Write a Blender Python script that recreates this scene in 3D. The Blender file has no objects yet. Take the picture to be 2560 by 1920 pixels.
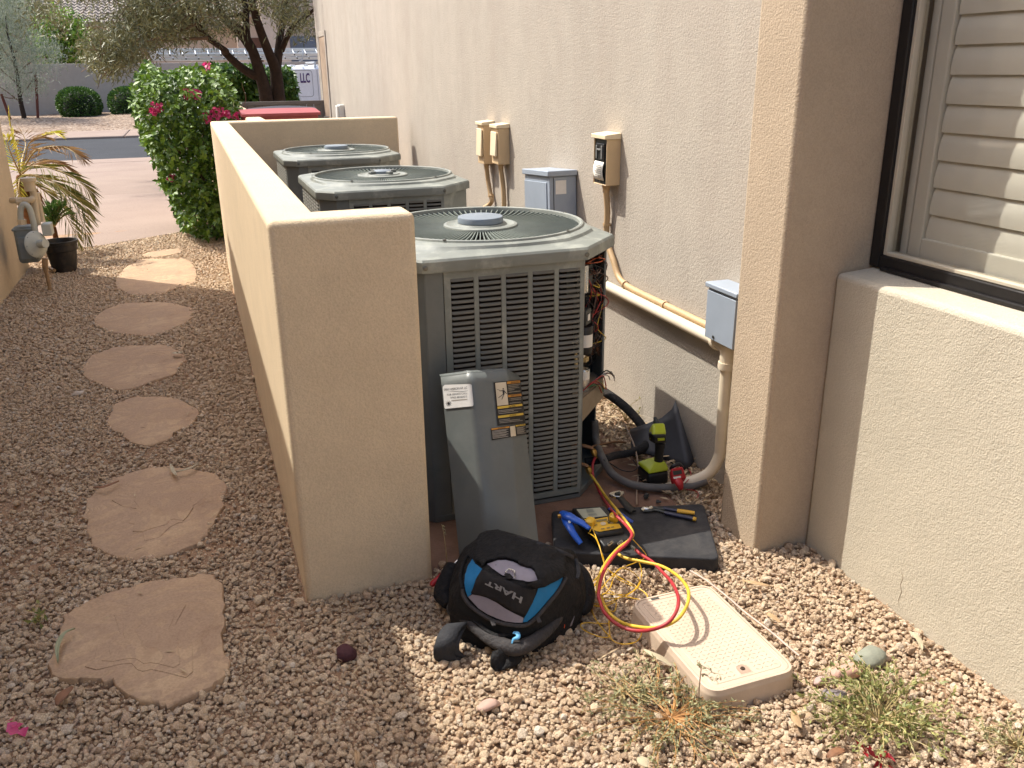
import bpy, bmesh, math, random
import numpy as np
from mathutils import Vector, Matrix, Euler
from mathutils.bvhtree import BVHTree

random.seed(7); rng = np.random.default_rng(7)
scene = bpy.context.scene
COL = scene.collection

# ------------------------------------------------------------------ camera
CAM_H = 1.6
R = np.array([[0.94158, -0.12467, 0.31291], [-0.33649, -0.31744, 0.88657], [-0.01119, -0.94006, -0.34083]])
# (re-orthonormalised axes: rows = world x, y, z expressed in camera right / down / forward)
vy = np.array([457 - 1280, 183 - 960, 2174.0]); vy /= np.linalg.norm(vy)
vd = np.array([1354 - 1280, 6963 - 960, 2174.0]); vd -= vd.dot(vy) * vy; vd /= np.linalg.norm(vd)
R = np.array([np.cross(vy, -vd), vy, -vd])
FPX = 2174.0
camd = bpy.data.cameras.new("camera")
camd.sensor_width = 36.0
camd.lens = FPX / 2560 * 36
camd.clip_end = 800
camd.clip_start = 0.05
cam = bpy.data.objects.new("camera", camd)
COL.objects.link(cam)
r_, d_, f_ = R[:, 0], R[:, 1], R[:, 2]
cam.matrix_world = Matrix(((r_[0], -d_[0], -f_[0], 0), (r_[1], -d_[1], -f_[1], 0), (r_[2], -d_[2], -f_[2], CAM_H), (0, 0, 0, 1)))
scene.camera = cam

# ------------------------------------------------------------------ light
EL, AZ = math.radians(55), math.radians(-45)          # azimuth from +y, towards -x
world = bpy.data.worlds.new("World"); scene.world = world; world.use_nodes = True
wn = world.node_tree
sky = wn.nodes.new("ShaderNodeTexSky"); sky.sky_type = 'NISHITA'; sky.sun_disc = False
sky.sun_elevation = EL; sky.sun_rotation = AZ
sky.air_density = 1.0; sky.dust_density = 3.5; sky.ozone_density = 1.0
wn.links.new(sky.outputs[0], wn.nodes["Background"].inputs[0])
wn.nodes["Background"].inputs[1].default_value = 0.15
sund = bpy.data.lights.new("sun", 'SUN'); sund.energy = 2.9; sund.angle = math.radians(0.42); sund.color = (1.0, 0.96, 0.865)
sun = bpy.data.objects.new("sun", sund); COL.objects.link(sun)
TOSUN = Vector((math.sin(AZ) * math.cos(EL), math.cos(AZ) * math.cos(EL), math.sin(EL)))
sun.rotation_euler = TOSUN.to_track_quat('Z', 'Y').to_euler(); sun.location = (-6, 8, 12)
vs = scene.view_settings
vs.view_transform = 'Standard'; vs.look = 'None'; vs.gamma = 1; vs.use_curve_mapping = False
vs.exposure = 1.15

# ------------------------------------------------------------------ pixel helpers (photo pixels give directions only)
def pray(p):
    return R @ np.array([p[0] - 1280, p[1] - 960, FPX])
def onp(p, ax, val):
    d = pray(p); o = np.array([0, 0, CAM_H]); t = (val - o[ax]) / d[ax]
    return Vector(o + t * d)
def G(p, z=0.0): return onp(p, 2, z)
def PX(p, x): return onp(p, 0, x)
def PY(p, y): return onp(p, 1, y)
def zoom(ox, oy, s): return lambda x, y: (ox + x / s, oy + y / s)
Z1 = zoom(0, 0, 2.572); Z3 = zoom(1040, 500, 2.5523); Z4 = zoom(1040, 900, 2.765); Z5 = zoom(1040, 1250, 2.765)
Z6 = zoom(0, 560, 2.765); Z7 = zoom(0, 1160, 2.183); Z8 = zoom(1500, 1350, 2.0868)
ZB = zoom(560, 0, 4.88); ZP = zoom(0, 260, 3.606); ZK = zoom(1080, 1320, 4.608); ZG = zoom(1380, 1230, 5.821); ZV = zoom(1440, 1420, 4.879)
ZD = zoom(1460, 960, 5.53); ZC = zoom(1420, 620, 2.765); ZT = zoom(320, 0, 4.096); ZA = zoom(0, 0, 5.026)
ZE = zoom(1160, 280, 4.88); ZW = zoom(1080, 920, 6.382); ZQ = zoom(1100, 930, 15.08)

# ------------------------------------------------------------------ materials
def lin(r, g, b):
    f = lambda v: (v / 255 / 12.92) if v / 255 <= 0.04045 else ((v / 255 + 0.055) / 1.055) ** 2.4
    return (f(r), f(g), f(b), 1)
class NT:
    def __init__(s, name):
        s.m = bpy.data.materials.new(name); s.m.use_nodes = True
        s.t = s.m.node_tree; s.n = s.t.nodes; s.b = s.n["Principled BSDF"]; s.out = s.n["Material Output"]
    def new(s, k, **kw):
        q = s.n.new("ShaderNode" + k)
        for a, v in kw.items(): setattr(q, a, v)
        return q
    def link(s, a, b): s.t.links.new(a, b)
    def coord(s, kind="Object", scale=None):
        tc = s.new("TexCoord"); o = tc.outputs[kind]
        if scale:
            mp = s.new("Mapping"); mp.inputs["Scale"].default_value = scale; s.link(o, mp.inputs[0]); o = mp.outputs[0]
        return o
    def noise(s, vec, scale, detail=3, rough=0.55, dist=0):
        q = s.new("TexNoise"); q.inputs["Scale"].default_value = scale; q.inputs["Detail"].default_value = detail
        q.inputs["Roughness"].default_value = rough; q.inputs["Distortion"].default_value = dist
        s.link(vec, q.inputs["Vector"]); return q.outputs["Fac"]
    def ramp(s, fac, stops):
        q = s.new("ValToRGB"); e = q.color_ramp.elements
        while len(e) < len(stops): e.new(0.5)
        for i, (p, c) in enumerate(stops): e[i].position = p; e[i].color = c
        s.link(fac, q.inputs[0]); return q.outputs[0]
    def mix(s, fac, a, b, mode='MIX'):
        q = s.new("Mix", data_type='RGBA', blend_type=mode)
        for sock, v in ((q.inputs[0], fac), (q.inputs[6], a), (q.inputs[7], b)):
            if hasattr(v, "is_linked"): s.link(v, sock)
            else: sock.default_value = v
        return q.outputs[2]
    def bump(s, h, strength, dist):
        q = s.new("Bump"); q.inputs["Strength"].default_value = strength; q.inputs["Distance"].default_value = dist
        s.link(h, q.inputs["Height"]); return q
def scale_c(c, k): return (min(1, c[0] * k), min(1, c[1] * k), min(1, c[2] * k), 1)
MATS = {}
def mat(name, col, rough=0.6, metal=0.0, var=0.12, vscale=14, bump=None, spec=0.5, dirt=None):
    """painted / plastic / metal surface: base colour with soft blotches, fine grain and optional dust patches"""
    if name in MATS: return MATS[name]
    t = NT(name); v = t.coord()
    n1 = t.noise(v, vscale, 5, 0.6)
    c = t.ramp(n1, [(0.3, scale_c(col, 1 - var)), (0.7, scale_c(col, 1 + var))])
    if dirt:
        dc, amt, dsc = dirt
        n2 = t.noise(v, dsc, 6, 0.65, 0.4)
        k = t.ramp(n2, [(0.5, (0, 0, 0, 1)), (0.72, (amt, amt, amt, 1))])
        c = t.mix(k, c, dc)
    t.link(c, t.b.inputs["Base Color"])
    rr = t.ramp(t.noise(v, vscale * 3, 3), [(0.3, (max(0, rough - 0.08),) * 3 + (1,)), (0.7, (min(1, rough + 0.08),) * 3 + (1,))])
    t.link(rr, t.b.inputs["Roughness"])
    t.b.inputs["Metallic"].default_value = metal
    t.b.inputs["Specular IOR Level"].default_value = spec
    if bump:
        bp = t.bump(t.noise(v, bump[0], 4, 0.6), bump[1], bump[2]); t.link(bp.outputs[0], t.b.inputs["Normal"])
    MATS[name] = t.m
    return t.m
def stucco(name, col, streak=0.0, grain=190):
    t = NT(name); v = t.coord()
    big = t.noise(v, 1.3, 5, 0.6)
    c = t.ramp(big, [(0.3, scale_c(col, 0.92)), (0.7, scale_c(col, 1.06))])
    mid = t.noise(v, 7, 4, 0.65); c = t.mix(0.35, c, t.ramp(mid, [(0.35, scale_c(col, 0.86)), (0.65, scale_c(col, 1.10))]))
    if streak:
        sv = t.coord("Object", (2.6, 2.6, 0.4))
        s1 = t.noise(sv, 1.6, 5, 0.62)
        k = t.ramp(s1, [(0.42, (0, 0, 0, 1)), (0.68, (streak, streak, streak, 1))])
        c = t.mix(k, c, (col[0] * 0.80, col[1] * 0.74, col[2] * 0.72, 1))
    fine = t.noise(v, grain, 3, 0.6)
    c = t.mix(0.16, c, t.ramp(fine, [(0.36, scale_c(col, 0.5)), (0.62, scale_c(col, 1.2))]))
    # splash stain near the ground
    t.link(c, t.b.inputs["Base Color"])
    t.b.inputs["Roughness"].default_value = 0.92; t.b.inputs["Specular IOR Level"].default_value = 0.2
    m1 = t.new("Math", operation='MULTIPLY_ADD'); t.link(t.noise(v, grain * 0.45, 2, 0.5), m1.inputs[0]); m1.inputs[1].default_value = 0.8
    t.link(fine, m1.inputs[2])
    bp = t.bump(m1.outputs[0], 0.6, 0.0045); t.link(bp.outputs[0], t.b.inputs["Normal"])
    return t.m
def leafmat(name, c1, c2, trans=0.3, rough=0.45):
    t = NT(name)
    at = t.new("Attribute", attribute_name="tint")
    c = t.ramp(at.outputs["Fac"], [(0.0, c1), (1.0, c2)])
    t.link(c, t.b.inputs["Base Color"]); t.b.inputs["Roughness"].default_value = rough
    tr = t.new("BsdfTranslucent"); t.link(c, tr.inputs[0])
    mx = t.new("MixShader"); mx.inputs[0].default_value = trans
    t.link(t.b.outputs[0], mx.inputs[1]); t.link(tr.outputs[0], mx.inputs[2]); t.link(mx.outputs[0], t.out.inputs[0])
    return t.m

# ------------------------------------------------------------------ object helpers. All vertices are written in world metres.
BASE = {}
def empty(name, loc, label, cat, group=None):
    o = bpy.data.objects.new(name, None); COL.objects.link(o); o.empty_display_size = 0.1
    o.location = loc; BASE[o.name] = Vector(loc)
    tag(o, label, cat, group); return o
def tag(o, label, cat, group=None, kind=None):
    if label: o["label"] = label
    if cat: o["category"] = cat
    if group: o["group"] = group
    if kind: o["kind"] = kind
    return o
def link_mesh(name, me, parent=None, base=None):
    o = bpy.data.objects.new(name, me); COL.objects.link(o)
    if parent is not None:
        o.parent = parent; BASE[o.name] = BASE[parent.name]
    else:
        o.location = base if base is not None else (0, 0, 0); BASE[o.name] = Vector(o.location)
    return o
def frame(d):
    d = Vector(d).normalized(); a = Vector((0, 0, 1)) if abs(d.z) < 0.9 else Vector((1, 0, 0))
    u = d.cross(a).normalized(); return u, d.cross(u).normalized()
def smooth_path(pts, k=6):
    P = [Vector(p) for p in pts]; out = []
    for i in range(len(P) - 1):
        p0, p1, p2, p3 = P[max(i - 1, 0)], P[i], P[i + 1], P[min(i + 2, len(P) - 1)]
        for j in range(k):
            t = j / k
            out.append(0.5 * ((2 * p1) + (p2 - p0) * t + (2 * p0 - 5 * p1 + 4 * p2 - p3) * t * t + (3 * p1 - p0 - 3 * p2 + p3) * t ** 3))
    out.append(P[-1]); return out
class MB:
    def __init__(s): s.v = []; s.f = []
    def add(s, vs, fs):
        o = len(s.v); s.v += [tuple(x) for x in vs]; s.f += [tuple(i + o for i in f) for f in fs]; return s
    def box(s, x0, x1, y0, y1, z0, z1, M=None):
        vs = [Vector((x, y, z)) for z in (z0, z1) for y in (y0, y1) for x in (x0, x1)]
        if M is not None: vs = [M @ q for q in vs]
        return s.add(vs, [(0, 2, 3, 1), (4, 5, 7, 6), (0, 1, 5, 4), (2, 6, 7, 3), (0, 4, 6, 2), (1, 3, 7, 5)])
    def prism(s, poly, z0, z1, M=None):
        n = len(poly)
        a = sum(poly[i][0] * poly[(i + 1) % n][1] - poly[(i + 1) % n][0] * poly[i][1] for i in range(n))
        if a < 0: poly = poly[::-1]
        vs = [Vector((p[0], p[1], z0)) for p in poly] + [Vector((p[0], p[1], z1)) for p in poly]
        if M is not None: vs = [M @ q for q in vs]
        return s.add(vs, [tuple(range(n))[::-1], tuple(range(n, 2 * n))] + [(i, (i + 1) % n, n + (i + 1) % n, n + i) for i in range(n)])
    def tube(s, pts, r, n=8, cap=True, flat=1.0):
        P = [Vector(p) for p in pts]; m = len(P); rr = r if hasattr(r, "__len__") else [r] * m
        T = [(P[min(i + 1, m - 1)] - P[max(i - 1, 0)]).normalized() for i in range(m)]
        u, w = frame(T[0]); vs = []
        for i in range(m):
            u = (u - T[i] * u.dot(T[i])); u = u.normalized() if u.length > 1e-6 else frame(T[i])[0]
            w = T[i].cross(u)
            for k in range(n):
                a = 2 * math.pi * k / n; vs.append(P[i] + (u * math.cos(a) + w * math.sin(a) * flat) * rr[i])
        fs = [(i * n + k, i * n + (k + 1) % n, (i + 1) * n + (k + 1) % n, (i + 1) * n + k) for i in range(m - 1) for k in range(n)]
        if cap: fs += [tuple(range(n))[::-1], tuple(range((m - 1) * n, m * n))]
        return s.add(vs, fs)
    def lathe(s, prof, n=24, c=(0, 0, 0), axis=(0, 0, 1)):
        u, w = frame(axis); ax = Vector(axis).normalized(); c = Vector(c); vs = []
        for r, h in prof:
            for k in range(n):
                a = 2 * math.pi * k / n; vs.append(c + ax * h + (u * math.cos(a) + w * math.sin(a)) * max(r, 1e-5))
        m = len(prof)
        fs = [(i * n + k, i * n + (k + 1) % n, (i + 1) * n + (k + 1) % n, (i + 1) * n + k) for i in range(m - 1) for k in range(n)]
        return s.add(vs, fs)
    def strip(s, rows, closed=False):
        n = len(rows[0]); vs = [p for r in rows for p in r]
        fs = [(i * n + k, i * n + (k + 1) % n, (i + 1) * n + (k + 1) % n, (i + 1) * n + k) for i in range(len(rows) - 1) for k in range(n if closed else n - 1)]
        return s.add(vs, fs)
    def build(s, name, m, parent=None, base=None, smooth=30, bevel=0, seg=2, label=None, fix=True, solid=0):
        b = BASE[parent.name] if parent is not None else Vector(base if base is not None else (0, 0, 0))
        me = bpy.data.meshes.new(name)
        me.from_pydata([(p[0] - b.x, p[1] - b.y, p[2] - b.z) for p in s.v], [], s.f)
        if fix:
            bm = bmesh.new(); bm.from_mesh(me); bmesh.ops.recalc_face_normals(bm, faces=bm.faces); bm.to_mesh(me); bm.free()
        me.update()
        if m is not None: me.materials.append(m)
        if smooth:
            me.polygons.foreach_set("use_smooth", [True] * len(me.polygons)); me.set_sharp_from_angle(angle=math.radians(smooth))
        o = link_mesh(name, me, parent, b)
        if solid:
            q = o.modifiers.new("solid", 'SOLIDIFY'); q.thickness = solid; q.offset = 0
        if bevel:
            q = o.modifiers.new("bevel", 'BEVEL'); q.width = bevel; q.segments = seg; q.limit_method = 'ANGLE'; q.angle_limit = math.radians(35)
        if label: o["label"] = label
        return o
def bvh_of(*objs):
    vs, fs = [], []
    for o in objs:
        b = BASE[o.name]; k = len(vs)
        vs += [Vector(v.co) + b for v in o.data.vertices]; fs += [tuple(i + k for i in p.vertices) for p in o.data.polygons]
    return BVHTree.FromPolygons(vs, fs)
def hit(bvh, p, off=0.0):
    d = Vector(pray(p)).normalized(); o = Vector((0, 0, CAM_H))
    loc, nor, i, dist = bvh.ray_cast(o, d)
    if loc is None: return None
    if nor.dot(d) > 0: nor = -nor
    return loc + nor * off
def flat_mesh(polys, step):
    """2-D polygons (pixels) cut along a grid -> bmesh"""
    bm = bmesh.new()
    for poly in polys:
        vs = [bm.verts.new((p[0], p[1], 0)) for p in poly]
        try: bm.faces.new(vs)
        except ValueError: pass
    xs = [v.co.x for v in bm.verts]; ys = [v.co.y for v in bm.verts]
    for ax, lo, hi in ((0, min(xs), max(xs)), (1, min(ys), max(ys))):
        k = lo + step
        while k < hi:
            no = (1, 0, 0) if ax == 0 else (0, 1, 0); co = (k, 0, 0) if ax == 0 else (0, k, 0)
            bmesh.ops.bisect_plane(bm, geom=bm.verts[:] + bm.edges[:] + bm.faces[:], plane_co=co, plane_no=no); k += step
    return bm
def drape(name, polys, bvh, m, parent, off=0.003, step=6, bm=None, solid=0.0):
    """cloth / sticker pieces laid on a built surface"""
    if bm is None: bm = flat_mesh(polys, step)
    last = None; vs = []
    for v in bm.verts:
        h = hit(bvh, (v.co.x, v.co.y), off); vs.append(h)
    bm.verts.index_update()
    good = [q for q in vs if q is not None]
    if not good: bm.free(); return None
    fs = [tuple(v.index for v in f.verts) for f in bm.faces if all(vs[v.index] is not None for v in f.verts)]
    vs = [q if q is not None else good[0] for q in vs]; bm.free()
    b = MB(); b.add(vs, fs)
    return b.build(name, m, parent, smooth=60, fix=False, solid=solid)
def text_polys(s, xf, size=1.0, font_space=1.0, bold=0.0):
    """text outline -> filled 2-D bmesh mapped by xf((x,y)) -> pixel"""
    cu = bpy.data.curves.new("txt", 'FONT'); cu.body = s; cu.size = size; cu.fill_mode = 'FRONT'; cu.resolution_u = 3; cu.space_character = font_space; cu.offset = bold
    ob = bpy.data.objects.new("txt", cu); COL.objects.link(ob)
    dg = bpy.context.evaluated_depsgraph_get(); me = bpy.data.meshes.new_from_object(ob.evaluated_get(dg))
    bm = bmesh.new(); bm.from_mesh(me)
    bpy.data.objects.remove(ob); bpy.data.curves.remove(cu); bpy.data.meshes.remove(me)
    xs = [v.co.x for v in bm.verts]; ys = [v.co.y for v in bm.verts]
    x0, x1, y0, y1 = min(xs), max(xs), min(ys), max(ys)
    for v in bm.verts:
        q = xf(((v.co.x - x0) / (x1 - x0), (v.co.y - y0) / (y1 - y0))); v.co.x, v.co.y = q[0], q[1]; v.co.z = q[2] if len(q) > 2 else 0
    return bm
def quadmap(a, b, c, d):
    """unit square (u right, v up) to quad: a = bottom-left, b = bottom-right, c = top-right, d = top-left"""
    def f(t):
        u, v = t; return tuple((1 - u) * (1 - v) * a[i] + u * (1 - v) * b[i] + u * v * c[i] + (1 - u) * v * d[i] for i in range(len(a)))
    return f
def leaf_mesh(name, C, D, N, L, W, m, parent=None, base=None, tint=None, fold=0.18, droop=0.0):
    """many leaves in one mesh: C base points, D directions, N normals, L lengths, W widths (numpy)"""
    n = len(C); D = D / (np.linalg.norm(D, axis=1, keepdims=True) + 1e-9)
    S = np.cross(D, N); S /= (np.linalg.norm(S, axis=1, keepdims=True) + 1e-9); U = np.cross(S, D)
    L = np.broadcast_to(L, n)[:, None]; W = np.broadcast_to(W, n)[:, None]
    v = np.empty((n, 4, 3)); v[:, 0] = C; v[:, 1] = C + D * L * 0.45 + S * W * 0.5 + U * W * fold
    v[:, 2] = C + D * L - U * L * droop; v[:, 3] = C + D * L * 0.45 - S * W * 0.5 + U * W * fold
    b = BASE[parent.name] if parent is not None else Vector(base if base is not None else (0, 0, 0))
    V = (v.reshape(-1, 3) - np.array(b)).astype(np.float32)
    me = bpy.data.meshes.new(name); me.vertices.add(4 * n); me.vertices.foreach_set("co", V.ravel())
    i = np.arange(n) * 4
    loops = np.stack([i, i + 1, i + 2, i, i + 2, i + 3], 1).ravel().astype(np.int32)
    me.loops.add(len(loops)); me.loops.foreach_set("vertex_index", loops)
    me.polygons.add(2 * n); me.polygons.foreach_set("loop_start", np.arange(0, 6 * n, 3, dtype=np.int32))
    a = me.attributes.new("tint", 'FLOAT', 'POINT')
    tv = rng.random(n) if tint is None else tint
    a.data.foreach_set("value", np.repeat(tv, 4).astype(np.float32))
    me.update(calc_edges=True); me.validate(); me.materials.append(m)
    return link_mesh(name, me, parent, b)
def unit(n):
    q = rng.normal(size=(n, 3)); return q / np.linalg.norm(q, axis=1, keepdims=True)
def gz(y):
    """height of the ground: level by the house, falling gently to the street"""
    return 0.0 if y < 10 else (-0.3 * (y - 10) / 13.3 if y < 23.3 else -0.3)
# ================================================================== setting
def sheet(name, rows, m, xs, kind="structure"):
    """rows: (y, z); flat strips across x"""
    b = MB(); b.strip([[(x, y, z) for x in xs] for y, z in rows]); o = b.build(name, m, None, smooth=0, fix=False); o["kind"] = kind; return o
# dirt
t = NT("dirt"); v = t.coord()
c = t.ramp(t.noise(v, 9, 6, 0.65), [(0.3, lin(128, 100, 78)), (0.7, lin(172, 140, 112))])
c = t.mix(0.4, c, t.ramp(t.noise(v, 140, 3, 0.6), [(0.35, lin(100, 78, 60)), (0.65, lin(196, 166, 136))]))
t.link(c, t.b.inputs[0]); t.b.inputs["Roughness"].default_value = 0.95; t.b.inputs["Specular IOR Level"].default_value = 0.15
bp = t.bump(t.noise(v, 110, 4, 0.65), 0.9, 0.01); t.link(bp.outputs[0], t.b.inputs["Normal"]); DIRT = t.m
def gravel_sheet_mat(name, scale):
    t = NT(name); v = t.coord()
    q = t.new("TexVoronoi"); q.inputs["Scale"].default_value = scale; t.link(v, q.inputs["Vector"])
    sp = t.new("SeparateColor"); t.link(q.outputs["Color"], sp.inputs[0])
    c = t.ramp(sp.outputs[0], [(0.0, lin(96, 78, 64)), (0.5, lin(132, 112, 95)), (1.0, lin(166, 150, 134))])
    t.link(c, t.b.inputs[0]); t.b.inputs["Roughness"].default_value = 0.95; t.b.inputs["Specular IOR Level"].default_value = 0.15
    mm = t.new("Math", operation='SUBTRACT'); mm.inputs[0].default_value = 1; t.link(q.outputs["Distance"], mm.inputs[1])
    bp = t.bump(mm.outputs[0], 1.0, 0.03); t.link(bp.outputs[0], t.b.inputs["Normal"]); return t.m
xs = [-150, -40, -10, -4, 0, 4, 10, 40, 150]
ground = sheet("ground", [(-30, -0.05), (0, -0.05), (10, -0.05), (23.3, -0.36), (50, -0.36), (260, -0.36)], DIRT, xs)
# concrete driveway in slabs
t = NT("pink_concrete"); v = t.coord()
c = t.ramp(t.noise(v, 0.9, 6, 0.62), [(0.3, lin(126, 109, 99)), (0.7, lin(143, 127, 115))])
c = t.mix(0.25, c, t.ramp(t.noise(v, 60, 4, 0.6), [(0.35, lin(118, 98, 86)), (0.65, lin(172, 152, 140))]))
st = t.ramp(t.noise(v, 2.6, 6, 0.7, 0.6), [(0.6, (0, 0, 0, 1)), (0.8, (0.35, 0.35, 0.35, 1))]); c = t.mix(st, c, lin(112, 92, 80))
t.link(c, t.b.inputs[0]); t.b.inputs["Roughness"].default_value = 0.9; t.b.inputs["Specular IOR Level"].default_value = 0.2
bp = t.bump(t.noise(v, 90, 3), 0.25, 0.01); t.link(bp.outputs[0], t.b.inputs["Normal"]); CONC = t.m
drive = empty("driveway", (-3, 14, gz(14)), None, None); drive["kind"] = "structure"
def slab(poly, name="slab", parent=drive, m=CONC, up=0.0, th=0.1):
    n = len(poly); b = MB()
    b.add([(x, y, gz(y) + up) for x, y in poly] + [(x, y, gz(y) + up - th) for x, y in poly],
          [tuple(range(n)), tuple(range(n, 2 * n))[::-1]] + [(i, n + i, n + (i + 1) % n, (i + 1) % n) for i in range(n)])
    return b.build(name, m, parent, smooth=0, bevel=0.01, seg=2)
g = 0.007
near = [(-1.7, 9.35), (-1.02, 9.46), (-0.6, 9.75), (-0.25, 9.99), (-0.12, 10.4)]
slab([(-3.5 + g, 9.3)] + near + [(-0.12, 14.56 - g), (-3.5 + g, 14.56 - g)])
slab([(-9, 9.3), (-3.5 - g, 9.3), (-3.5 - g, 14.56 - g), (-9, 14.56 - g)])
for y0, y1 in ((14.56, 19.2), (19.2, 21.94)):
    slab([(-3.5 + g, y0 + g), (-0.12, y0 + g), (-0.12, y1 - g), (-3.5 + g, y1 - g)])
    slab([(-9, y0 + g), (-3.5 - g, y0 + g), (-3.5 - g, y1 - g), (-9, y1 - g)])
apron = empty("gutter_apron", (0, 22.6, gz(22.6)), None, None); apron["kind"] = "structure"
for x0 in range(-18, 18, 3):
    slab([(x0 + g, 21.94 + g), (x0 + 3 - g, 21.94 + g), (x0 + 3 - g, 23.3), (x0 + g, 23.3)], parent=apron, up=0.004)
t = NT("asphalt"); v = t.coord()
c = t.ramp(t.noise(v, 1.2, 5, 0.6), [(0.3, lin(42, 44, 48)), (0.7, lin(52, 54, 58))])
c = t.mix(0.3, c, t.ramp(t.noise(v, 45, 4, 0.7), [(0.35, lin(32, 33, 36)), (0.65, lin(72, 73, 76))]))
t.link(c, t.b.inputs[0]); t.b.inputs["Roughness"].default_value = 0.9; t.b.inputs["Specular IOR Level"].default_value = 0.2
bp = t.bump(t.noise(v, 70, 3), 0.4, 0.01); t.link(bp.outputs[0], t.b.inputs["Normal"])
sheet("street", [(23.3, -0.312), (27, -0.29), (31.1, -0.312)], t.m, xs)
walk = empty("pavement", (0, 32.5, -0.3), None, None); walk["kind"] = "structure"
for i in range(-14, 12):
    b = MB(); b.box(i * 2.0 + g, i * 2.0 + 2.0 - g, 31.1, 34.5, -0.4, -0.24); b.build("slab", CONC, walk, smooth=0, bevel=0.04, seg=3)
# planted gravel bed across the street
GRAVFAR = gravel_sheet_mat("far_gravel", 14)
rows = []
bx_ = np.linspace(-40, 30, 90)
for y in np.linspace(34.5, 46, 16):
    k = (y - 34.5) / 11.5
    rows.append([(x, y, -0.25 + 0.22 * math.sin(min(1, k * 1.5) * math.pi / 2) + 0.05 * math.sin(x * 1.3 + y) * min(1, k * 4)) for x in bx_])
b = MB(); b.strip(rows); o = b.build("gravel_bed", GRAVFAR, None, smooth=60, fix=False); o["kind"] = "structure"

b = MB(); nx_, ny_ = 40, 90; b.strip([[(-1.6 + 3.6 * i / nx_, .8 + 9.6 * j / ny_, -.0135 + .004 * math.sin(i * 1.7 + j * .9) * math.sin(j * 1.3 - i * .4)) for i in range(nx_ + 1)] for j in range(ny_ + 1)]); o = b.build("path_soil", DIRT, None, smooth=60, fix=False); o["kind"] = "structure"
# ------------------------------------------------------------------ the two stucco houses and the low screen walls
PALE = stucco("pale_stucco", (0.44, 0.392, 0.33, 1), 0.35)
TAN = stucco("tan_stucco", (0.66, 0.53, 0.365, 1), 0.0)
TANP_ = stucco("brown_tan_stucco", (0.455, 0.36, 0.26, 1), 0.0)
CREAM = stucco("cream_stucco", (0.51, 0.46, 0.365, 1), 0.12)
house = empty("stucco_house", (2.2, 6, 0), "large beige stucco house with long wall carrying electrical boxes and shuttered window", "house")
b = MB(); b.box(1.87, 2.25, 2.40, 13.65, -0.1, 4.6); b.build("wall", PALE, house, smooth=0, bevel=0.015)
b = MB(); b.box(2.25, 8, 13.35, 13.60, -0.1, 4.6); b.build("wall", PALE, house, smooth=0)
b = MB(); b.box(1.685, 2.255, 2.235, 2.47, -0.1, 4.58); b.build("pilaster", TANP_, house, smooth=40, bevel=0.016, seg=3)
b = MB(); b.add([(1.89, -3, -0.1), (1.89, 2.236, -0.1), (1.89, 2.236, 0.975), (1.89, -3, 0.975), (2.25, -3, -0.1), (2.25, 2.236, -0.1), (2.25, 2.236, 1.0), (2.25, -3, 1.0)],
                [(0, 1, 2, 3), (4, 7, 6, 5), (3, 2, 6, 7), (0, 4, 5, 1), (0, 3, 7, 4), (1, 5, 6, 2)])
b.build("low_wall", CREAM, house, smooth=40, bevel=0.018, seg=3)
b = MB(); b.tube([PX(p, 1.8897) for p in ((2252, 1425), (2258, 1445), (2251, 1462), (2254, 1480), (2246, 1500), (2249, 1520))], [.0004, .0009, .0008, .0010, .0007, .0003], 5); b.build("hairline_crack", mat("crack_shadow", lin(120, 104, 84), .95), house)
b = MB(); b.box(1.893, 2.25, -3, 2.236, 2.5, 4.57); b.build("lintel_wall", CREAM, house, smooth=0, bevel=0.015)
b = MB(); b.box(1.893, 2.25, -3, 0.5, 0.95, 2.52); b.build("side_wall", CREAM, house, smooth=0)
b = MB(); b.box(1.86, 8, -3.2, 13.7, 4.62, 4.8); b.build("roof", PALE, house, smooth=0)
ROOM = mat("room_plaster", lin(120, 112, 100), 0.9)
b = MB(); b.box(2.24, 3.6, -3, 2.24, 0.5, 0.62); b.box(2.24, 3.6, -3, 2.24, 2.7, 2.8); b.box(3.5, 3.6, -3, 2.24, 0.62, 2.7); b.box(2.25, 3.5, 2.14, 2.235, 0.62, 2.7)
b.build("room_lining", ROOM, house, smooth=0)
# window in its recess
BLK = mat("black_frame", lin(28, 26, 27), 0.4, 0, 0.2, 30, spec=0.4)
VIN = mat("beige_vinyl", lin(190, 180, 160), 0.5, 0, 0.05)
b = MB()
y1w, y0w, zb, zt = 2.233, 0.52, 1.0, 2.48
b.box(2.015, 2.075, y1w - 0.042, y1w, zb - 0.01, zt); b.box(2.015, 2.075, y0w, y0w + 0.042, zb - 0.01, zt)
b.box(2.017, 2.073, y0w + 0.042, y1w - 0.042, zb - 0.01, zb + 0.03); b.box(2.017, 2.073, y0w + 0.042, y1w - 0.042, zt - 0.04, zt)
win = b.build("window", BLK, house, smooth=30, bevel=0.004)
b = MB(); b.box(2.005, 2.022, y0w, y1w - 0.06, 0.985, 0.998); b.build("sill_lip", BLK, win, smooth=0, bevel=0.003)
b = MB(); b.box(2.028, 2.064, y1w - 0.056, y1w - 0.0425, zb + 0.031, zt - 0.041); b.box(2.028, 2.064, y0w + 0.043, y1w - 0.057, zb + 0.0305, zb + 0.042)
b.build("glazing_bead", VIN, win, smooth=0, bevel=0.002)
t = NT("window_glass")
tr = t.new("BsdfTransparent"); gl = t.new("BsdfGlossy"); gl.inputs["Roughness"].default_value = 0.03
tr.inputs[0].default_value = (0.88, 0.88, 0.87, 1)
lw = t.new("LayerWeight"); lw.inputs[0].default_value = 0.5
pw = t.new("Math", operation='POWER'); t.link(lw.outputs["Facing"], pw.inputs[0]); pw.inputs[1].default_value = 3.0
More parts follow.
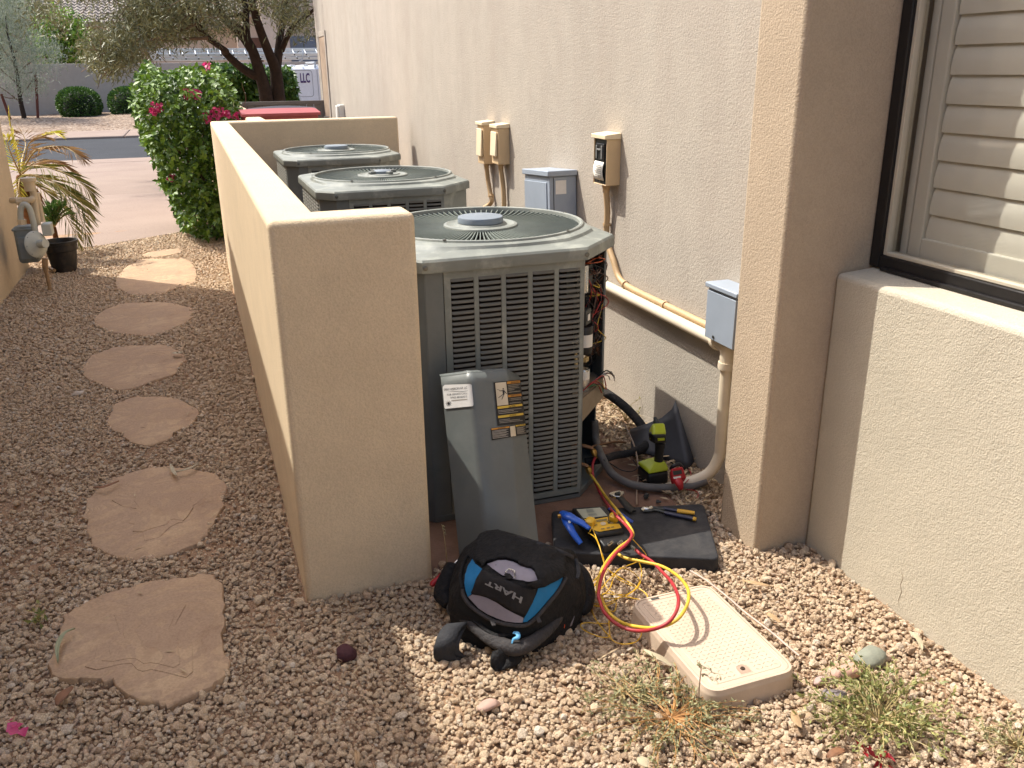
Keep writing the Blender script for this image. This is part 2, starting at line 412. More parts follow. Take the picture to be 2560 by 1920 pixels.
fr = t.new("Math", operation='MULTIPLY_ADD'); t.link(pw.outputs[0], fr.inputs[0]); fr.inputs[1].default_value = 0.5; fr.inputs[2].default_value = 0.035
mx = t.new("MixShader"); t.link(fr.outputs[0], mx.inputs[0]); t.link(tr.outputs[0], mx.inputs[1]); t.link(gl.outputs[0], mx.inputs[2]); t.link(mx.outputs[0], t.out.inputs[0])
GLASS = t.m
b = MB(); b.box(2.044, 2.050, y0w + 0.04, y1w - 0.04, zb + 0.028, zt - 0.038); b.build("pane", GLASS, win, smooth=0)
SHUT = mat("shutter_paint", lin(230, 225, 212), 0.55, 0, 0.04, 8)
b = MB()
b.box(2.085, 2.125, 2.155, 2.185, zb + 0.0, zt); b.box(2.082, 2.118, 2.098, 2.148, zb + 0.03, zt)
b.box(2.082, 2.118, 0.62, 2.097, zb + 0.03, zb + 0.095); b.box(2.082, 2.118, 0.56, 0.62, zb + 0.03, zt)
b.build("shutter_frame", SHUT, win, smooth=0, bevel=0.004)
lv = MB()
prof = [(-0.043, 0.0), (-0.022, 0.0052), (0, 0.0065), (0.022, 0.0052), (0.043, 0.0), (0.022, -0.0052), (0, -0.0065), (-0.022, -0.0052)]
ang = math.radians(9)
rowL = [[(2.105 + q * math.sin(ang) + w * math.cos(ang) - 0.004, y, q * math.cos(ang) - w * math.sin(ang)) for q, w in prof] for y in (0.625, 2.093)]
for i in range(18):
    z = zb + 0.131 + 0.0803 * i
    if i == 0:
        lv.strip(rowL, True); lv.add(rowL[0] + rowL[1], [tuple(range(8)), tuple(range(8, 16))])
        lo = lv.build("louver", SHUT, win, smooth=40); lo.location = (0, 0, z)
    elif z < zt - 0.04:
        q = lo.copy(); COL.objects.link(q); q.location = (0, 0, z)
# far end of the long wall: shallow service door
DOORM = mat("tan_door_paint", lin(168, 146, 124), 0.7)
b = MB(); b.box(1.862, 1.8695, 12.75, 13.30, 0.05, 2.05); dr = b.build("service_door", DOORM, house, smooth=0, bevel=0.006)
b = MB(); b.box(1.855, 1.8697, 12.68, 12.75, 0.02, 2.12); b.box(1.855, 1.8697, 13.30, 13.37, 0.02, 2.12); b.box(1.855, 1.8697, 12.75, 13.30, 2.051, 2.12); b.build("door_frame", PALE, dr, smooth=0, bevel=0.004)
b = MB(); b.tube([(1.85, 12.82, 1.0), (1.80, 12.82, 1.0), (1.80, 12.92, 1.0)], 0.012); b.build("door_handle", mat("steel_dull", lin(120, 120, 118), 0.4, 0.9), dr)

left = empty("stucco_house", (-3, 4, 0), "beige stucco house wall behind the gas meter, shading the stone path", "house")
b = MB(); b.box(-7, -1.49, -5, 8.6, -0.1, 3.72); b.build("wall", TAN, left, smooth=0, bevel=0.02, seg=3)
b = MB(); b.box(-7.04, -1.475, -5.04, 8.615, 3.722, 3.79); b.build("parapet_cap", TAN, left, smooth=0, bevel=0.01)

sw = MB()
H = 1.214
plan = [(0.165, 2.482), (0.583, 2.482), (0.583, 2.632), (0.312, 2.632), (0.312, 7.95), (1.752, 7.95), (1.752, 8.10), (0.165, 8.10)]
sw.prism(plan, -0.1, H)
o = sw.build("screen_wall", TAN, None, base=(0.17, 5, 0), smooth=40, bevel=0.020, seg=4)
tag(o, "low tan stucco screen wall wrapping around the three condensers", "wall")
b = MB(); b.box(0.49, 0.638, 8.14, 13.6, -0.1, 1.212); o = b.build("garden_wall", TAN, None, base=(0.56, 11, 0), smooth=40, bevel=0.02, seg=3)
tag(o, "low tan stucco wall running behind the flowering bush to the gate", "wall")
# concrete equipment pad
PADM = mat("pad_concrete", lin(122, 94, 78), 0.9, 0, 0.2, 5, (90, 0.4, 0.01), 0.2, (lin(96, 74, 60), 0.7, 6))
pad = MB(); pad.prism([(0.33, 2.52), (0.60, 2.50), (1.60, 2.56), (1.66, 3.0), (1.60, 4.4), (1.62, 7.9), (0.33, 7.9)], -0.1, -0.008)
o = pad.build("equipment_pad", PADM, None, base=(1, 4, 0), smooth=0, bevel=0.01); o["kind"] = "structure"
# ================================================================== condensers
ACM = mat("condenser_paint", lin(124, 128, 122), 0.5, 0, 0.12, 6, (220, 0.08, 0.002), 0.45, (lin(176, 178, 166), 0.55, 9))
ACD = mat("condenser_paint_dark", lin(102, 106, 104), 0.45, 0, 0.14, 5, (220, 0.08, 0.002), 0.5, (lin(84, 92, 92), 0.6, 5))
COIL = mat("coil_dark", lin(48, 42, 38), 0.9, 0, 0.3, 30, (160, 0.5, 0.004), 0.1)
GRL = mat("grille_enamel", lin(112, 120, 114), 0.5, 0, 0.1, 8, None, 0.45)
HUB = mat("hub_cap_plastic", lin(116, 126, 136), 0.5, 0, 0.06, 12)
LVM = mat("louver_paint", lin(106, 104, 96), 0.6, 0, 0.1, 9)
SCR = mat("screw_steel", lin(110, 110, 106), 0.35, 0.9)
OCT = [(-.43, -.39), (-.35, -.47), (.24, -.47), (.43, -.28), (.43, .39), (.35, .47), (-.35, .47), (-.43, .39)]
def oct_r(th, grow):
    d = (math.cos(th), math.sin(th)); best = 9
    n = len(OCT)
    for i in range(n):
        (x0, y0), (x1, y1) = OCT[i], OCT[(i + 1) % n]
        nx, ny = y1 - y0, -(x1 - x0); l = math.hypot(nx, ny); nx /= l; ny /= l
        k = nx * d[0] + ny * d[1]
        if k > 1e-6: best = min(best, (nx * x0 + ny * y0 + grow) / k)
    return best
def louver_panel(par, A, Bp, z0, z1, cols, single, name="louver_panel", mcol=None, m0=0.024, pitch_c=0.101, colw=0.084):
    A = Vector((A[0], A[1], 0)); Bp = Vector((Bp[0], Bp[1], 0)); s = (Bp - A); W = s.length; s.normalize(); nrm = Vector((s.y, -s.x, 0))
    mcol = mcol or ACM
    P = lambda u, n, z: A + s * u + nrm * n + Vector((0, 0, z))
    b = MB(); th = 0.006
    def bar(u0, u1, za, zb_):
        b.add([P(u, n, z) for z in (za, zb_) for n in (-th, 0) for u in (u0, u1)], [(0, 2, 3, 1), (4, 5, 7, 6), (0, 1, 5, 4), (2, 6, 7, 3), (0, 4, 6, 2), (1, 3, 7, 5)])
    zt_, zb2 = z1 - 0.042, z0 + 0.030
    edges = [0.0]
    for i in range(cols): edges += [m0 + i * pitch_c, m0 + i * pitch_c + colw]
    edges.append(W)
    for i in range(0, len(edges), 2): bar(edges[i], edges[i + 1], zb2, zt_)
    bar(0, W, zt_, z1); bar(0, W, z0, zb2)
    pan = b.build(name, mcol, par, smooth=0)
    pitch = 0.0195; nrow = int((zt_ - zb2) / pitch)
    prof = [(0.0, 0.0), (0.0045, -0.004), (0.0068, -0.0075), (0.0064, -0.0100)]
    def slat(u0, z, target):
        rows = [[P(u0, -0.001, z - 0.002)] * 4, [P(u0 + 0.007, n, z + q) for n, q in prof], [P(u0 + colw - 0.007, n, z + q) for n, q in prof], [P(u0 + colw, -0.001, z - 0.002)] * 4]
        rows[0] = [P(u0 + 0.0005, 0.0, z + q) for n, q in prof]; rows[3] = [P(u0 + colw - 0.0005, 0.0, z + q) for n, q in prof]
        target.strip(rows)
    if single:
        q = MB(); slat(m0, zt_, q); first = q.build("louver", LVM, pan, smooth=50, fix=False)
        for i in range(cols):
            for j in range(nrow):
                if i == 0 and j == 0: continue
                c = first.copy(); COL.objects.link(c); c.location = s * (i * pitch_c) + Vector((0, 0, -j * pitch))
    else:
        q = MB()
        for i in range(cols):
            for j in range(nrow): slat(m0 + i * pitch_c, zt_ - j * pitch, q)
        o = q.build("louvers", LVM, pan, smooth=50, fix=False); o["kind"] = "stuff"
    return pan
def condenser(cx, cy, label, opened=False, cap=True, single=False):
    base = (cx, cy, -0.008); a = empty("air_conditioner", base, label, "air conditioner", "condensers behind the screen wall")
    L = lambda pts: [(cx + x, cy + y) for x, y in pts]
    zt = 0.965
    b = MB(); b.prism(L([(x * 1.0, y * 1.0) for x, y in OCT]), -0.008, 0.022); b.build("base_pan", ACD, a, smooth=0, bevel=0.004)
    b = MB()
    if opened: b.prism(L([(-.40, -.38), (-.34, -.44), (.215, -.44), (.215, -.10), (.40, -.10), (.40, .38), (.34, .44), (-.34, .44), (-.40, .38)]), 0.022, 0.80)
    else: b.prism(L([(x * .94, y * .94) for x, y in OCT]), 0.022, 0.80)
    b.build("coil", COIL, a, smooth=0)
    louver_panel(a, (cx - .285, cy - .47), (cx + .241, cy - .47), 0.012, zt, 5, single)
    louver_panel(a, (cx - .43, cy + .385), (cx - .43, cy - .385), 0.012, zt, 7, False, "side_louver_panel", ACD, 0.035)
    def plate(p, q, z0, z1, name, m=ACD, t=0.006):
        p = Vector((cx + p[0], cy + p[1], 0)); q = Vector((cx + q[0], cy + q[1], 0)); s = (q - p).normalized(); n = Vector((s.y, -s.x, 0))
        c = MB(); c.add([p - n * t + Vector((0, 0, z0)), q - n * t + Vector((0, 0, z0)), q + Vector((0, 0, z0)), p + Vector((0, 0, z0)), p - n * t + Vector((0, 0, z1)), q - n * t + Vector((0, 0, z1)), q + Vector((0, 0, z1)), p + Vector((0, 0, z1))],
                        [(0, 1, 2, 3), (4, 7, 6, 5), (0, 4, 5, 1), (2, 6, 7, 3), (1, 5, 6, 2), (0, 3, 7, 4)])
        return c.build(name, m, a, smooth=0, bevel=0.002)
    plate((-.352, -.469), (-.287, -.469), 0.012, zt, "corner_post"); plate((-.43, -.388), (-.353, -.468), 0.012, zt, "corner_post")
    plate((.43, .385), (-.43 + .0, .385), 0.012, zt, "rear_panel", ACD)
    if not opened:
        plate((.242, -.469), (.429, -.281), 0.012, zt, "access_panel", ACM); plate((.43, -.28), (.43, .385), 0.012, zt, "side_panel", ACM)
    else:
        plate((.242, -.469), (.252, -.455), 0.012, zt, "corner_rail", ACD, 0.018)
        plate((.43, -.20), (.43, .385), 0.012, zt, "side_panel", ACD)
        plate((.43, -.265), (.43, -.20), 0.40, zt, "corner_rail", ACD, 0.01)
    # lid
    ths = sorted(set([round(2 * math.pi * i / 96 - math.pi, 5) for i in range(96)] + [round(math.atan2(y, x), 5) for x, y in OCT]))
    ring = 0.405
    def row(fr, z): return [(cx + fr(t) * math.cos(t), cy + fr(t) * math.sin(t), z) for t in ths]
    mixr = lambda k, g: (lambda t: ring + (oct_r(t, g) - ring) * k)
    rows = [row(lambda t: oct_r(t, 0.0), 0.955), row(lambda t: oct_r(t, 0.018), 0.952), row(lambda t: oct_r(t, 0.020), 0.958), row(lambda t: oct_r(t, 0.020), 0.990), row(lambda t: oct_r(t, 0.014), 0.998), row(lambda t: oct_r(t, 0.004), 1.001),
            row(mixr(0.52, 0), 1.006), row(mixr(0.44, 0), 1.009), row(mixr(0.36, 0), 1.019), row(mixr(0.25, 0), 1.022), row(lambda t: ring + .006, 1.024), row(lambda t: ring + .003, 1.031), row(lambda t: ring - .004, 1.033), row(lambda t: ring - .012, 1.030), row(lambda t: ring - .016, 1.014), row(lambda t: ring - .016, 0.99)]
    c = MB(); c.strip(rows, True); lid = c.build("lid", ACM, a, smooth=28)
    for th in (-2.2, -0.95, 0.2, 1.1, 2.2, 3.0):
        c = MB(); c.lathe([(0.007, 0), (0.007, .003), (0.003, .004), (0, .004)], 10, (cx + ring * math.cos(th), cy + ring * math.sin(th), 1.031)); c.build("screw", SCR, lid)
    for xx in (-.352, .243):
        c = MB(); c.lathe([(0.009, 0), (0.009, .003), (0.005, .004), (0, .004)], 12, (cx + xx, cy - .489, 0.972), (0, -1, 0)); c.build("screw", SCR, lid)
    # fan grille: thin radial fins and rings
    c = MB(); NB = 100
    for i in range(NB):
        th = 2 * math.pi * i / NB; e = Vector((math.cos(th), math.sin(th), 0)); w = Vector((-e.y, e.x, 0)) * 0.0019
        pr = [(0.125, 1.019), (0.22, 1.012), (0.32, 1.012), (0.392, 1.020)]
        vs = []
        for r, z in pr:
            p = Vector((cx, cy, 0)) + e * r
            vs += [p + w + Vector((0, 0, z)), p - w + Vector((0, 0, z)), p - w + Vector((0, 0, z - 0.008)), p + w + Vector((0, 0, z - 0.008))]
        fs = []
        for k in range(3):
            for j in range(4): fs.append((k * 4 + j, k * 4 + (j + 1) % 4, k * 4 + 4 + (j + 1) % 4, k * 4 + 4 + j))
        c.add(vs, fs)
    o = c.build("fan_grille", GRL, a, smooth=0, fix=False); o["kind"] = "stuff"
    c = MB(); c.lathe([(0.39, 1.0), (0.388, 0.80), (0.0, 0.79)], 40, (cx, cy, 0)); shr = c.build("fan_shroud", COIL, a, smooth=40)
    c = MB()
    for k in range(3):
        th = k * 2.094 + 0.5
        rws = []
        for r in (0.07, 0.16, 0.26, 0.36):
            hw = 0.25 + r * 0.5
            rws.append([(cx + r * math.cos(th + s_ * hw), cy + r * math.sin(th + s_ * hw), 0.90 + s_ * 0.035) for s_ in (-1, -.5, 0, .5, 1)])
        c.strip(rws)
    c.build("fan_blade", mat("fan_metal", lin(90, 92, 92), 0.5, 0.5), a, smooth=60, solid=0.003)
    c = MB(); c.lathe([(0.112, 1.008), (0.140, 1.012), (0.148, 1.018), (0.146, 1.024), (0.135, 1.027), (0.125, 1.023), (0.105, 1.024), (0.100, 1.030), (0, 1.030)], 40, (cx, cy, 0)); hub = c.build("hub_ring", ACM, a, smooth=35)
    if cap:
        c = MB(); c.lathe([(0.088, 1.030), (0.0905, 1.032), (0.0905, 1.050), (0.088, 1.054), (0.08, 1.0555), (0, 1.0565)], 40, (cx, cy, 0)); c.build("hub_cap", HUB, hub, smooth=35)
    else:
        c = MB(); c.lathe([(0.05, 1.030), (0.05, 1.044), (0.042, 1.049), (0, 1.050)], 24, (cx, cy, 0)); c.build("motor_end", HUB, hub, smooth=35)
        for k in range(4):
            th = k * math.pi / 2 + 0.4; M = Matrix.Translation((cx + .072 * math.cos(th), cy + .072 * math.sin(th), 1.036)) @ Matrix.Rotation(th, 4, 'Z')
            c = MB(); c.box(-.02, .02, -.014, .014, -.008, .010, M); c.build("motor_bracket", ACD, hub, smooth=30, bevel=0.005)
    return a
ac1 = condenser(1.04, 3.31, "condenser with louvered front and its wired corner compartment open", True, True, True)
ac2 = condenser(1.04, 5.22, "condenser with no cap on its fan hub, between the two capped ones", False, False)
ac3 = condenser(1.06, 7.10, "closed condenser tucked against the back screen wall", False, True)

# ---- open electrical compartment of the near condenser (parts of it)
cx, cy = 1.04, 3.31
DKG = mat("dark_sheet_metal", lin(62, 64, 62), 0.55, 0.3, 0.15)
b = MB(); pA, pB = Vector((cx + .222, cy - .36, 0)), Vector((cx + .424, cy - .165, 0)); nB = Vector((1, -1, 0)).normalized() * 0.004
b.add([pA + Vector((0, 0, .40)), pB + Vector((0, 0, .40)), pB + Vector((0, 0, .955)), pA + Vector((0, 0, .955))] + [p - nB + Vector((0, 0, z)) for p, z in ((pA, .4), (pB, .4), (pB, .955), (pA, .955))],
      [(0, 1, 2, 3), (7, 6, 5, 4), (0, 4, 5, 1), (1, 5, 6, 2), (2, 6, 7, 3), (3, 7, 4, 0)])
cbox = b.build("control_plate", DKG, ac1, smooth=0)
TANP = mat("tan_plate", lin(150, 134, 112), 0.6, 0.2, 0.12)
b = MB(); b.prism([(cx + .245, cy - .455), (cx + .425, cy - .27), (cx + .425, cy - .17), (cx + .22, cy - .36)], 0.398, 0.404)
b.add([(cx + .247, cy - .458, .31), (cx + .42, cy - .285, .33), (cx + .42, cy - .285, .404), (cx + .247, cy - .458, .404)], [(0, 1, 2, 3)])
b.build("shelf", TANP, ac1, smooth=0, solid=0.0015)
ct = Vector((1, -1, 0)).normalized(); cs = Vector((1, 1, 0)).normalized()
def cpos(s, n, z): return pA + cs * s + ct * n + Vector((0, 0, z))
SIL = mat("capacitor_aluminium", lin(190, 190, 186), 0.3, 0.85, 0.05); BLKP = mat("black_plastic", lin(24, 24, 25), 0.5, 0, 0.2, 20)
PAPER = mat("paper_label", lin(226, 222, 212), 0.8, 0, 0.04, 40); BEI = mat("board_beige", lin(196, 172, 120), 0.6, 0, 0.15, 60)
def cyl(name, s, n, z0, z1, r, m, par=cbox):
    c = MB(); c.lathe([(0, z0), (r * .92, z0), (r, z0 + .004), (r, z1 - .004), (r * .92, z1), (0, z1)], 20, cpos(s, n, 0)); return c.build(name, m, par, smooth=40)
def cblk(name, s, n, z, ds, dn, dz, m, par=cbox, bevel=0.003):
    M = Matrix.Translation(cpos(s, n, z)) @ Matrix.Rotation(math.pi / 4, 4, 'Z')
    c = MB(); c.box(-ds / 2, ds / 2, -dn / 2, dn / 2, -dz / 2, dz / 2, M); return c.build(name, m, par, smooth=30, bevel=bevel)
k = cyl("capacitor", .045, .045, .80, .905, .022, SIL); cblk("contactor", .105, .03, .84, .05, .05, .11, BLKP)
cblk("label", .165, .012, .835, .04, .012, .05, PAPER)
cblk("relay", .05, .04, .705, .055, .06, .06, DKG); cblk("label", .045, .073, .705, .022, .003, .026, PAPER)
k = cyl("capacitor", .06, .05, .555, .665, .032, BLKP); c = MB(); c.lathe([(.0325, .585), (.0325, .635)], 20, cpos(.06, .05, 0)); c.build("label", PAPER, k, smooth=40)
cblk("circuit_board", .11, .015, .52, .11, .008, .075, BEI); cblk("board_socket", .085, .028, .535, .03, .025, .022, PAPER); cblk("board_socket", .13, .028, .505, .03, .025, .02, BEI)
k = cyl("capacitor", .045, .055, .405, .495, .024, SIL); c = MB(); c.lathe([(.0245, .455), (.0245, .488)], 20, cpos(.045, .055, 0)); c.build("label", PAPER, k, smooth=40)
WCOL = {"black": lin(26, 24, 26), "red": lin(150, 40, 36), "blue": lin(40, 44, 100), "orange": lin(190, 84, 34), "green": lin(70, 110, 70), "yellow": lin(190, 160, 50), "brown": lin(84, 54, 40), "white": lin(200, 196, 188)}
WM = {k: mat(k + "_wire_sheath", v, 0.45, 0, 0.08) for k, v in WCOL.items()}
rw = random.Random(3)
def wire(name, pts, r, m, par): c = MB(); c.tube(smooth_path(pts, 6), r, 6); return c.build(name, m, par, smooth=60)
for i in range(30):
    colr = rw.choice(["black", "black", "brown", "brown", "black", "red", "blue", "orange", "black", "brown", "black", "yellow"])
    z0 = rw.uniform(.82, .95); z1 = rw.choice([rw.uniform(.45, .6), rw.uniform(.65, .85)])
    if colr == "orange": z0, z1 = rw.uniform(.88, .94), rw.uniform(.85, .9)
    s0, s1 = rw.uniform(.03, .19), rw.uniform(.07, .21)
    pts = [cpos(s0, .01, z0)] + [cpos(rw.uniform(.08, .235), rw.uniform(.03, .085), z0 + (z1 - z0) * t + rw.uniform(-.03, .03)) for t in (.2, .45, .7, .9)] + [cpos(s1, .01, z1)]
    wire("wire", pts, rw.uniform(.0016, .0026), WM[colr], cbox)
for i in range(3):
    z = .66 - i * .012
    wire("wire_loop", [cpos(.19, .05, z + .05), cpos(.25, .06, z - .02), cpos(.262 - .01 * i, .06, z - .09), cpos(.225, .06, z - .14), cpos(.20, .05, z - .10), cpos(.19, .05, z + .02)], .002, WM["brown"], cbox)
for i in range(11):
    colr = ["red", "green", "black", "white", "yellow", "red", "brown"][i % 7]
    s0 = rw.uniform(.02, .18); wire("wire", [cpos(s0, .06, .41), cpos(s0 + .03, .09 + rw.uniform(0, .02), .425 + rw.uniform(0, .02)), cpos(s0 + .08, .10, .415 + rw.uniform(-.01, .02)), cpos(s0 + .10 + rw.uniform(0, .03), .10, .385 + rw.uniform(-.02, .01))], .0026, WM[colr], cbox)
# service valves and copper stubs
COP = mat("dull_copper", lin(120, 88, 62), 0.5, 0.5, 0.25, 20); BRS = mat("brass", lin(190, 150, 84), 0.35, 0.9, 0.12, 30)
v1 = G(ZD(150, 960), .16); v1 = PY(ZD(135, 940), 2.98); v2 = PY(ZD(65, 1185), 2.92)
for q in (v1, v2):
    c = MB(); d = Vector((.35, -.25, -.9)).normalized(); c.lathe([(0, -.024), (.007, -.022), (.007, -.012), (.0125, -.010), (.0135, .0), (.0125, .014), (.008, .016), (.007, .028), (0, .028)], 12, q, d); c.build("service_valve", BRS, ac1, smooth=25)
    wire("copper_stub", [q + Vector((-.12, .06, .03)), q + Vector((-.05, .02, .03)), q + Vector((-.004, 0, .016))], .008, COP, ac1)
# ================================================================== line sets and pipes by the wall
FOAM = mat("black_foam", lin(36, 36, 38), 0.85, 0, 0.2, 30, (60, 0.5, 0.01), 0.2, (lin(84, 74, 66), 0.6, 10))
def pathz(conv, pts): return [G(conv(x, y), z) for x, y, z in pts]
def hose(name, label, cat, pts, r, m, n=12, k=8, group=None):
    P = smooth_path(pts, k); c = MB(); c.tube(P, r, n); o = c.build(name, m, None, base=P[0], smooth=60); tag(o, label, cat, group); return o
pts = [PY(Z4(1245, 205), 3.55), PY(Z4(1310, 225), 3.50), PY(Z4(1440, 320), 3.38), PY(Z4(1550, 440), 3.26), PY(Z4(1600, 530), 3.18), PY(Z4(1580, 600), 3.10), PY(Z4(1490, 640), 3.05), PY(Z4(1380, 660), 3.02), PY(Z4(1270, 690), 2.99), PY(Z4(1170, 705), 3.0)]
hose("insulated_pipe", "thick black foam-wrapped refrigerant pipe bending beside the open condenser", "pipe", pts, [.021] * 8 * 6 + [.017] * (8 * 3 + 1), FOAM)
CND = mat("grey_conduit", lin(98, 94, 90), 0.6, 0, 0.15, 20, (40, 0.2, 0.003), 0.35)
pts = [PY(Z4(1235, 420), 3.12), PY(Z4(1245, 560), 3.10), G(Z4(1280, 660), .10), G(Z4(1350, 780), .03), G(Z4(1460, 850), .02), G(Z4(1600, 880), .018), G(Z4(1760, 882), .018), G(Z4(1900, 870), .02), G(Z4(2010, 835), .04)]
hose("flexible_conduit", "grey flexible conduit curving over the pad in front of the drill", "conduit", pts, .0165, CND)
PVC = mat("painted_pvc", lin(214, 200, 176), 0.5, 0, 0.06, 10, None, 0.4)
pv = empty("drain_pipe", (1.83, 2.9, 0), "cream painted PVC drain pipe along the wall turning down behind the pilaster", "pipe")
xp = 1.832
e0 = PX(Z3(1960, 920), xp); zpipe = e0.z
c = MB(); c.tube([(xp, 5.4, zpipe), (xp, e0.y + .02, zpipe)], .024, 16); c.build("pipe_run", PVC, pv, smooth=60)
c = MB(); c.tube(smooth_path([(xp, e0.y + .035, zpipe), (xp, e0.y, zpipe), (xp, e0.y - .028, zpipe - .012), (xp, e0.y - .034, zpipe - .04), (xp, e0.y - .034, zpipe - .075)], 5), .029, 16); c.build("elbow", PVC, pv, smooth=60)
for p_, d_v in (((xp, e0.y + .04, zpipe), (0, 1, 0)), ((xp, e0.y - .034, zpipe - .075), (0, 0, 1))):
    c = MB(); c.lathe([(.024, -.014), (.033, -.014), (.034, 0), (.033, .014), (.024, .014)], 18, p_, d_v); c.build("collar", PVC, pv, smooth=40)
c = MB(); c.tube(smooth_path([(xp, e0.y - .034, zpipe - .07), (xp, e0.y - .034, .22), (xp - .004, e0.y - .034, .13), (xp - .05, e0.y - .03, .06), (xp - .14, e0.y + .0, .02), (xp - .2, e0.y + .02, .0)], 8), .023, 16); c.build("downpipe", PVC, pv, smooth=60)
CDP = mat("tan_conduit_paint", lin(188, 158, 118), 0.55, 0, 0.08, 12)
def flexmat():
    t = NT("tan_flex_conduit"); t.b.inputs[0].default_value = lin(184, 156, 118); t.b.inputs["Roughness"].default_value = 0.55; return t.m
def ribbed(path, r, rib=0.006):
    """tube with pressed rings"""
    P = smooth_path(path, 8); out = []; rad = []
    for i in range(len(P) - 1):
        n = max(1, int((P[i + 1] - P[i]).length / (rib / 2)))
        for j in range(n): out.append(P[i].lerp(P[i + 1], j / n)); rad.append(r if (len(out) % 2) else r * 0.9)
    out.append(P[-1]); rad.append(r); return out, rad
BOXP = mat("tan_box_paint", lin(206, 178, 138), 0.55, 0, 0.05, 8); LIDP = mat("pale_box_paint", lin(222, 204, 172), 0.55, 0, 0.05, 8)
W = 1.87
def disconnect(y0, y1, z0, z1, x0, label, opened):
    o = empty("disconnect_box", (W, (y0 + y1) / 2, z0), label, "electrical box", "disconnect boxes on the house wall")
    b = MB()
    if opened:
        t_ = 0.004
        b.box(x0, W, y0, y0 + t_, z0, z1); b.box(x0, W, y1 - t_, y1, z0, z1); b.box(x0, W, y0 + t_, y1 - t_, z0, z0 + t_); b.box(W - .02, W, y0 + t_, y1 - t_, z0 + t_, z1)
    else: b.box(x0, W, y0, y1, z0, z1)
    bod = b.build("case", BOXP, o, smooth=30, bevel=0.003)
    b = MB(); b.add([(x0 - .012, y0 - .006, z1), (W, y0 - .006, z1), (W, y1 + .006, z1), (x0 - .012, y1 + .006, z1), (x0 - .012, y0 - .006, z1 + .020), (W, y0 - .006, z1 + .028), (W, y1 + .006, z1 + .028), (x0 - .012, y1 + .006, z1 + .020)],
                    [(0, 3, 2, 1), (4, 5, 6, 7), (0, 1, 5, 4), (1, 2, 6, 5), (2, 3, 7, 6), (3, 0, 4, 7)]); b.build("hood", LIDP, o, smooth=30, bevel=0.003)
    yc = (y0 + y1) / 2; zc = (z0 + z1) / 2
    if opened:
        b = MB(); b.box(x0 + .006, x0 + .012, y0 + .005, y1 - .005, z0 + .005, z1 - .002); inn = b.build("dead_front", BLKP, o, smooth=0)
        b = MB(); b.box(x0 - .002, x0 + .006, yc - .045, yc + .045, zc + .005, zc + .085); blk = b.build("switch_block", BLKP, inn, smooth=0, bevel=0.004)
        GRY = mat("grey_plastic", lin(120, 120, 118), 0.5)
        for dy in (-.028, .028):
            b = MB(); b.box(x0 - .008, x0 - .002, yc + dy - .006, yc + dy + .006, zc + .015, zc + .075); b.build("blade_slot", GRY, blk, smooth=0, bevel=0.002)
        b = MB(); b.box(x0 - .010, x0 - .0025, yc - .02, yc + .02, zc + .052, zc + .060); b.build("pull_bar", GRY, blk, smooth=0, bevel=0.002)
        b = MB(); b.strip([[(x0 - .001 - .010 * math.sin(u * 3), yc - .05 + .1 * v_, z0 + .022 + u * .085) for v_ in (0, .5, 1)] for u in (0, .25, .5, .75, 1)]); b.build("paper_tag", PAPER, inn, smooth=60, solid=0.0008)
        b = MB()
        for k_ in range(7): b.box(x0 - .0145, x0 - .0135, yc - .042, yc + .028 - .01 * (k_ % 3), z0 + .035 + k_ * .009, z0 + .038 + k_ * .009)
        b.build("print_line", mat("print_grey", lin(110, 108, 106), 0.8), inn, smooth=0)
        b = MB(); b.lathe([(.006, 0), (.006, .003), (0, .004)], 10, (x0 + .006, yc, z0 + .014), (-1, 0, 0)); b.build("screw", SCR, inn)
    else:
        b = MB(); b.add([(x0 - .018, y0 + .012, z0 + .05), (x0 - .003, y0 + .012, z0 + .05), (x0 - .003, y1 - .012, z0 + .05), (x0 - .018, y1 - .012, z0 + .05),
                         (x0 - .010, y0 + .012, z1 - .022), (x0 - .003, y0 + .012, z1 - .022), (x0 - .003, y1 - .012, z1 - .022), (x0 - .010, y1 - .012, z1 - .022)],
                        [(0, 3, 2, 1), (4, 5, 6, 7), (0, 1, 5, 4), (1, 2, 6, 5), (2, 3, 7, 6), (3, 0, 4, 7)]); b.build("cover_flap", LIDP, o, smooth=30, bevel=0.004)
    b = MB(); b.lathe([(.02, 0), (.02, -.014), (.017, -.016), (.017, -.034), (.014, -.036)], 16, ((x0 + W) / 2, yc, z0)); b.build("conduit_nut", CDP, o, smooth=30)
    return Vector(((x0 + W) / 2, yc, z0 - .034))
qA = disconnect(3.754, 3.897, 1.080, 1.290, 1.798, "opened disconnect box with black inside and white paper tag", True)
qB = disconnect(5.303, 5.435, 1.036, 1.255, 1.794, "closed cream disconnect box beside its twin, above a straight conduit", False)
qC = disconnect(5.60, 5.73, 1.012, 1.258, 1.794, "closed cream disconnect box beside its twin, above a bent conduit", False)
def conduit(path, r, label, straps=(), rb=0.007):
    o = empty("conduit", path[0], label, "conduit", "tan conduits on the house wall")
    P, rad = ribbed(path, r, rb); c = MB(); c.tube(P, rad, 10); c.build("flex_tube", CDP, o, smooth=60)
    for p, d in straps:
        c = MB(); c.lathe([(r * 1.2, -.006), (r * 1.28, -.006), (r * 1.28, .006), (r * 1.2, .006)], 14, p, d)
        e = Vector(d).normalized(); side = Vector((0, e.z, -e.y)) if abs(e.x) < .5 else Vector((0, 0, 1))
        M = Vector(p) + side * (r * 1.2 + .012); c.box(W - .004, W - .001, M.y - .012, M.y + .012, M.z - .012, M.z + .012); c.build("strap", CDP, o, smooth=30)
    return o
zc_ = 0.628
cc = [PX(Z3(1270, 400), 1.845), PX(Z3(1300, 480), 1.848), PX(Z3(1345, 545), 1.850)]
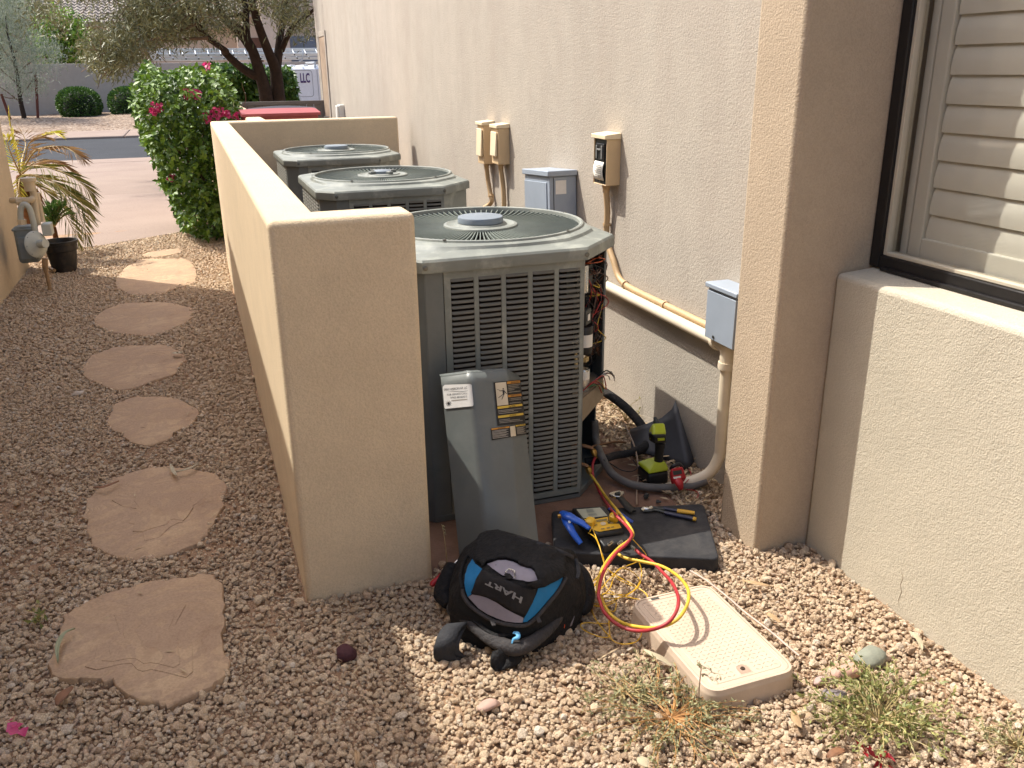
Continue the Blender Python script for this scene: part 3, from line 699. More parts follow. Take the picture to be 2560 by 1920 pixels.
conduit([qA, (1.846, qA.y + .005, .95), (1.848, qA.y + .01, .82), (1.848, 3.75, .72), (1.848, 3.70, .662), (1.848, 3.63, zc_ + .008), (1.848, 3.5, zc_), (1.848, 3.2, zc_), (1.848, 2.86, zc_)], .0155,
        "long tan conduit dropping from the opened disconnect box and turning along the wall", [((1.848, qA.y + .012, .885), (0, 0, 1)), ((1.848, 3.62, zc_ + .007), (0, 1, 0)), ((1.848, 3.235, zc_), (0, 1, 0))])
conduit([qB, (1.845, 5.37, .9), (1.846, 5.36, .78), (1.846, 5.37, .6), (1.84, 5.4, .3)], .016, "straight tan flexible conduit below a closed disconnect box")
conduit([qC, (1.84, 5.665, .9), (1.845, 5.64, .82), (1.845, 5.62, .76), (1.82, 5.75, .70), (1.78, 5.95, .66), (1.72, 6.1, .6)], .016, "bent tan flexible conduit curving away behind the middle condenser", [((1.845, 5.625, .80), (0, 0, 1))])
# grey cabinets
GCAB = mat("grey_cabinet_paint", lin(150, 160, 172), 0.45, 0.1, 0.05, 6)
gc = empty("metal_cabinet", (W, 4.4, .5), "tall blue-grey metal cabinet tilted on the house wall behind the near condenser", "electrical cabinet")
yf = 4.24
M = Matrix.Translation((0, yf, .85)) @ Matrix.Rotation(math.radians(-3.5), 4, 'X') @ Matrix.Translation((0, -yf, -.85))
xo = PY(ZE(1050, 780), 4.24).x
b = MB(); b.box(xo, 1.866, yf, yf + .36, .42, 1.075, M); b.build("case", GCAB, gc, smooth=30, bevel=0.004)
b = MB(); b.box(xo - .012, 1.868, yf - .012, yf + .372, 1.076, 1.105, M); b.build("cover_cap", GCAB, gc, smooth=30, bevel=0.004)
b = MB(); b.box(xo - .006, xo - .001, yf + .03, yf + .355, .44, 1.045, M); b.build("door", GCAB, gc, smooth=30, bevel=0.002)
b = MB(); b.box(xo + .035, xo + .095, yf - .0015, yf - .0005, .985, 1.055, M); b.build("label", PAPER, gc, smooth=0)
b = MB(); b.box(xo + .022, xo + .026, yf - .002, yf - .0002, .43, 1.07, M); b.build("seam", DKG, gc, smooth=0)
gb = empty("junction_box", (W, 2.8, .6), "small grey metal junction box beside the pilaster above the drain pipe", "electrical box")
b = MB(); b.box(1.78, 1.87, 2.60, 2.795, .618, .815); b.build("case", GCAB, gb, smooth=30, bevel=0.003)
b = MB(); b.box(1.768, 1.87, 2.59, 2.803, .8155, .835); b.build("cover_cap", GCAB, gb, smooth=30, bevel=0.004)
b = MB(); b.box(1.774, 1.7795, 2.602, 2.793, .62, .805); b.build("cover", GCAB, gb, smooth=30, bevel=0.002)
b = MB(); b.lathe([(.006, 0), (.006, .003), (0, .004)], 10, (1.7735, 2.73, .635), (-1, 0, 0)); b.build("screw", SCR, gb)
# white sensor box on the far part of the wall
wb = empty("sensor_box", (W, 10.2, 1.2), "small white plastic box on the house wall above the far screen wall", "box")
p0 = PX(ZB(1400, 1280), 1.80); zz = PX(ZB(1340, 1440), 1.80).z
b = MB(); b.box(1.80, 1.872, p0.y, p0.y + .16, zz - .03, p0.z); b.build("case", mat("white_plastic", lin(214, 212, 204), 0.4, 0, 0.04), wb, smooth=30, bevel=0.012, seg=3)
b = MB(); b.box(1.775, 1.80, p0.y + .01, p0.y + .15, zz - .02, p0.z - .01); b.build("cover", MATS["white_plastic"], wb, smooth=30, bevel=0.01, seg=3)

# ---- removed access panel leaning on the near condenser
ap = empty("access_panel", (.86, 2.62, 0), "removed bent grey condenser panel leaning with white sticker and yellow warning labels", "metal panel")
tl = PY(Z4(172, 112), 2.735); tr_ = PY(Z4(700, 62), 2.775); bl = G(Z4(306, 1400), 0.0); br = G(Z4(862, 1400), 0.0)
print("panel", tl, tr_, bl, br)
tl = PY(Z4(172, 118), 2.76); fdt = PY(Z4(372, 92), 2.655); bend_t = PY(Z4(628, 72), 2.675); et = PY(Z4(716, 120), 2.775)
fdb = bl + Vector((fdt.x - tl.x, fdt.y - tl.y, 0)); bend_b = G(Z4(735, 1440), 0.0)
rows = []
for k in range(21):
    u = k / 20
    a_ = bl.lerp(tl, u); f1 = fdb.lerp(fdt, u); m_ = bend_b.lerp(bend_t, u); e_ = br.lerp(et, u)
    rows.append([a_ + Vector((.006, .016, 0)), a_, a_.lerp(f1, .5), a_.lerp(f1, .86), f1 + Vector((-.002, .005, 0)), f1.lerp(m_, .10), f1.lerp(m_, .5), f1.lerp(m_, .93), m_ + Vector((0, .001, 0)), m_.lerp(e_, .12), e_, e_ + Vector((-.003, .018, 0))])
b = MB(); b.strip(rows); apm = b.build("sheet", ACD, ap, smooth=50, fix=False, solid=0.0015)
APB = bvh_of(apm)
b = MB(); top = rows[-1]; b.strip([[p + Vector((0, 0, 0)) for p in top[1:11]], [p + Vector((0, .022, .002)) for p in top[1:11]]]); b.build("top_flange", ACD, ap, smooth=40, solid=0.0012, fix=False)
# stickers
STK = mat("sticker_white", lin(214, 212, 208), 0.5, 0, 0.04, 30); INK = mat("ink_dark", lin(44, 42, 46), 0.7); LBK = mat("label_black", lin(30, 27, 25), 0.6); YEL = mat("label_yellow", lin(214, 178, 66), 0.6, 0, 0.06); ORG = mat("label_orange", lin(204, 140, 50), 0.6, 0, 0.06); LTX = mat("label_print", lin(150, 142, 130), 0.7); CRM = mat("label_cream", lin(206, 192, 166), 0.6)
stq = [ZQ(130, 560), ZQ(200, 480), ZQ(1130, 450), ZQ(1190, 490), ZQ(1262, 1240), ZQ(1230, 1285), ZQ(240, 1385), ZQ(195, 1340)]
stk = drape("sticker", [stq], APB, STK, ap, 0.004, 4)
def rot_text(s, a, b_, c_, d_, mname, par, off, bvh):
    bm = text_polys(s, quadmap(a, b_, c_, d_)); return drape("lettering", None, bvh, mname, par, off, bm=bm)
if stk:
    rot_text("GREAT AMERICAN AIR, LLC", ZQ(185, 715), ZQ(1055, 640), ZQ(1055, 540), ZQ(175, 620), INK, stk, 0.0047, APB)
    rot_text("FOR SERVICE CALL:", ZQ(305, 890), ZQ(1070, 825), ZQ(1060, 760), ZQ(300, 820), INK, stk, 0.0047, APB)
    rot_text("OFFICE: 480-500-8313", ZQ(425, 1005), ZQ(1045, 950), ZQ(1040, 880), ZQ(420, 930), INK, stk, 0.0047, APB)
    drape("swoosh", [[ZQ(255, 755), ZQ(500, 722), ZQ(800, 738), ZQ(1010, 720), ZQ(1120, 685), ZQ(1015, 708), ZQ(800, 725), ZQ(500, 710)]], APB, INK, stk, 0.0047, 30)
    cxs, cys = 355, 1180; polys = [[ZQ(cxs + 55 * math.cos(a), cys + 55 * math.sin(a)) for a in np.linspace(0, 2 * math.pi, 13)[:-1]]]
    for a in np.linspace(0, 2 * math.pi, 11)[:-1]:
        polys.append([ZQ(cxs + r * math.cos(a + w), cys + r * math.sin(a + w)) for r, w in ((68, -.13), (105, -.08), (105, .08), (68, .13))])
    drape("sun_emblem", polys, APB, INK, stk, 0.0047, 30)
    drape("small_print", [[ZQ(460, 1060 + 0), ZQ(1060, 1005), ZQ(1062, 1030), ZQ(462, 1085)]], APB, LTX, stk, 0.0047, 30)
def quadz(a, b_, c_, d_): return [ZW(*a), ZW(*b_), ZW(*c_), ZW(*d_)]
wl = drape("warning_label", [quadz((975, 230), (1395, 188), (1480, 880), (1040, 925))], APB, LBK, ap, 0.0032, 5)
wl2 = drape("warning_label", [quadz((930, 965), (1480, 885), (1495, 1060), (950, 1155))], APB, LBK, ap, 0.0032, 5)
def lab(par, q, m, off=0.0040): return drape("print_block", [quadz(*q)], APB, m, par, off, 5)
lab(wl, ((1000, 240), (1172, 222), (1210, 585), (1035, 605)), CRM)
lab(wl, ((1185, 218), (1385, 200), (1390, 238), (1190, 256)), ORG); lab(wl, ((1205, 432), (1405, 412), (1410, 448), (1210, 468)), ORG)
lab(wl, ((1035, 618), (1422, 572), (1426, 605), (1040, 655)), YEL); lab(wl, ((1045, 765), (1438, 716), (1444, 750), (1050, 802)), YEL)
lab(wl2, ((938, 965), (1225, 928), (1228, 952), (942, 990)), ORG); lab(wl2, ((1318, 915), (1472, 890), (1474, 915), (1320, 938)), YEL); lab(wl2, ((1235, 932), (1308, 920), (1325, 1085), (1250, 1095)), CRM)
for q in ((1200, 275, 190), (1203, 300, 160), (1206, 325, 170), (1208, 350, 90), (1212, 385, 180), (1222, 490, 180), (1224, 512, 185), (1228, 560, 170), (1046, 680, 365), (1048, 700, 240), (1056, 725, 300), (1062, 828, 170), (1066, 850, 320), (1070, 872, 360)):
    lab(wl, ((q[0], q[1]), (q[0] + q[2], q[1] - q[2] * .11), (q[0] + q[2] + 1, q[1] - q[2] * .11 + 9), (q[0] + 1, q[1] + 9)), LTX)
for k_ in range(7):
    lab(wl2, ((948 + k_ * 2, 1005 + k_ * 19), (1210 - 30 * (k_ % 2), 968 + k_ * 19), (1211 - 30 * (k_ % 2), 979 + k_ * 19), (949 + k_ * 2, 1016 + k_ * 19)), LTX)
    lab(wl2, ((1332 + k_ * 2, 952 + k_ * 16), (1460 + k_ * 3 - 25 * (k_ % 2), 935 + k_ * 16), (1461 + k_ * 3 - 25 * (k_ % 2), 943 + k_ * 16), (1333 + k_ * 2, 960 + k_ * 16)), LTX)
rot_text("WARNING", ZW(1238, 248), ZW(1370, 236), ZW(1368, 210), ZW(1236, 222), INK, wl, 0.0048, APB)
rot_text("AVERTISSEMENT", ZW(1238, 460), ZW(1400, 444), ZW(1398, 420), ZW(1236, 436), INK, wl, 0.0048, APB)
rot_text("CAUTION", ZW(1210, 632), ZW(1310, 618), ZW(1308, 592), ZW(1208, 606), INK, wl, 0.0048, APB)
rot_text("CAUTION", ZW(1222, 776), ZW(1325, 762), ZW(1322, 736), ZW(1220, 750), INK, wl, 0.0048, APB)
rot_text("WARNING", ZW(1045, 975), ZW(1165, 958), ZW(1163, 938), ZW(1043, 955), INK, wl2, 0.0048, APB)
rot_text("CAUTION", ZW(1350, 930), ZW(1460, 912), ZW(1458, 894), ZW(1348, 912), INK, wl2, 0.0048, APB)
# struck figure on the label
def limb(pts, w):
    out = []
    for (x0, y0), (x1, y1) in zip(pts[:-1], pts[1:]):
        l = math.hypot(x1 - x0, y1 - y0); nx, ny = -(y1 - y0) / l * w, (x1 - x0) / l * w
        out.append([ZW(x0 + nx, y0 + ny), ZW(x1 + nx, y1 + ny), ZW(x1 - nx, y1 - ny), ZW(x0 - nx, y0 - ny)])
    return out
polys = [[ZW(1126 + 11 * math.cos(a), 333 + 12 * math.sin(a)) for a in np.linspace(0, 6.28, 10)[:-1]], [ZW(1116, 355), ZW(1144, 352), ZW(1148, 420), ZW(1122, 425)]]
polys += limb([(1120, 362), (1070, 368)], 5) + limb([(1140, 362), (1180, 412)], 5) + limb([(1128, 420), (1052, 475)], 5) + limb([(1138, 420), (1104, 502)], 5) + limb([(1028, 346), (1060, 350), (1072, 362)], 3)
drape("pictogram", polys, APB, INK, wl, 0.0048, 60)
# ================================================================== things lying by the condenser
def slab4(q, th, down=Vector((0, 0, -1))):
    """block under a free quad (corner order round the quad)"""
    b = MB(); q = [Vector(p) for p in q]; b.add(q + [p + down * th for p in q], [(0, 1, 2, 3), (7, 6, 5, 4), (0, 4, 5, 1), (1, 5, 6, 2), (2, 6, 7, 3), (3, 7, 4, 0)]); return b
def roundpoly(P, r, n=5):
    out = []; m = len(P)
    for i in range(m):
        a, b_, c_ = Vector(P[i - 1][:2]), Vector(P[i][:2]), Vector(P[(i + 1) % m][:2])
        d1 = (a - b_).normalized(); d2 = (c_ - b_).normalized(); p1 = b_ + d1 * r; p2 = b_ + d2 * r
        for k in range(n + 1):
            t_ = k / n; out.append(tuple((p1 * (1 - t_) ** 2 + b_ * 2 * t_ * (1 - t_) + p2 * t_ ** 2)))
    return out
# black plastic equipment pad used as a work mat
MATM = mat("black_composite", lin(38, 38, 41), 0.7, 0, 0.2, 12, (120, 0.3, 0.004), 0.4, (lin(92, 88, 84), 0.35, 8))
mq = [G(Z4(935, 1040), .042), G(Z4(1990, 992), .042), G(Z4(2100, 1375), .042), G(Z4(955, 1325), .042)]
b = MB(); b.prism(roundpoly(mq, .025), -0.012, .042)
wmat = b.build("work_pad", MATM, None, base=((mq[0] + mq[2]) / 2).to_2d().to_3d(), smooth=30, bevel=0.006, seg=3); tag(wmat, "thick black plastic pad holding gauge and pliers", "pad")
# manifold gauge
YPL = mat("yellow_plastic", lin(214, 168, 40), 0.45, 0, 0.05, 20); SCRN = mat("lcd_screen", lin(150, 150, 132), 0.25, 0, 0.05, 6, None, 0.6)
ga = empty("manifold_gauge", G(ZG(700, 600), .042), "yellow and black digital gauge with grey screen on the black pad", "gauge")
TL_, TR_, BR_, BL_ = G(ZG(285, 225), .125), G(ZG(765, 195), .125), G(ZG(1050, 560), .095), G(ZG(655, 620), .095)
gf = slab4([TL_, TR_, BR_, BL_], .05).build("body", BLKP, ga, smooth=30, bevel=0.006, seg=3)
bb = slab4([BL_.lerp(BR_, .02) + Vector((0, .0, -.012)), BR_ + Vector((0.01, 0, -.012)), G(ZG(1165, 690), .072), G(ZG(760, 790), .072)], .03).build("valve_block", BLKP, ga, smooth=30, bevel=0.006, seg=3)
GB = bvh_of(gf); GB2 = bvh_of(bb)
drape("screen_bezel", [[ZG(330, 250), ZG(712, 222), ZG(840, 360), ZG(445, 402)]], GB, mat("bezel_dark", lin(14, 14, 15), 0.3), ga, .001, 30)
drape("screen", [[ZG(355, 258), ZG(700, 232), ZG(808, 352), ZG(455, 390)]], GB, SCRN, ga, .002, 30)
drape("screen_readout", [[ZG(490, 262), ZG(590, 255), ZG(620, 300), ZG(515, 310)], [ZG(520, 330), ZG(640, 318), ZG(660, 345), ZG(540, 355)]], GB, mat("lcd_segment", lin(112, 114, 102), 0.4), ga, .003, 30)
yp = drape("keypad", [[ZG(465, 402), ZG(640, 400), ZG(800, 372), ZG(905, 352), ZG(1012, 530), ZG(690, 585), ZG(600, 560)]], GB, YPL, ga, .0025, 20)
for q in (((640, 420), (800, 400), (795, 428), (650, 450)), ((790, 435), (835, 430), (840, 450), (798, 455)), ((836, 458), (890, 450), (895, 470), (842, 478)), ((710, 545), (760, 538), (765, 552), (715, 560)), ((790, 530), (840, 522), (845, 540), (796, 548)), ((590, 455), (620, 450), (625, 465), (595, 470)), ((615, 490), (655, 484), (660, 496), (620, 502)), ((860, 520), (900, 512), (903, 526), (864, 534))):
    drape("button", [[ZG(*p) for p in q]], GB, mat("button_grey", lin(130, 112, 66), 0.5), ga, .0045, 40)
drape("button", [[ZG(742 + 42 * math.cos(a), 473 + 26 * math.sin(a)) for a in np.linspace(0, 6.28, 15)[:-1]]], GB, mat("button_pale", lin(190, 172, 140), 0.5), ga, .0045, 60)
for px_ in ((555, 470), (900, 400)):
    q = hit(GB, ZG(*px_), 0) or BL_
    c = MB(); c.lathe([(.017, 0), (.0175, .012), (.015, .022), (.006, .026), (0, .026)], 16, q, (-.15, -.25, 1)); c.build("valve_knob", YPL, ga, smooth=30)
q = hit(GB2, ZG(915, 615), 0)
if q is not None:
    c = MB(); c.lathe([(.009, 0), (.011, .002), (.009, .004), (.004, .003), (0, .003)], 18, q, (0, -.6, .8)); c.build("port_ring", BRS, ga, smooth=30)
STL = mat("polished_steel", lin(190, 188, 182), 0.25, 0.95, 0.08)
for a_, b2 in (((820, 770), (880, 725)), ((965, 760), (1020, 715)), ((1160, 790), (1215, 850))):
    p, q = G(ZG(*a_), .07), G(ZG(*b2), .085)
    c = MB(); c.tube([p, p.lerp(q, .5), q], [.0055, .0065, .005], 10); c.build("hose_port", STL, ga, smooth=50)
BLU = mat("blue_plastic", lin(40, 92, 190), 0.35, 0, 0.06, 10, None, 0.5)
cl = empty("pipe_clamp", G(ZG(300, 450), .1), "bright blue spring clamp with open jaws leaning on the gauge", "clamp")
def flatbar(pts, r, flat, name, m, par, n=10): c = MB(); P = smooth_path(pts, 6); rr = np.interp(np.linspace(0, 1, len(P)), np.linspace(0, 1, len(r)), r); c.tube(P, list(rr), n, True, flat); return c.build(name, m, par, smooth=60)
zc = .115
flatbar([G(ZG(150, 300), zc), G(ZG(230, 350), zc + .008), G(ZG(330, 400), zc + .006), G(ZG(440, 455), zc), G(ZG(545, 535), zc - .008)], [.013, .021, .017, .014, .009], .6, "handle", BLU, cl)
flatbar([G(ZG(190, 370), zc - .005), G(ZG(230, 460), zc - .01), G(ZG(290, 570), zc - .02), G(ZG(350, 660), zc - .035), G(ZG(420, 750), zc - .05)], [.015, .017, .013, .012, .010], .6, "handle", BLU, cl)
flatbar([G(ZG(295, 480), zc - .01), G(ZG(320, 560), zc - .02), G(ZG(370, 620), zc - .03)], [.006, .005, .004], .6, "jaw_pad", mat("navy_plastic", lin(24, 34, 84), 0.4), cl)
c = MB(); c.lathe([(.0, -.014), (.008, -.014), (.0085, .014), (.0, .014)], 14, G(ZG(148, 348), zc), (1, -.6, .2)); c.build("jaw_roller", BRS, cl, smooth=40)
c = MB(); c.lathe([(0, 0), (.005, 0), (.005, .004), (0, .005)], 12, G(ZG(250, 440), zc + .012), (-.1, -.7, .7)); c.build("pivot_pin", STL, cl, smooth=40)
cl2 = empty("pipe_clamp", G(ZG(1000, 350), .08), "blue clamp lying half hidden behind the red hose", "clamp")
flatbar([G(ZG(830, 240), .10), G(ZG(930, 290), .098), G(ZG(1050, 370), .09), G(ZG(1175, 440), .08)], [.006, .013, .012, .007], .6, "handle", mat("blue_plastic_dull", lin(44, 66, 140), 0.45), cl2)
flatbar([G(ZG(840, 262), .088), G(ZG(930, 320), .08), G(ZG(1020, 400), .07)], [.006, .009, .006], .6, "jaw_arm", MATS["navy_plastic"], cl2)
# hoses and leads
RED = mat("red_hose_rubber", lin(162, 46, 52), 0.48, 0, 0.14, 30, None, 0.4, (lin(120, 60, 56), .5, 14)); YLH = mat("yellow_hose_rubber", lin(206, 170, 56), 0.48, 0, 0.12, 30, None, 0.4, (lin(160, 132, 60), .5, 14)); YLW = mat("yellow_lead", lin(206, 160, 30), 0.45, 0, 0.06, 18)
def zpath(l): return [Vector(p) if len(p) == 3 and not isinstance(p[0], tuple) else G(p[0], p[1]) for p in l]
ztop = v1.z
rp = [v1 + Vector((.006, -.004, -.022)), PY(Z4(1222, 720), 2.94), PY(Z4(1222, 790), 2.90), PY(Z4(1245, 860), 2.86), PY(Z4(1290, 950), 2.80)]
rp += [G(Z4(x, y), z) for x, y, z in ((1370, 1060, .13), (1440, 1130, .135), (1487, 1190, .14), (1488, 1225, .14), (1450, 1275, .13), (1380, 1340, .12), (1315, 1430, .11), (1278, 1520, .105), (1262, 1620, .10))]
rp += [G(Z5(x, y), z) for x, y, z in ((1272, 700, .09), (1302, 775, .075), (1370, 845, .06), (1460, 892, .055), (1560, 905, .07), (1660, 888, .10), (1740, 848, .12), (1795, 780, .135), (1815, 700, .14), (1800, 630, .13), (1760, 560, .115), (1700, 495, .10), (1630, 425, .09), (1560, 380, .085), (1518, 345, .085))]
hose("refrigerant_hose", "red refrigerant hose looping from condenser valve over the gravel", "hose", rp, .0054, RED, 10, 6)
yp_ = [v2 + Vector((.006, -.004, -.022)), PY(Z4(1212, 800), 2.88), PY(Z4(1250, 850), 2.84), PY(Z4(1310, 940), 2.78)]
yp_ += [G(Z4(x, y), z) for x, y, z in ((1395, 1045, .13), (1462, 1130, .12), (1500, 1200, .115), (1470, 1248, .12), (1400, 1300, .112), (1325, 1385, .10), (1275, 1480, .095), (1255, 1590, .09))]
yp_ += [G(Z5(x, y), z) for x, y, z in ((1275, 680, .075), (1330, 775, .055), (1420, 845, .05), (1540, 878, .07), (1680, 880, .10), (1800, 830, .125), (1868, 740, .14), (1886, 650, .14), (1860, 580, .13), (1790, 510, .115), (1690, 455, .10), (1560, 425, .09), (1460, 405, .085), (1395, 372, .085), (1385, 350, .085))]
hose("refrigerant_hose", "yellow refrigerant hose looping beside the red one over the gravel", "hose", yp_, .0052, YLH, 10, 6)
for lst, lb_ in zip(([(1200, 1190, .10), (1235, 1110, .12), (1222, 1090, .125), (1205, 1110, .12), (1235, 1200, .10), (1270, 1290, .09), (1290, 1370, .07), (1320, 1440, .05), (1400, 1500, .03), (1480, 1540, .025), (1560, 1590, .02), (1600, 1630, .02)],
            [(1190, 1195, .10), (1240, 1230, .10), (1275, 1310, .085), (1300, 1400, .06), (1270, 1480, .04), (1200, 1560, .02), (1175, 1630, .02), (1210, 1690, .02), (1290, 1700, .025)]), ("thin yellow test lead arching over the gauge knob and out onto the gravel", "thin yellow test lead running from the blue clamp down beside the backpack")):
    hose("test_lead", lb_, "cable", [G(Z4(*q[:2]), q[2]) for q in lst], .0018, YLW, 6, 6, "yellow test leads")
hose("test_lead", "thin yellow test lead crossing from the gauge to the tangle", "cable", [G(Z4(*q[:2]), q[2]) for q in ((1500, 1240, .09), (1580, 1330, .07), (1585, 1365, .06), (1520, 1400, .05), (1420, 1440, .04), (1350, 1500, .03), (1290, 1570, .02), (1250, 1620, .02), (1290, 1650, .02), (1400, 1645, .02), (1470, 1620, .022), (1540, 1560, .025), (1560, 1480, .03), (1550, 1420, .05), (1525, 1370, .07))], .0017, YLW, 6, 6, "yellow test leads")
hose("test_lead", "tangled thin yellow test lead lying in loops on the gravel beside the backpack", "cable", [G(Z5(*q[:2]), q[2]) for q in ((1180, 690, .02), (1230, 730, .02), (1310, 735, .03), (1380, 705, .03), (1370, 770, .025), (1320, 740, .03), (1290, 650, .02), (1400, 660, .02), (1560, 690, .02), (1600, 680, .02), (1570, 630, .02), (1400, 550, .02), (1320, 480, .03), (1250, 560, .02), (1210, 680, .02), (1225, 790, .02), (1290, 890, .02), (1335, 945, .02), (1270, 945, .02), (1170, 905, .02), (1138, 865, .02), (1180, 848, .02), (1330, 852, .02), (1330, 790, .03), (1335, 870, .02), (1350, 960, .02), (1420, 995, .02), (1510, 985, .02), (1555, 940, .02), (1555, 900, .02))], .0017, YLW, 6, 6, "yellow test leads")
hose("test_lead", "thin yellow test lead looped loosely under the red hose on sunlit stones", "cable", [G(Z5(*q[:2]), q[2]) for q in ((1330, 470, .06), (1300, 540, .04), (1330, 620, .025), (1420, 655, .02), (1500, 630, .02), (1545, 560, .025), (1500, 500, .03), (1420, 470, .03), (1370, 520, .025), (1340, 610, .02), (1270, 660, .02), (1215, 600, .02), (1190, 640, .02), (1200, 700, .02), (1290, 720, .02), (1400, 680, .02))], .0017, YLW, 6, 6, "yellow test leads")
# pliers
NAV = mat("navy_grip", lin(30, 34, 58), 0.5); YGR = mat("yellow_grip", lin(196, 150, 40), 0.5)
pl = empty("pliers", G(ZG(1700, 290), .05), "groove pliers with navy and yellow grips on the black pad", "pliers")
flatbar([G(ZG(1300, 262), .052), G(ZG(1345, 235), .054), G(ZG(1400, 240), .054), G(ZG(1450, 215), .056)], [.006, .010, .009, .008], .5, "jaw", STL, pl)
flatbar([G(ZG(1330, 275), .050), G(ZG(1420, 265), .052), G(ZG(1500, 255), .052), G(ZG(1640, 290), .050)], [.005, .009, .007, .006], .5, "jaw", DKG, pl)
flatbar([G(ZG(1460, 215), .056), G(ZG(1560, 235), .053), G(ZG(1640, 245), .052)], [.006, .006, .006], .5, "jaw", DKG, pl)
flatbar([G(ZG(1625, 235), .052), G(ZG(1720, 255), .052), G(ZG(1830, 275), .052)], [.009, .008, .009], .7, "handle", NAV, pl)
flatbar([G(ZG(1822, 275), .052), G(ZG(1950, 290), .052), G(ZG(2075, 305), .052)], [.0105, .0105, .009], .7, "grip", YGR, pl)
flatbar([G(ZG(1640, 300), .052), G(ZG(1800, 335), .052), G(ZG(1950, 365), .052), G(ZG(2060, 390), .052)], [.009, .010, .0105, .010], .7, "handle", NAV, pl)
flatbar([G(ZG(2055, 388), .052), G(ZG(2095, 397), .052)], [.0105, .009], .7, "grip", YGR, pl)
# adjustable wrench
wr = empty("adjustable_wrench", G(ZG(1060, 150), .04), "adjustable wrench with steel jaw and black handle propped on the pad", "wrench")
flatbar([G(ZG(960, 50), .06), G(ZG(1030, 130), .062), G(ZG(1110, 220), .058), G(ZG(1180, 285), .056)], [.014, .015, .017, .014], .35, "handle", BLKP, wr)
c = MB(); hp = [G(ZG(*q), .07) for q in ((825, 30), (850, 0), (900, -15), (985, -25), (1055, -8), (1040, 25), (985, 62), (930, 62), (870, 45))]
n_ = len(hp); c.add(hp + [p + Vector((0, 0, -.012)) for p in hp], [tuple(range(n_)), tuple(range(n_, 2 * n_))[::-1]] + [(i, (i + 1) % n_, n_ + (i + 1) % n_, n_ + i) for i in range(n_)]); c.build("jaw", STL, wr, smooth=30, bevel=0.002)
c = MB(); c.tube([G(ZG(925, 30), .074), G(ZG(985, 10), .074)], .006, 10); c.build("adjusting_screw", DKG, wr)
# cordless driver
dr_ = empty("cordless_driver", (1.66, 2.93, 0), "lime green and black cordless driver standing upright on its battery", "power drill")
LIM = mat("lime_plastic", lin(166, 176, 36), 0.45, 0, 0.06, 16)
yd = G(ZD(1030, 1392), .0).y + .035
def pybox(conv, x0, y0, x1, y1, yf, dep, name, m, par, bevel=.006, M=None):
    a_, c_ = PY(conv(x0, y0), yf), PY(conv(x1, y1), yf); b = MB(); b.box(min(a_.x, c_.x), max(a_.x, c_.x), yf, yf + dep, min(a_.z, c_.z), max(a_.z, c_.z), M); return b.build(name, m, par, smooth=30, bevel=bevel, seg=3)
zbat = PY(ZD(1000, 1385), yd - .03).z
bt = pybox(ZD, 895, 1255, 1165, 1395, yd - .035, .10, "battery", BLKP, dr_, .01)
b = MB(); a0, a1 = PY(ZD(893, 1235), yd - .035), PY(ZD(1172, 1235), yd - .035); h1, h2 = PY(ZD(950, 1080), yd), PY(ZD(1100, 1085), yd)
zt1 = PY(ZD(1030, 1180), yd - .035).z
b.add([(a0.x, yd - .037, a0.z - .004), (a1.x, yd - .037, a0.z - .004), (a1.x, yd + .067, a0.z - .004), (a0.x, yd + .067, a0.z - .004), (a0.x + .002, yd - .033, zt1), (a1.x - .002, yd - .033, zt1), (a1.x - .002, yd + .06, zt1), (a0.x + .002, yd + .06, zt1), (h1.x, yd - .016, h1.z), (h2.x, yd - .016, h1.z), (h2.x, yd + .04, h1.z), (h1.x, yd + .04, h1.z)],
      [(0, 3, 2, 1)] + [(i, (i + 1) % 4, 4 + (i + 1) % 4, 4 + i) for i in range(4)] + [(4 + i, 4 + (i + 1) % 4, 8 + (i + 1) % 4, 8 + i) for i in range(4)] + [(8, 9, 10, 11)]); b.build("foot", LIM, dr_, smooth=30, bevel=0.006, seg=3)
flatbar([PY(ZD(1030, 1100), yd + .005), PY(ZD(1035, 1000), yd + .004), PY(ZD(1045, 900), yd + .0), PY(ZD(1055, 800), yd - .004)], [.020, .0175, .0185, .022], 1.0, "handle", BLKP, dr_, 14)
hd = [PY(ZD(950, 700), yd - .035), PY(ZD(1150, 690), yd - .035), PY(ZD(1120, 525), yd + .02), PY(ZD(945, 535), yd + .02)]
b = slab4(hd, .055, Vector((0.05, .6, -.75)).normalized()); b.build("motor_housing", LIM, dr_, smooth=30, bevel=0.012, seg=4)
b = slab4([PY(ZD(972, 835), yd - .032), PY(ZD(1150, 820), yd - .032), PY(ZD(1152, 695), yd - .037), PY(ZD(955, 700), yd - .037)], .05, Vector((0, 1, -.1)).normalized()); rc = b.build("rear_cap", BLKP, dr_, smooth=30, bevel=0.012, seg=4)
b = slab4([PY(ZD(1025, 785), yd - .0385), PY(ZD(1115, 780), yd - .0385), PY(ZD(1115, 750), yd - .0395), PY(ZD(1022, 755), yd - .0395)], .004, Vector((0, 1, 0))); b.build("badge", LIM, rc, smooth=0)
c = MB(); p = PY(ZD(1000, 525), yd + .04); c.lathe([(.014, -.02), (.013, .004), (.009, .010), (.007, .02), (.004, .022), (0, .022)], 14, p, (-.1, .5, .85)); c.build("chuck", DKG, dr_, smooth=30)
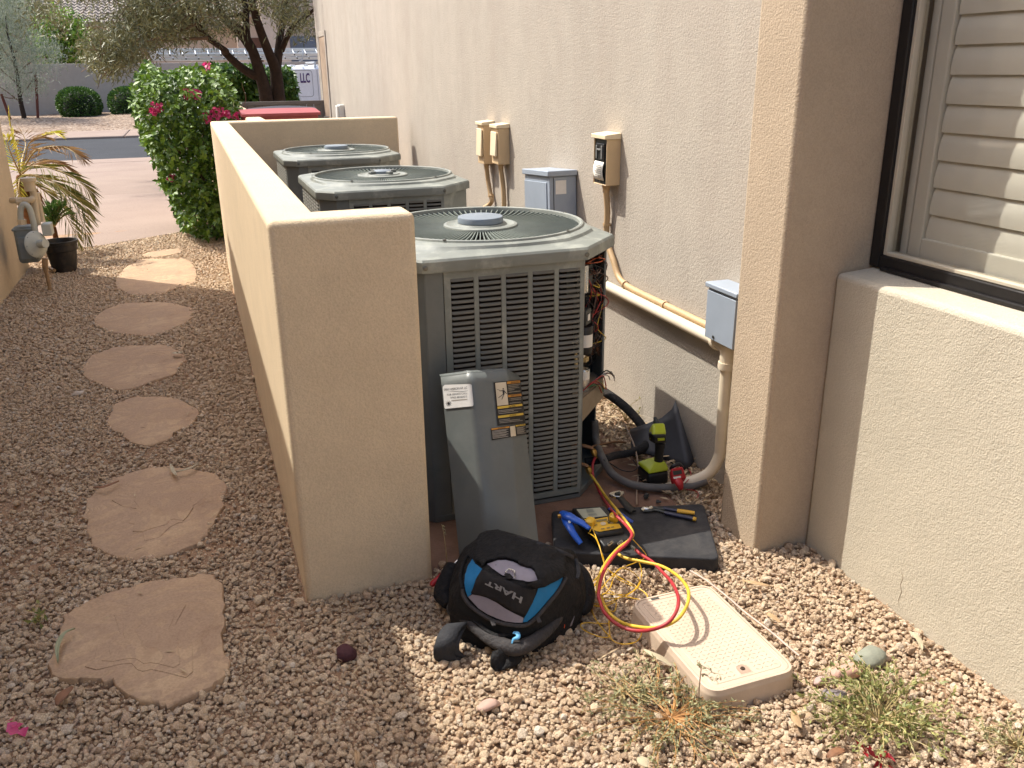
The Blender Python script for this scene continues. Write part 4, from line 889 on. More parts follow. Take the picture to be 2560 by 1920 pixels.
# red multimeter
RDP = mat("red_plastic", lin(170, 32, 40), 0.42, 0, 0.06)
mm = empty("multimeter", G(ZD(1310, 1350), 0), "small red clamp multimeter leaning on the grey conduit", "multimeter")
q = [G(ZD(1200, 1165), .125), G(ZD(1370, 1135), .125), G(ZD(1425, 1300), .075), G(ZD(1225, 1340), .075)]
fm = slab4(q, .032, Vector((.1, .55, -.8)).normalized()).build("case", RDP, mm, smooth=30, bevel=0.007, seg=3); FB = bvh_of(fm)
drape("display", [[ZD(1230, 1285), ZD(1335, 1268), ZD(1340, 1295), ZD(1240, 1312)]], FB, PAPER, mm, .0015, 60); drape("face_plate", [[ZD(1225, 1205), ZD(1345, 1185), ZD(1355, 1240), ZD(1235, 1262)]], FB, DKG, mm, .0015, 60)
flatbar([G(ZD(1290, 1325), .072), G(ZD(1320, 1380), .062), G(ZD(1345, 1455), .04)], [.019, .018, .009], .7, "lower_case", RDP, mm)
flatbar([G(ZD(1200, 1170), .105), G(ZD(1240, 1130), .12), G(ZD(1310, 1110), .122), G(ZD(1365, 1150), .11)], [.007, .008, .008, .006], 1, "clamp_jaw", BLKP, mm)
hose("test_lead", "thin red test lead curling off the multimeter", "cable", [G(ZD(*q_[:2]), q_[2]) for q_ in ((1400, 1370, .04), (1470, 1290, .05), (1475, 1220, .06), (1440, 1180, .05))], .002, WM["red"], 6, 6)
hose("test_lead", "thin red test lead lying on the litter below the multimeter", "cable", [G(ZD(*q_[:2]), q_[2]) for q_ in ((1400, 1460, .015), (1520, 1470, .012), (1580, 1520, .012), (1560, 1580, .012))], .002, WM["red"], 6, 6)
# dark curved plastic guard leaning in the corner
gd = MB(); A = [PX(Z4(1480, 480), 1.72), PX(Z4(1600, 440), 1.76), PX(Z4(1700, 400), 1.80), PX(Z4(1770, 340), 1.83), PX(Z4(1795, 280), 1.845)]
Bq = [G(Z4(1490, 640), .02), G(Z4(1600, 650), .02), G(Z4(1740, 700), .0), G(Z4(1870, 770), .0), G(Z4(1925, 700), .03)]
gd.strip([[a_.lerp(c_, k / 6) for a_, c_ in zip(A, Bq)] for k in range(7)])
o = gd.build("plastic_guard", mat("charcoal_plastic", lin(44, 45, 50), 0.55, 0, 0.15, 8), None, base=(1.8, 2.9, 0), smooth=60, solid=0.004, fix=False); tag(o, "dark curved plastic guard leaning in the wall corner behind the driver", "guard")
# small dark fittings on the pad, tan cord hanging
for px_, sz, lb_ in (((860, 1565), .014, "dark hex fitting on the concrete between the wrench and the pliers"), ((1020, 1640), .010, "tiny dark nut at the far edge of the black pad"), ((830, 1460), .013, "pale-edged metal fitting in front of the grey conduit")):
    q = G(ZD(*px_), 0.0); M = Matrix.Translation(q + Vector((0, 0, sz * .45))) @ Matrix.Rotation(rw.uniform(0, 3), 4, 'Z')
    e = empty("pipe_fitting", q, lb_, "fitting", "small fittings on the pad")
    b = MB(); b.tube([M @ Vector((-sz * 1.3, 0, 0)), M @ Vector((-sz * .4, 0, 0))], sz * .45, 8); b.build("stub", DKG, e); b = MB(); b.lathe([(0, -sz * .5), (sz * .75, -sz * .5), (sz * .75, sz * .6), (0, sz * .6)], 6, M @ Vector((0, 0, 0)), M.to_3x3() @ Vector((1, 0, 0))); b.build("hex_nut", DKG, e, smooth=20)
hose("thermostat_cord", "thin tan control cord hanging from the pipe onto the pad", "cord", [PY(Z4(1440, 440), 3.2), PY(Z4(1500, 570), 3.1), PY(Z4(1530, 680), 3.0), PY(Z4(1540, 780), 2.93), G(Z4(1527, 880), .005), G(Z4(1525, 1000), .005)], .0035, mat("tan_cord", lin(150, 128, 108), 0.6), 6, 6)
hose("copper_line", "bare thin copper pipe from the condenser into the black insulation", "pipe", [PY(Z4(1215, 600), 3.03), PY(Z4(1300, 580), 3.04), PY(Z4(1380, 565), 3.05), PY(Z4(1450, 570), 3.08)], .005, COP, 8, 6)
hose("control_wire", "thin black control wire looping over the concrete pad", "cable", [G(Z4(*q_[:2]), q_[2]) for q_ in ((1300, 690, .1), (1350, 720, .03), (1420, 760, .008), (1490, 770, .008), (1530, 740, .01), (1500, 690, .02))], .0025, WM["black"], 6, 6)

# ================================================================== valve box
VB = mat("valve_box_plastic", lin(192, 172, 152), 0.6, 0, 0.05, 7, (150, 0.12, 0.003), 0.3, (lin(166, 142, 122), 0.4, 10))
vb = empty("valve_box", G(Z8(600, 530), 0), "beige plastic irrigation valve box with patterned lid set in gravel", "valve box")
zv = .055
c4 = [G(Z8(168, 318), zv), G(Z8(545, 222), zv), G(Z8(1020, 640), zv), G(Z8(590, 852), zv)]
cen = sum(c4, Vector()) / 4; ax_ = ((c4[2] - c4[1]) + (c4[3] - c4[0])).normalized(); ay_ = Vector((-ax_.y, ax_.x, 0))
hl = (((c4[2] - c4[1]).length + (c4[3] - c4[0]).length) / 4); hw = (((c4[1] - c4[0]).length + (c4[2] - c4[3]).length) / 4)
def vp(u, v_, z): q = cen + ax_ * u + ay_ * v_; return (q.x, q.y, z)
rr_ = roundpoly([(-hl, -hw), (hl, -hw), (hl, hw), (-hl, hw)], .05, 8)
def grown(g): return roundpoly([(-hl - g, -hw - g), (hl + g, -hw - g), (hl + g, hw + g), (-hl - g, hw + g)], .05 + g, 8)
b = MB(); b.strip([[vp(u, v_, z) for u, v_ in grown(g_)] for g_, z in ((.006, -.03), (.0, .036), (.0, .040), (-.001, .042), (-.004, zv), (-.007, zv + .001), (-.012, zv + .001), (-.0125, zv - .004))], True)
b.build("rim", VB, vb, smooth=35)
lidp = grown(-.0135); b = MB(); b.strip([[vp(u, v_, z) for u, v_ in grown(g_)] for g_, z in ((-.0135, zv - .006), (-.0135, zv), (-.026, zv + .0005), (-.028, zv - .0015), (-.030, zv - .0015), (-.032, zv))], True)
b.add([vp(u, v_, zv) for u, v_ in grown(-.032)], [tuple(range(len(lidp)))]); ld = b.build("lid", VB, vb, smooth=35)
b = MB(); nu, nv = 26, 14
for i in range(nu):
    for j in range(nv):
        u = -hl + .045 + (2 * hl - .09) * i / (nu - 1); v_ = -hw + .045 + (2 * hw - .09) * j / (nv - 1)
        if u > hl - .075 and abs(v_) < .03: continue
        a_ = (0.55 if (i + j) % 2 else -0.55) + math.pi / 2
        d1, d2 = (math.cos(a_) * .0052, math.sin(a_) * .0052), (-math.sin(a_) * .0014, math.cos(a_) * .0014)
        base4 = [vp(u + s * d1[0] + t_ * d2[0], v_ + s * d1[1] + t_ * d2[1], zv) for s, t_ in ((-1, -1), (1, -1), (1, 1), (-1, 1))]; tp = [vp(u + .7 * s * d1[0], v_ + .7 * s * d1[1], zv + .0016) for s in (-1, 1)]
        b.add(base4 + tp, [(0, 1, 5, 4), (2, 3, 4, 5), (1, 2, 5), (3, 0, 4)])
o = b.build("tread_pattern", VB, ld, smooth=0, fix=False); o["kind"] = "stuff"
kc = hl - .06
b = MB(); hp = [(kc + .016 * math.cos(a), .019 * math.sin(a)) for a in np.linspace(math.pi / 2, 1.5 * math.pi, 12)] + [(kc + .02, -.019), (kc + .02, .019)]
b.strip([[vp(u, v_, zv + .0012) for u, v_ in hp], [vp(kc + (u - kc) * 1.16, v_ * 1.16, zv + .0002) for u, v_ in hp]], True); b.strip([[vp(u, v_, zv + .0012) for u, v_ in hp], [vp(kc + (u - kc) * .9, v_ * .9, zv - .004) for u, v_ in hp]], True)
b.build("key_recess_rim", VB, ld, smooth=0, fix=False)
b = MB(); b.add([vp(kc + (u - kc) * .9, v_ * .9, zv + .0004) for u, v_ in hp], [tuple(range(len(hp)))]); b.build("key_recess", mat("recess_plastic", lin(160, 136, 118), 0.7), ld, smooth=0)
b = MB(); b.lathe([(.007, 0), (.0055, .003), (.003, .0035), (0, .0005)], 16, vp(kc, 0, zv + .0006)); b.build("lid_bolt", mat("bolt_rust", lin(70, 56, 46), 0.6, 0.6), ld)
b = MB(); b.box(-.013, .013, -.0045, .0045, -.0005, .0012, Matrix.Translation(vp(-hl + .02, hw * .42 * -1, zv)) @ Matrix.Rotation(math.atan2(ay_.y, ax_.y * 0 + ay_.x), 4, 'Z')); b.build("pull_slot", DKG, ld, smooth=0)

# ================================================================== backpack lying on its back
BKC = mat("black_nylon", lin(27, 26, 27), 0.8, 0, 0.25, 24, (22, 0.6, 0.03), 0.25); GRC = mat("grey_nylon", lin(138, 132, 142), 0.75, 0, 0.08, 30, (300, 0.3, 0.002), 0.3); BLC = mat("blue_nylon", lin(28, 110, 160), 0.7, 0, 0.08, 30, (300, 0.3, 0.002), 0.3); CHC = mat("charcoal_nylon", lin(60, 57, 57), 0.8, 0, 0.18, 26, (26, 0.6, 0.025), 0.25)
STRAP = mat('strap_webbing', lin(50, 50, 53), .8, 0, .15, 30, (120, .5, .006), .25)
bg = empty("backpack", (.76, 2.1, 0), "black tool backpack with blue and grey panels lying open on the gravel", "backpack")
sil = [(330, 330, .13), (420, 262, .17), (510, 222, .185), (640, 240, .20), (820, 290, .20), (1000, 330, .19), (1090, 350, .17), (1130, 440, .13), (1165, 560, .10), (1170, 700, .07), (1090, 810, .05), (990, 880, .045), (850, 960, .04), (700, 1010, .035), (560, 985, .035), (430, 920, .045), (300, 850, .06), (228, 770, .08), (225, 690, .10), (240, 560, .11), (280, 430, .12)]
ol = [G(Z5(x, y), z) for x, y, z in sil]; ol = smooth_path(ol + [ol[0]], 4)[:-1]
cn = sum(ol, Vector()) / len(ol); cn = G(Z5(650, 560), .22)
rows = [[Vector((cn.x + (p.x - cn.x) * .93, cn.y + (p.y - cn.y) * .93, -.01)) for p in ol]]
def wob(p): return 0.005 * math.sin(p.x * 47 + 3 * math.sin(p.y * 31)) + 0.004 * math.sin(p.y * 83 + p.x * 29) + 0.002 * math.sin(p.x * 140 - p.y * 60)
for tt in (0, .08, .18, .3, .45, .6, .75, .88, .97):
    rows.append([])
    for p in ol:
        q = p.lerp(cn, tt); q.z = p.z + (cn.z - p.z) * (1 - (1 - tt) ** 3.6); q.z += wob(q) * (1 if tt > 0 else .3); rows[-1].append(q)
b = MB(); b.strip(rows, True); b.add(rows[-1], [tuple(range(len(rows[-1])))])
bd = b.build("body", BKC, bg, smooth=70); KB = bvh_of(bd)
K = lambda *pts: [ZK(*p) for p in pts]
drape("blue_panel", [K((470, 365), (500, 420), (585, 485), (545, 560), (490, 690), (455, 765), (420, 790), (395, 720), (382, 640), (390, 540), (420, 440))], KB, BLC, bg, .003, 8)
drape("blue_panel", [K((1500, 570), (1400, 625), (1290, 680), (1215, 695), (1195, 760), (1140, 880), (1100, 960), (1050, 1045), (1045, 1080), (1090, 1075), (1180, 1000), (1270, 900), (1390, 760), (1470, 650))], KB, BLC, bg, .003, 8)
drape("grey_patch", [K((640, 425), (760, 385), (850, 380), (930, 400), (1040, 455), (1140, 480), (1180, 520), (1212, 610), (1120, 622), (1000, 610), (900, 590), (800, 550), (700, 480))], KB, GRC, bg, .004, 8)
drape("grey_patch", [K((470, 762), (560, 775), (640, 800), (740, 850), (860, 930), (960, 985), (1050, 1030), (1040, 1085), (960, 1085), (850, 1070), (740, 1030), (640, 985), (540, 920), (440, 810), (425, 790))], KB, GRC, bg, .003, 8)
flp = drape("top_flap", [K((520, 180), (560, 110), (640, 70), (760, 60), (900, 100), (1080, 150), (1240, 200), (1400, 260), (1500, 340), (1520, 450), (1500, 560), (1400, 615), (1280, 665), (1180, 690), (1050, 660), (1210, 612), (1180, 515), (1130, 475), (1030, 450), (930, 395), (850, 375), (760, 380), (635, 420), (590, 470), (520, 400), (500, 300))], KB, BKC, bg, .010, 8, solid=0.006)
drape("pocket", [K((585, 490), (700, 560), (900, 620), (1050, 690), (1195, 710), (1150, 850), (1070, 1000), (960, 960), (860, 905), (740, 830), (620, 780), (460, 745), (520, 600))], KB, mat("black_nylon_pocket", lin(34, 32, 33), 0.8, 0, 0.2, 24, (260, 0.35, 0.003), 0.25), bg, .0035, 8, solid=0.004)
# maker's lettering, upside down to the viewer
LET = mat("silver_lettering", lin(126, 124, 124), 0.5)
c1 = [(1040, 830), (1010, 770), (960, 730), (880, 700), (800, 660), (720, 620), (630, 600)]
def hart(t_):
    u, v_ = t_
    x = 1035 + (640 - 1035) * u; ybase = 790 + (600 - 790) * u - 18 * math.sin(math.pi * u); yl = 862 + (640 - 862) * u - 14 * math.sin(math.pi * u)
    y_ = ybase + (yl - ybase) * v_; xx = x + (-18 + 36 * u * 0) * v_
    return ZK(xx, y_)
bm = text_polys("HART", hart, 1.0, 1.0, 0.03); drape("lettering", None, KB, LET, bg, .008, bm=bm)
def kpath(conv, pts, off): return [hit(KB, conv(x, y), off) or G(conv(x, y), .08) for x, y in pts]
flatbar(kpath(ZK, [(365, 700), (375, 770), (430, 860), (520, 940), (640, 1020), (760, 1075), (880, 1100), (1000, 1115), (1090, 1100), (1200, 1010), (1330, 860), (1440, 720), (1530, 570)], .006), [.006] * 4, .8, "zip_edge", CHC, bg, 8)
flatbar(kpath(ZK, [(365, 700), (345, 600), (355, 480), (400, 370), (440, 330)], .006), [.006, .005], .8, "zip_edge", BKC, bg, 8)
flatbar([hit(KB, ZK(*q), .012) or G(ZK(*q), .2) for q in ((850, 560), (840, 540), (860, 520), (905, 510), (945, 530), (955, 565), (940, 595))], [.0022] * 3, 1, "d_ring", STL, bg, 8)
drape("d_ring_tab", [K((840, 540), (900, 560), (930, 600), (880, 600), (830, 575))], KB, BKC, bg, .009, 20)
flatbar(kpath(ZK, [(560, 110), (640, 75), (780, 78), (940, 120), (1120, 170), (1300, 225), (1480, 290), (1600, 340)], .008), [.007, .009, .008, .009, .007], .5, "carry_strap", STRAP, bg, 8)
flatbar(kpath(ZK, [(1640, 360), (1660, 440), (1670, 520), (1650, 590)], .006), [.006, .007, .005], .5, "compression_strap", STRAP, bg, 8)
for px_k in ((700, 1050), (1190, 1015)):
    q = hit(KB, ZK(*px_k), .008)
    if q is not None: slab4([q + Vector((-.006, -.004, .004)), q + Vector((.006, -.004, .004)), q + Vector((.008, -.02, -.004)), q + Vector((-.004, -.02, -.004))], .003).build("zip_pull", CHC, bg, smooth=0, bevel=.001)
# shade in the open mouth painted as a black patch, and padded lower edge
drape("mouth_shade", [K((290, 900), (380, 800), (470, 900), (620, 1010), (760, 1075), (900, 1105), (1090, 1105), (1190, 1030), (1130, 1150), (980, 1250), (860, 1290), (700, 1230), (560, 1130), (480, 1050), (340, 960))], KB, mat("mouth_shade_black", lin(10, 10, 10), 0.95), bg, .002, 8)
LP = [(255, 850, .085), (225, 930, .075), (300, 1000, .07), (420, 1080, .065), (540, 1180, .06), (680, 1280, .055), (820, 1350, .05), (950, 1385, .05), (1090, 1350, .052), (1230, 1260, .055), (1380, 1130, .06), (1480, 1000, .07), (1550, 860, .09)]
flatbar([G(ZK(x, y), z) for x, y, z in LP], [.010, .017, .017, .016, .018, .020, .022, .023, .022, .019, .016, .013, .009], .9, "padded_edge", CHC, bg, 12)
flatbar([G(ZK(x, y), z) for x, y, z in ((400, 1000, .085), (500, 1080, .08), (600, 1160, .075), (720, 1230, .07), (850, 1235, .068), (960, 1200, .07))], [.006, .007, .007], .8, "binding", BKC, bg, 8)
drape("blue_tab", [K((340, 965), (420, 958), (500, 1000), (525, 1050), (470, 1065), (400, 1015))], bvh_of([o for o in bpy.data.objects if o.name.startswith("padded_edge")][0]), mat("sky_tab", lin(90, 160, 205), 0.6), bg, .002, 8)
flatbar([G(ZK(*q[:2]), q[2]) for q in ((940, 1205, .085), (985, 1215, .088), (990, 1260, .085), (940, 1280, .08), (920, 1330, .07))], [.005, .007, .006, .004, .002], .6, "pull_cord", MATS["sky_tab"], bg, 8)
slab4([G(ZK(555, 990), .085), G(ZK(690, 1050), .08), G(ZK(660, 1085), .07), G(ZK(545, 1040), .075)], .012).build("tool_case", LIM, bg, smooth=0, bevel=.003)
# side pocket with flap and orange clip
b = MB(); b.strip([[G(ZK(x, y), z) for x, y, z in r] for r in ([(1540, 780, .11), (1570, 770, .115), (1600, 800, .11)], [(1530, 900, .07), (1590, 880, .08), (1640, 910, .075)], [(1520, 1040, .04), (1580, 1060, .045), (1640, 1020, .05)], [(1500, 1140, .02), (1560, 1150, .02), (1610, 1120, .025)])]); b.build("side_flap", GRC, bg, smooth=60, solid=.003, fix=False)
slab4([G(ZK(1440, 1060), .055), G(ZK(1540, 1040), .06), G(ZK(1530, 1110), .045), G(ZK(1440, 1100), .045)], .015).build("orange_clip", mat("orange_plastic", lin(206, 78, 36), 0.45), bg, smooth=30, bevel=.004)
c = MB(); rows2 = []
for k in range(9):
    t_ = k / 8; a_ = math.pi * t_
    rows2.append([G(ZK(1560 + 220 * math.sin(a_) * .95, 380 + 640 * t_), .14 - .10 * t_), G(ZK(1600 + 140 * math.sin(a_), 400 + 600 * t_), .02)])
flatbar([G(ZK(1640, 420), .10), G(ZK(1700, 560), .085), G(ZK(1730, 720), .06), G(ZK(1715, 880), .045), G(ZK(1680, 970), .03)], [.02, .035, .042, .038, .022], .75, "side_pocket", BKC, bg, 14)
flatbar([G(ZK(230, 420), .10), G(ZK(160, 620), .07), G(ZK(130, 760), .05), G(ZK(200, 880), .04)], [.02, .03, .032, .02], .75, "side_pocket", BKC, bg, 14)
# shoulder straps folded out under it
def ribbon(pts, wv, name, m, par, th=.006):
    P = smooth_path(pts, 5); b = MB(); b.strip([[p - Vector(wv) * .5, p, p + Vector(wv) * .5] for p in P]); return b.build(name, m, par, smooth=60, solid=th, fix=False)
sc0 = G(ZK(250, 1130), .05); wv = (.05, -.018, 0)
ribbon([G(ZK(290, 1110), .075), G(ZK(215, 1180), .075), G(ZK(150, 1330), .06), G(ZK(140, 1470), .02), G(ZK(205, 1510), .004), G(ZK(280, 1480), .006)], (.058, -.012, .0), "shoulder_strap", STRAP, bg, .012)
ribbon([G(ZK(300, 1150), .062), G(ZK(260, 1220), .065), G(ZK(225, 1330), .055), G(ZK(225, 1420), .03), G(ZK(270, 1470), .012)], (.045, -.010, .0), "strap_lining", STRAP, bg, .006)
ribbon([G(ZK(800, 1390), .05), G(ZK(780, 1480), .035), G(ZK(790, 1580), .012), G(ZK(850, 1610), .006), G(ZK(930, 1560), .012), G(ZK(960, 1440), .03)], (.055, .006, .0), "shoulder_strap", BKC, bg, .008)
sd = empty("screwdriver", G(Z5(180, 520), .05), "red handled screwdriver sticking out of the backpack side pocket", "screwdriver")
c = MB(); P = [G(Z5(105, 592), .035), G(Z5(115, 580), .038), G(Z5(180, 522), .055), G(Z5(240, 468), .07), G(Z5(255, 452), .073)]; c.tube(P, [.007, .0105, .0105, .009, .006], 10); c.build("handle", RDP, sd, smooth=50)
c = MB(); c.tube([P[-1], G(Z5(285, 420), .085), G(Z5(310, 400), .09)], .003, 8); c.build("shaft", STL, sd)

# ================================================================== stepping stones
t = NT("flagstone"); v = t.coord()
c = t.ramp(t.noise(v, 3.2, 6, 0.6, 0.5), [(0.25, lin(150, 125, 101)), (0.5, lin(176, 149, 118)), (0.75, lin(194, 168, 134))])
w1 = t.noise(v, 4.2, 4, 0.5, 1.6); lay = t.ramp(w1, [(0.44, (0, 0, 0, 1)), (0.47, (0.55, 0.55, 0.55, 1)), (0.56, (0.55, 0.55, 0.55, 1)), (0.58, (0, 0, 0, 1))]); c = t.mix(lay, c, lin(158, 133, 110))
c = t.mix(0.25, c, t.ramp(t.noise(v, 130, 3, 0.6), [(0.35, lin(112, 88, 74)), (0.65, lin(190, 160, 136))]))
du = t.ramp(t.noise(v, 8, 6, 0.7), [(0.56, (0, 0, 0, 1)), (0.75, (0.6, 0.6, 0.6, 1))]); c = t.mix(du, c, lin(126, 98, 78))
t.link(c, t.b.inputs[0]); t.b.inputs["Roughness"].default_value = 0.85; t.b.inputs["Specular IOR Level"].default_value = 0.25
mlt = t.new("Math", operation='MULTIPLY_ADD'); t.link(t.ramp(w1, [(0.44, (0, 0, 0, 1)), (0.46, (1, 1, 1, 1)), (0.6, (1, 1, 1, 1)), (0.62, (0.4, 0.4, 0.4, 1))]), mlt.inputs[0]); mlt.inputs[1].default_value = 1.2; t.link(t.noise(v, 40, 4, 0.6), mlt.inputs[2])
bp = t.bump(mlt.outputs[0], 0.3, 0.005); t.link(bp.outputs[0], t.b.inputs["Normal"]); FLAG = t.m
FS = [("large pinkish flagstone in front of the wall end, with a pale leaf on its edge", Z7, [(350, 825), (440, 765), (580, 705), (720, 665), (860, 632), (1000, 610), (1150, 590), (1205, 650), (1225, 760), (1220, 880), (1215, 1000), (1245, 1110), (1180, 1190), (1080, 1240), (930, 1310), (870, 1300), (740, 1265), (640, 1215), (570, 1175), (440, 1165), (330, 1165), (255, 1130), (290, 1020), (320, 930)], .012),
      ("orange-tan flagstone with flaking layers and curled leaves at its far edge", Z7, [(470, 190), (560, 110), (660, 60), (800, 20), (950, 15), (1080, 30), (1180, 60), (1240, 120), (1215, 220), (1160, 330), (1110, 400), (1040, 450), (900, 490), (740, 525), (600, 495), (500, 440), (460, 340), (455, 260)], .004),
      ("smallish rounded flagstone between the flaking one and the one near the white chip", Z6, [(800, 1240), (870, 1205), (1000, 1190), (1180, 1195), (1290, 1230), (1370, 1290), (1330, 1370), (1230, 1430), (1150, 1490), (1000, 1530), (900, 1500), (840, 1450), (740, 1390), (760, 1290)], .003),
      ("grey-brown flagstone with a small white scrap on its corner", Z6, [(650, 900), (760, 860), (880, 840), (1020, 834), (1150, 835), (1220, 870), (1280, 900), (1250, 980), (1180, 1040), (1000, 1100), (840, 1150), (700, 1110), (590, 1060), (570, 1000), (600, 940)], .004),
      ("wide oval grey-brown flagstone fully in shade before the sunlit one", Z6, [(650, 640), (740, 580), (870, 545), (1020, 538), (1180, 540), (1290, 570), (1340, 600), (1310, 660), (1200, 720), (1050, 770), (880, 760), (740, 740), (655, 690)], .004),
      ("angular flagstone half in bright sun and half in shade", Z6, [(790, 420), (850, 310), (920, 270), (990, 240), (1150, 236), (1290, 240), (1340, 280), (1355, 390), (1230, 430), (1140, 470), (1020, 485), (880, 480)], .005),
      ("narrow sunlit sliver of flagstone next to the driveway", Z6, [(970, 215), (1050, 190), (1230, 172), (1255, 192), (1190, 212), (1060, 228)], .005)]
FPOLY = []
for lab_, cv, pts, h in FS:
    P = [G(cv(x, y), h) for x, y in pts]; FPOLY.append([(p.x, p.y) for p in P])
    S_ = smooth_path(P + [P[0]], 3)[:-1]; n_ = len(S_)
    S_ = [p + Vector((rw.gauss(0, .006), rw.gauss(0, .006), 0)) for p in S_]; ce = sum(S_, Vector()) / n_
    b = MB(); rows = [[Vector((p.x, p.y, -.035)) for p in S_], [Vector((p.x, p.y, h - .008)) for p in S_]]
    for k_, dz in ((.012, -.002), (.03, 0), (.3, .0), (.65, .0)): rows.append([p.lerp(ce, k_) + Vector((0, 0, dz + .0015 * math.sin(p.x * 23 + p.y * 17 + k_ * 9))) for p in S_])
    b.strip(rows, True); b.add(rows[-1], [tuple(range(n_))]); o = b.build("stepping_stone", FLAG, None, base=(ce.x, ce.y, 0), smooth=35); tag(o, lab_, "stepping stone", "flagstones of the gravel path")
    if len(FPOLY) <= 2:                                   # a split layer left standing on part of the slab
        for li in range(2):
            a0 = rw.uniform(0, 6.28); rad_ = (.55, .4)[li]; off_ = ce + Vector((math.cos(a0), math.sin(a0), 0)) * .05
            ly = []
            for i in range(26):
                a = 6.283 * i / 26; p = S_[int(i / 26 * n_)]; k_ = rad_ * (1 + .22 * math.sin(3 * a + a0) + .12 * math.sin(7 * a + 2 * a0)) + rw.gauss(0, .02); q = off_.lerp(p, min(.9, k_)); ly.append((q.x, q.y))
            b = MB(); b.prism(ly, h - .002, h + .0022 + .0018 * li); lo_ = b.build("split_layer", FLAG, o, smooth=0, bevel=.0015)

# ------------------------------------------------------------------ loose stones, leaves and scraps
def rock(seed, sub=3, rough=.18, sq=(1, 1, .7)):
    r_ = random.Random(seed); bm = bmesh.new(); bmesh.ops.create_icosphere(bm, subdivisions=sub, radius=1)
    pl_ = [(Vector((r_.gauss(0, 1), r_.gauss(0, 1), r_.gauss(0, 1))).normalized(), r_.uniform(.62, .95)) for _ in range(9)]
    ph = [r_.uniform(0, 6) for _ in range(6)]
    for v_ in bm.verts:
        p = v_.co.copy()
        for n_, d_ in pl_:
            k = p.dot(n_)
            if k > d_: p -= n_ * (k - d_) * .85
        p *= 1 + rough * .35 * (math.sin(p.x * 4 + ph[0]) * math.sin(p.y * 4.6 + ph[1]) + .6 * math.sin(p.z * 7 + ph[2]) * math.sin(p.x * 8 + ph[3]))
        v_.co = Vector((p.x * sq[0], p.y * sq[1], p.z * sq[2]))
    vs = [tuple(v_.co) for v_ in bm.verts]; bm.verts.index_update(); fs = [tuple(v_.index for v_ in f.verts) for f in bm.faces]; bm.free(); return vs, fs
def stone(px_, size, label, m, seed, sq=(1, .8, .55), rz=0, smooth=180, rough=.1):
    vs, fs = rock(seed, 3, rough, sq); c_ = G(px_, size * sq[2] * .45); ca, sa = math.cos(rz), math.sin(rz)
    b = MB(); b.add([(c_.x + (x * ca - y * sa) * size, c_.y + (x * sa + y * ca) * size, c_.z + z * size) for x, y, z in vs], fs); o = b.build("stone", m, None, base=(c_.x, c_.y, 0), smooth=smooth); tag(o, label, "stone"); return o
stone(Z7(1890, 1030), .034, "dark purple rough stone lying in shaded gravel", mat("purple_stone", lin(74, 46, 50), 0.85, 0, .2, 30, (60, .4, .004), .2), 5, (1, .9, .75))
stone(Z5(508, 1418), .036, "smooth flat pinkish river pebble in the sunlit gravel", mat("pink_pebble", lin(176, 146, 132), 0.7, 0, .06, 30, None, .3), 6, (1, .6, .4), .1, 180, .02)
GRS = mat("green_grey_pebble", lin(132, 134, 120), 0.75, 0, .18, 40, (70, .3, .004), .25)
stone(Z8(1410, 610), .055, "grey-green rounded river stone behind the green weed", GRS, 7, (1, .7, .5), .1, 180, .02)
stone(Z8(1290, 685), .060, "oval pink river stone beside the grey-green one", mat("rose_pebble", lin(186, 148, 132), 0.65, 0, .06, 20, None, .3), 8, (1, .45, .4), .1, 180, .02)
stone(Z8(1150, 735), .024, "small mauve pebble next to the oval pink stone", mat("mauve_pebble", lin(168, 140, 132), .7, 0, .06), 9, (1, .6, .5), .0, 180, .03)
stone(Z8(1230, 815), .038, "grey flattened river stone in front of the pink one", mat("slate_pebble", lin(122, 112, 112), .65, 0, .1), 10, (1, .7, .5), -.6, 180, .03)
stone(Z6(540, 1170), .036, "pale whitish stone chip lying alone on shaded gravel", mat("pale_chip", lin(186, 172, 156), .8, 0, .05), 11, (1, .7, .35), .2, 30, .2)
LEAFD = [mat("dry_leaf_tan", lin(160, 132, 98), .75, 0, .15, 30), mat("dry_leaf_grey", lin(166, 154, 128), .75, 0, .12, 30), mat("dry_leaf_rust", lin(122, 84, 58), .75, 0, .2, 30), mat("leaf_sage", lin(140, 142, 110), .7, 0, .1, 30)]
def litter_leaf(pts, w, m, label, zs=.018):
    P = smooth_path([G(p, zs + .008 * math.sin(i * 1.3)) for i, p in enumerate(pts)], 4); n_ = len(P); b = MB(); rows = []
    for i, p in enumerate(P):
        t_ = i / (n_ - 1); d = (P[min(i + 1, n_ - 1)] - P[max(i - 1, 0)]).normalized(); s_ = Vector((-d.y, d.x, 0)) * w * .75 * math.sin(math.pi * (.06 + .9 * t_)) * .5
        rows.append([p - s_ + Vector((0, 0, .004)), p, p + s_ + Vector((0, 0, .005))])
    b.strip(rows); o = b.build("dry_leaf", m, None, base=P[0], smooth=60, fix=False, solid=.0008); tag(o, label, "leaf"); return o
litter_leaf([Z7(410, 900), Z7(350, 930), Z7(315, 1000), Z7(318, 1088)], .02, LEAFD[3], "pale curved sickle leaf on the large flagstone's edge", .03)
litter_leaf([Z7(930, 0), Z7(945, 40), Z7(965, 68)], .022, LEAFD[1], "short pale leaf across the far edge of the flaking flagstone", .02)
litter_leaf([Z7(940, 45), Z7(1000, 38), Z7(1060, 15), Z7(1085, -5)], .018, LEAFD[1], "curved grey leaf beside the short one on the flaking flagstone", .02)
litter_leaf([Z7(510, 130), Z7(570, 128), Z7(650, 95)], .022, LEAFD[2], "brown curled leaf on the flaking flagstone's left corner", .02)
litter_leaf([Z7(310, 1320), Z7(340, 1270), Z7(400, 1220)], .04, LEAFD[2], "rust-brown broken leaf in front of the large flagstone", .02)
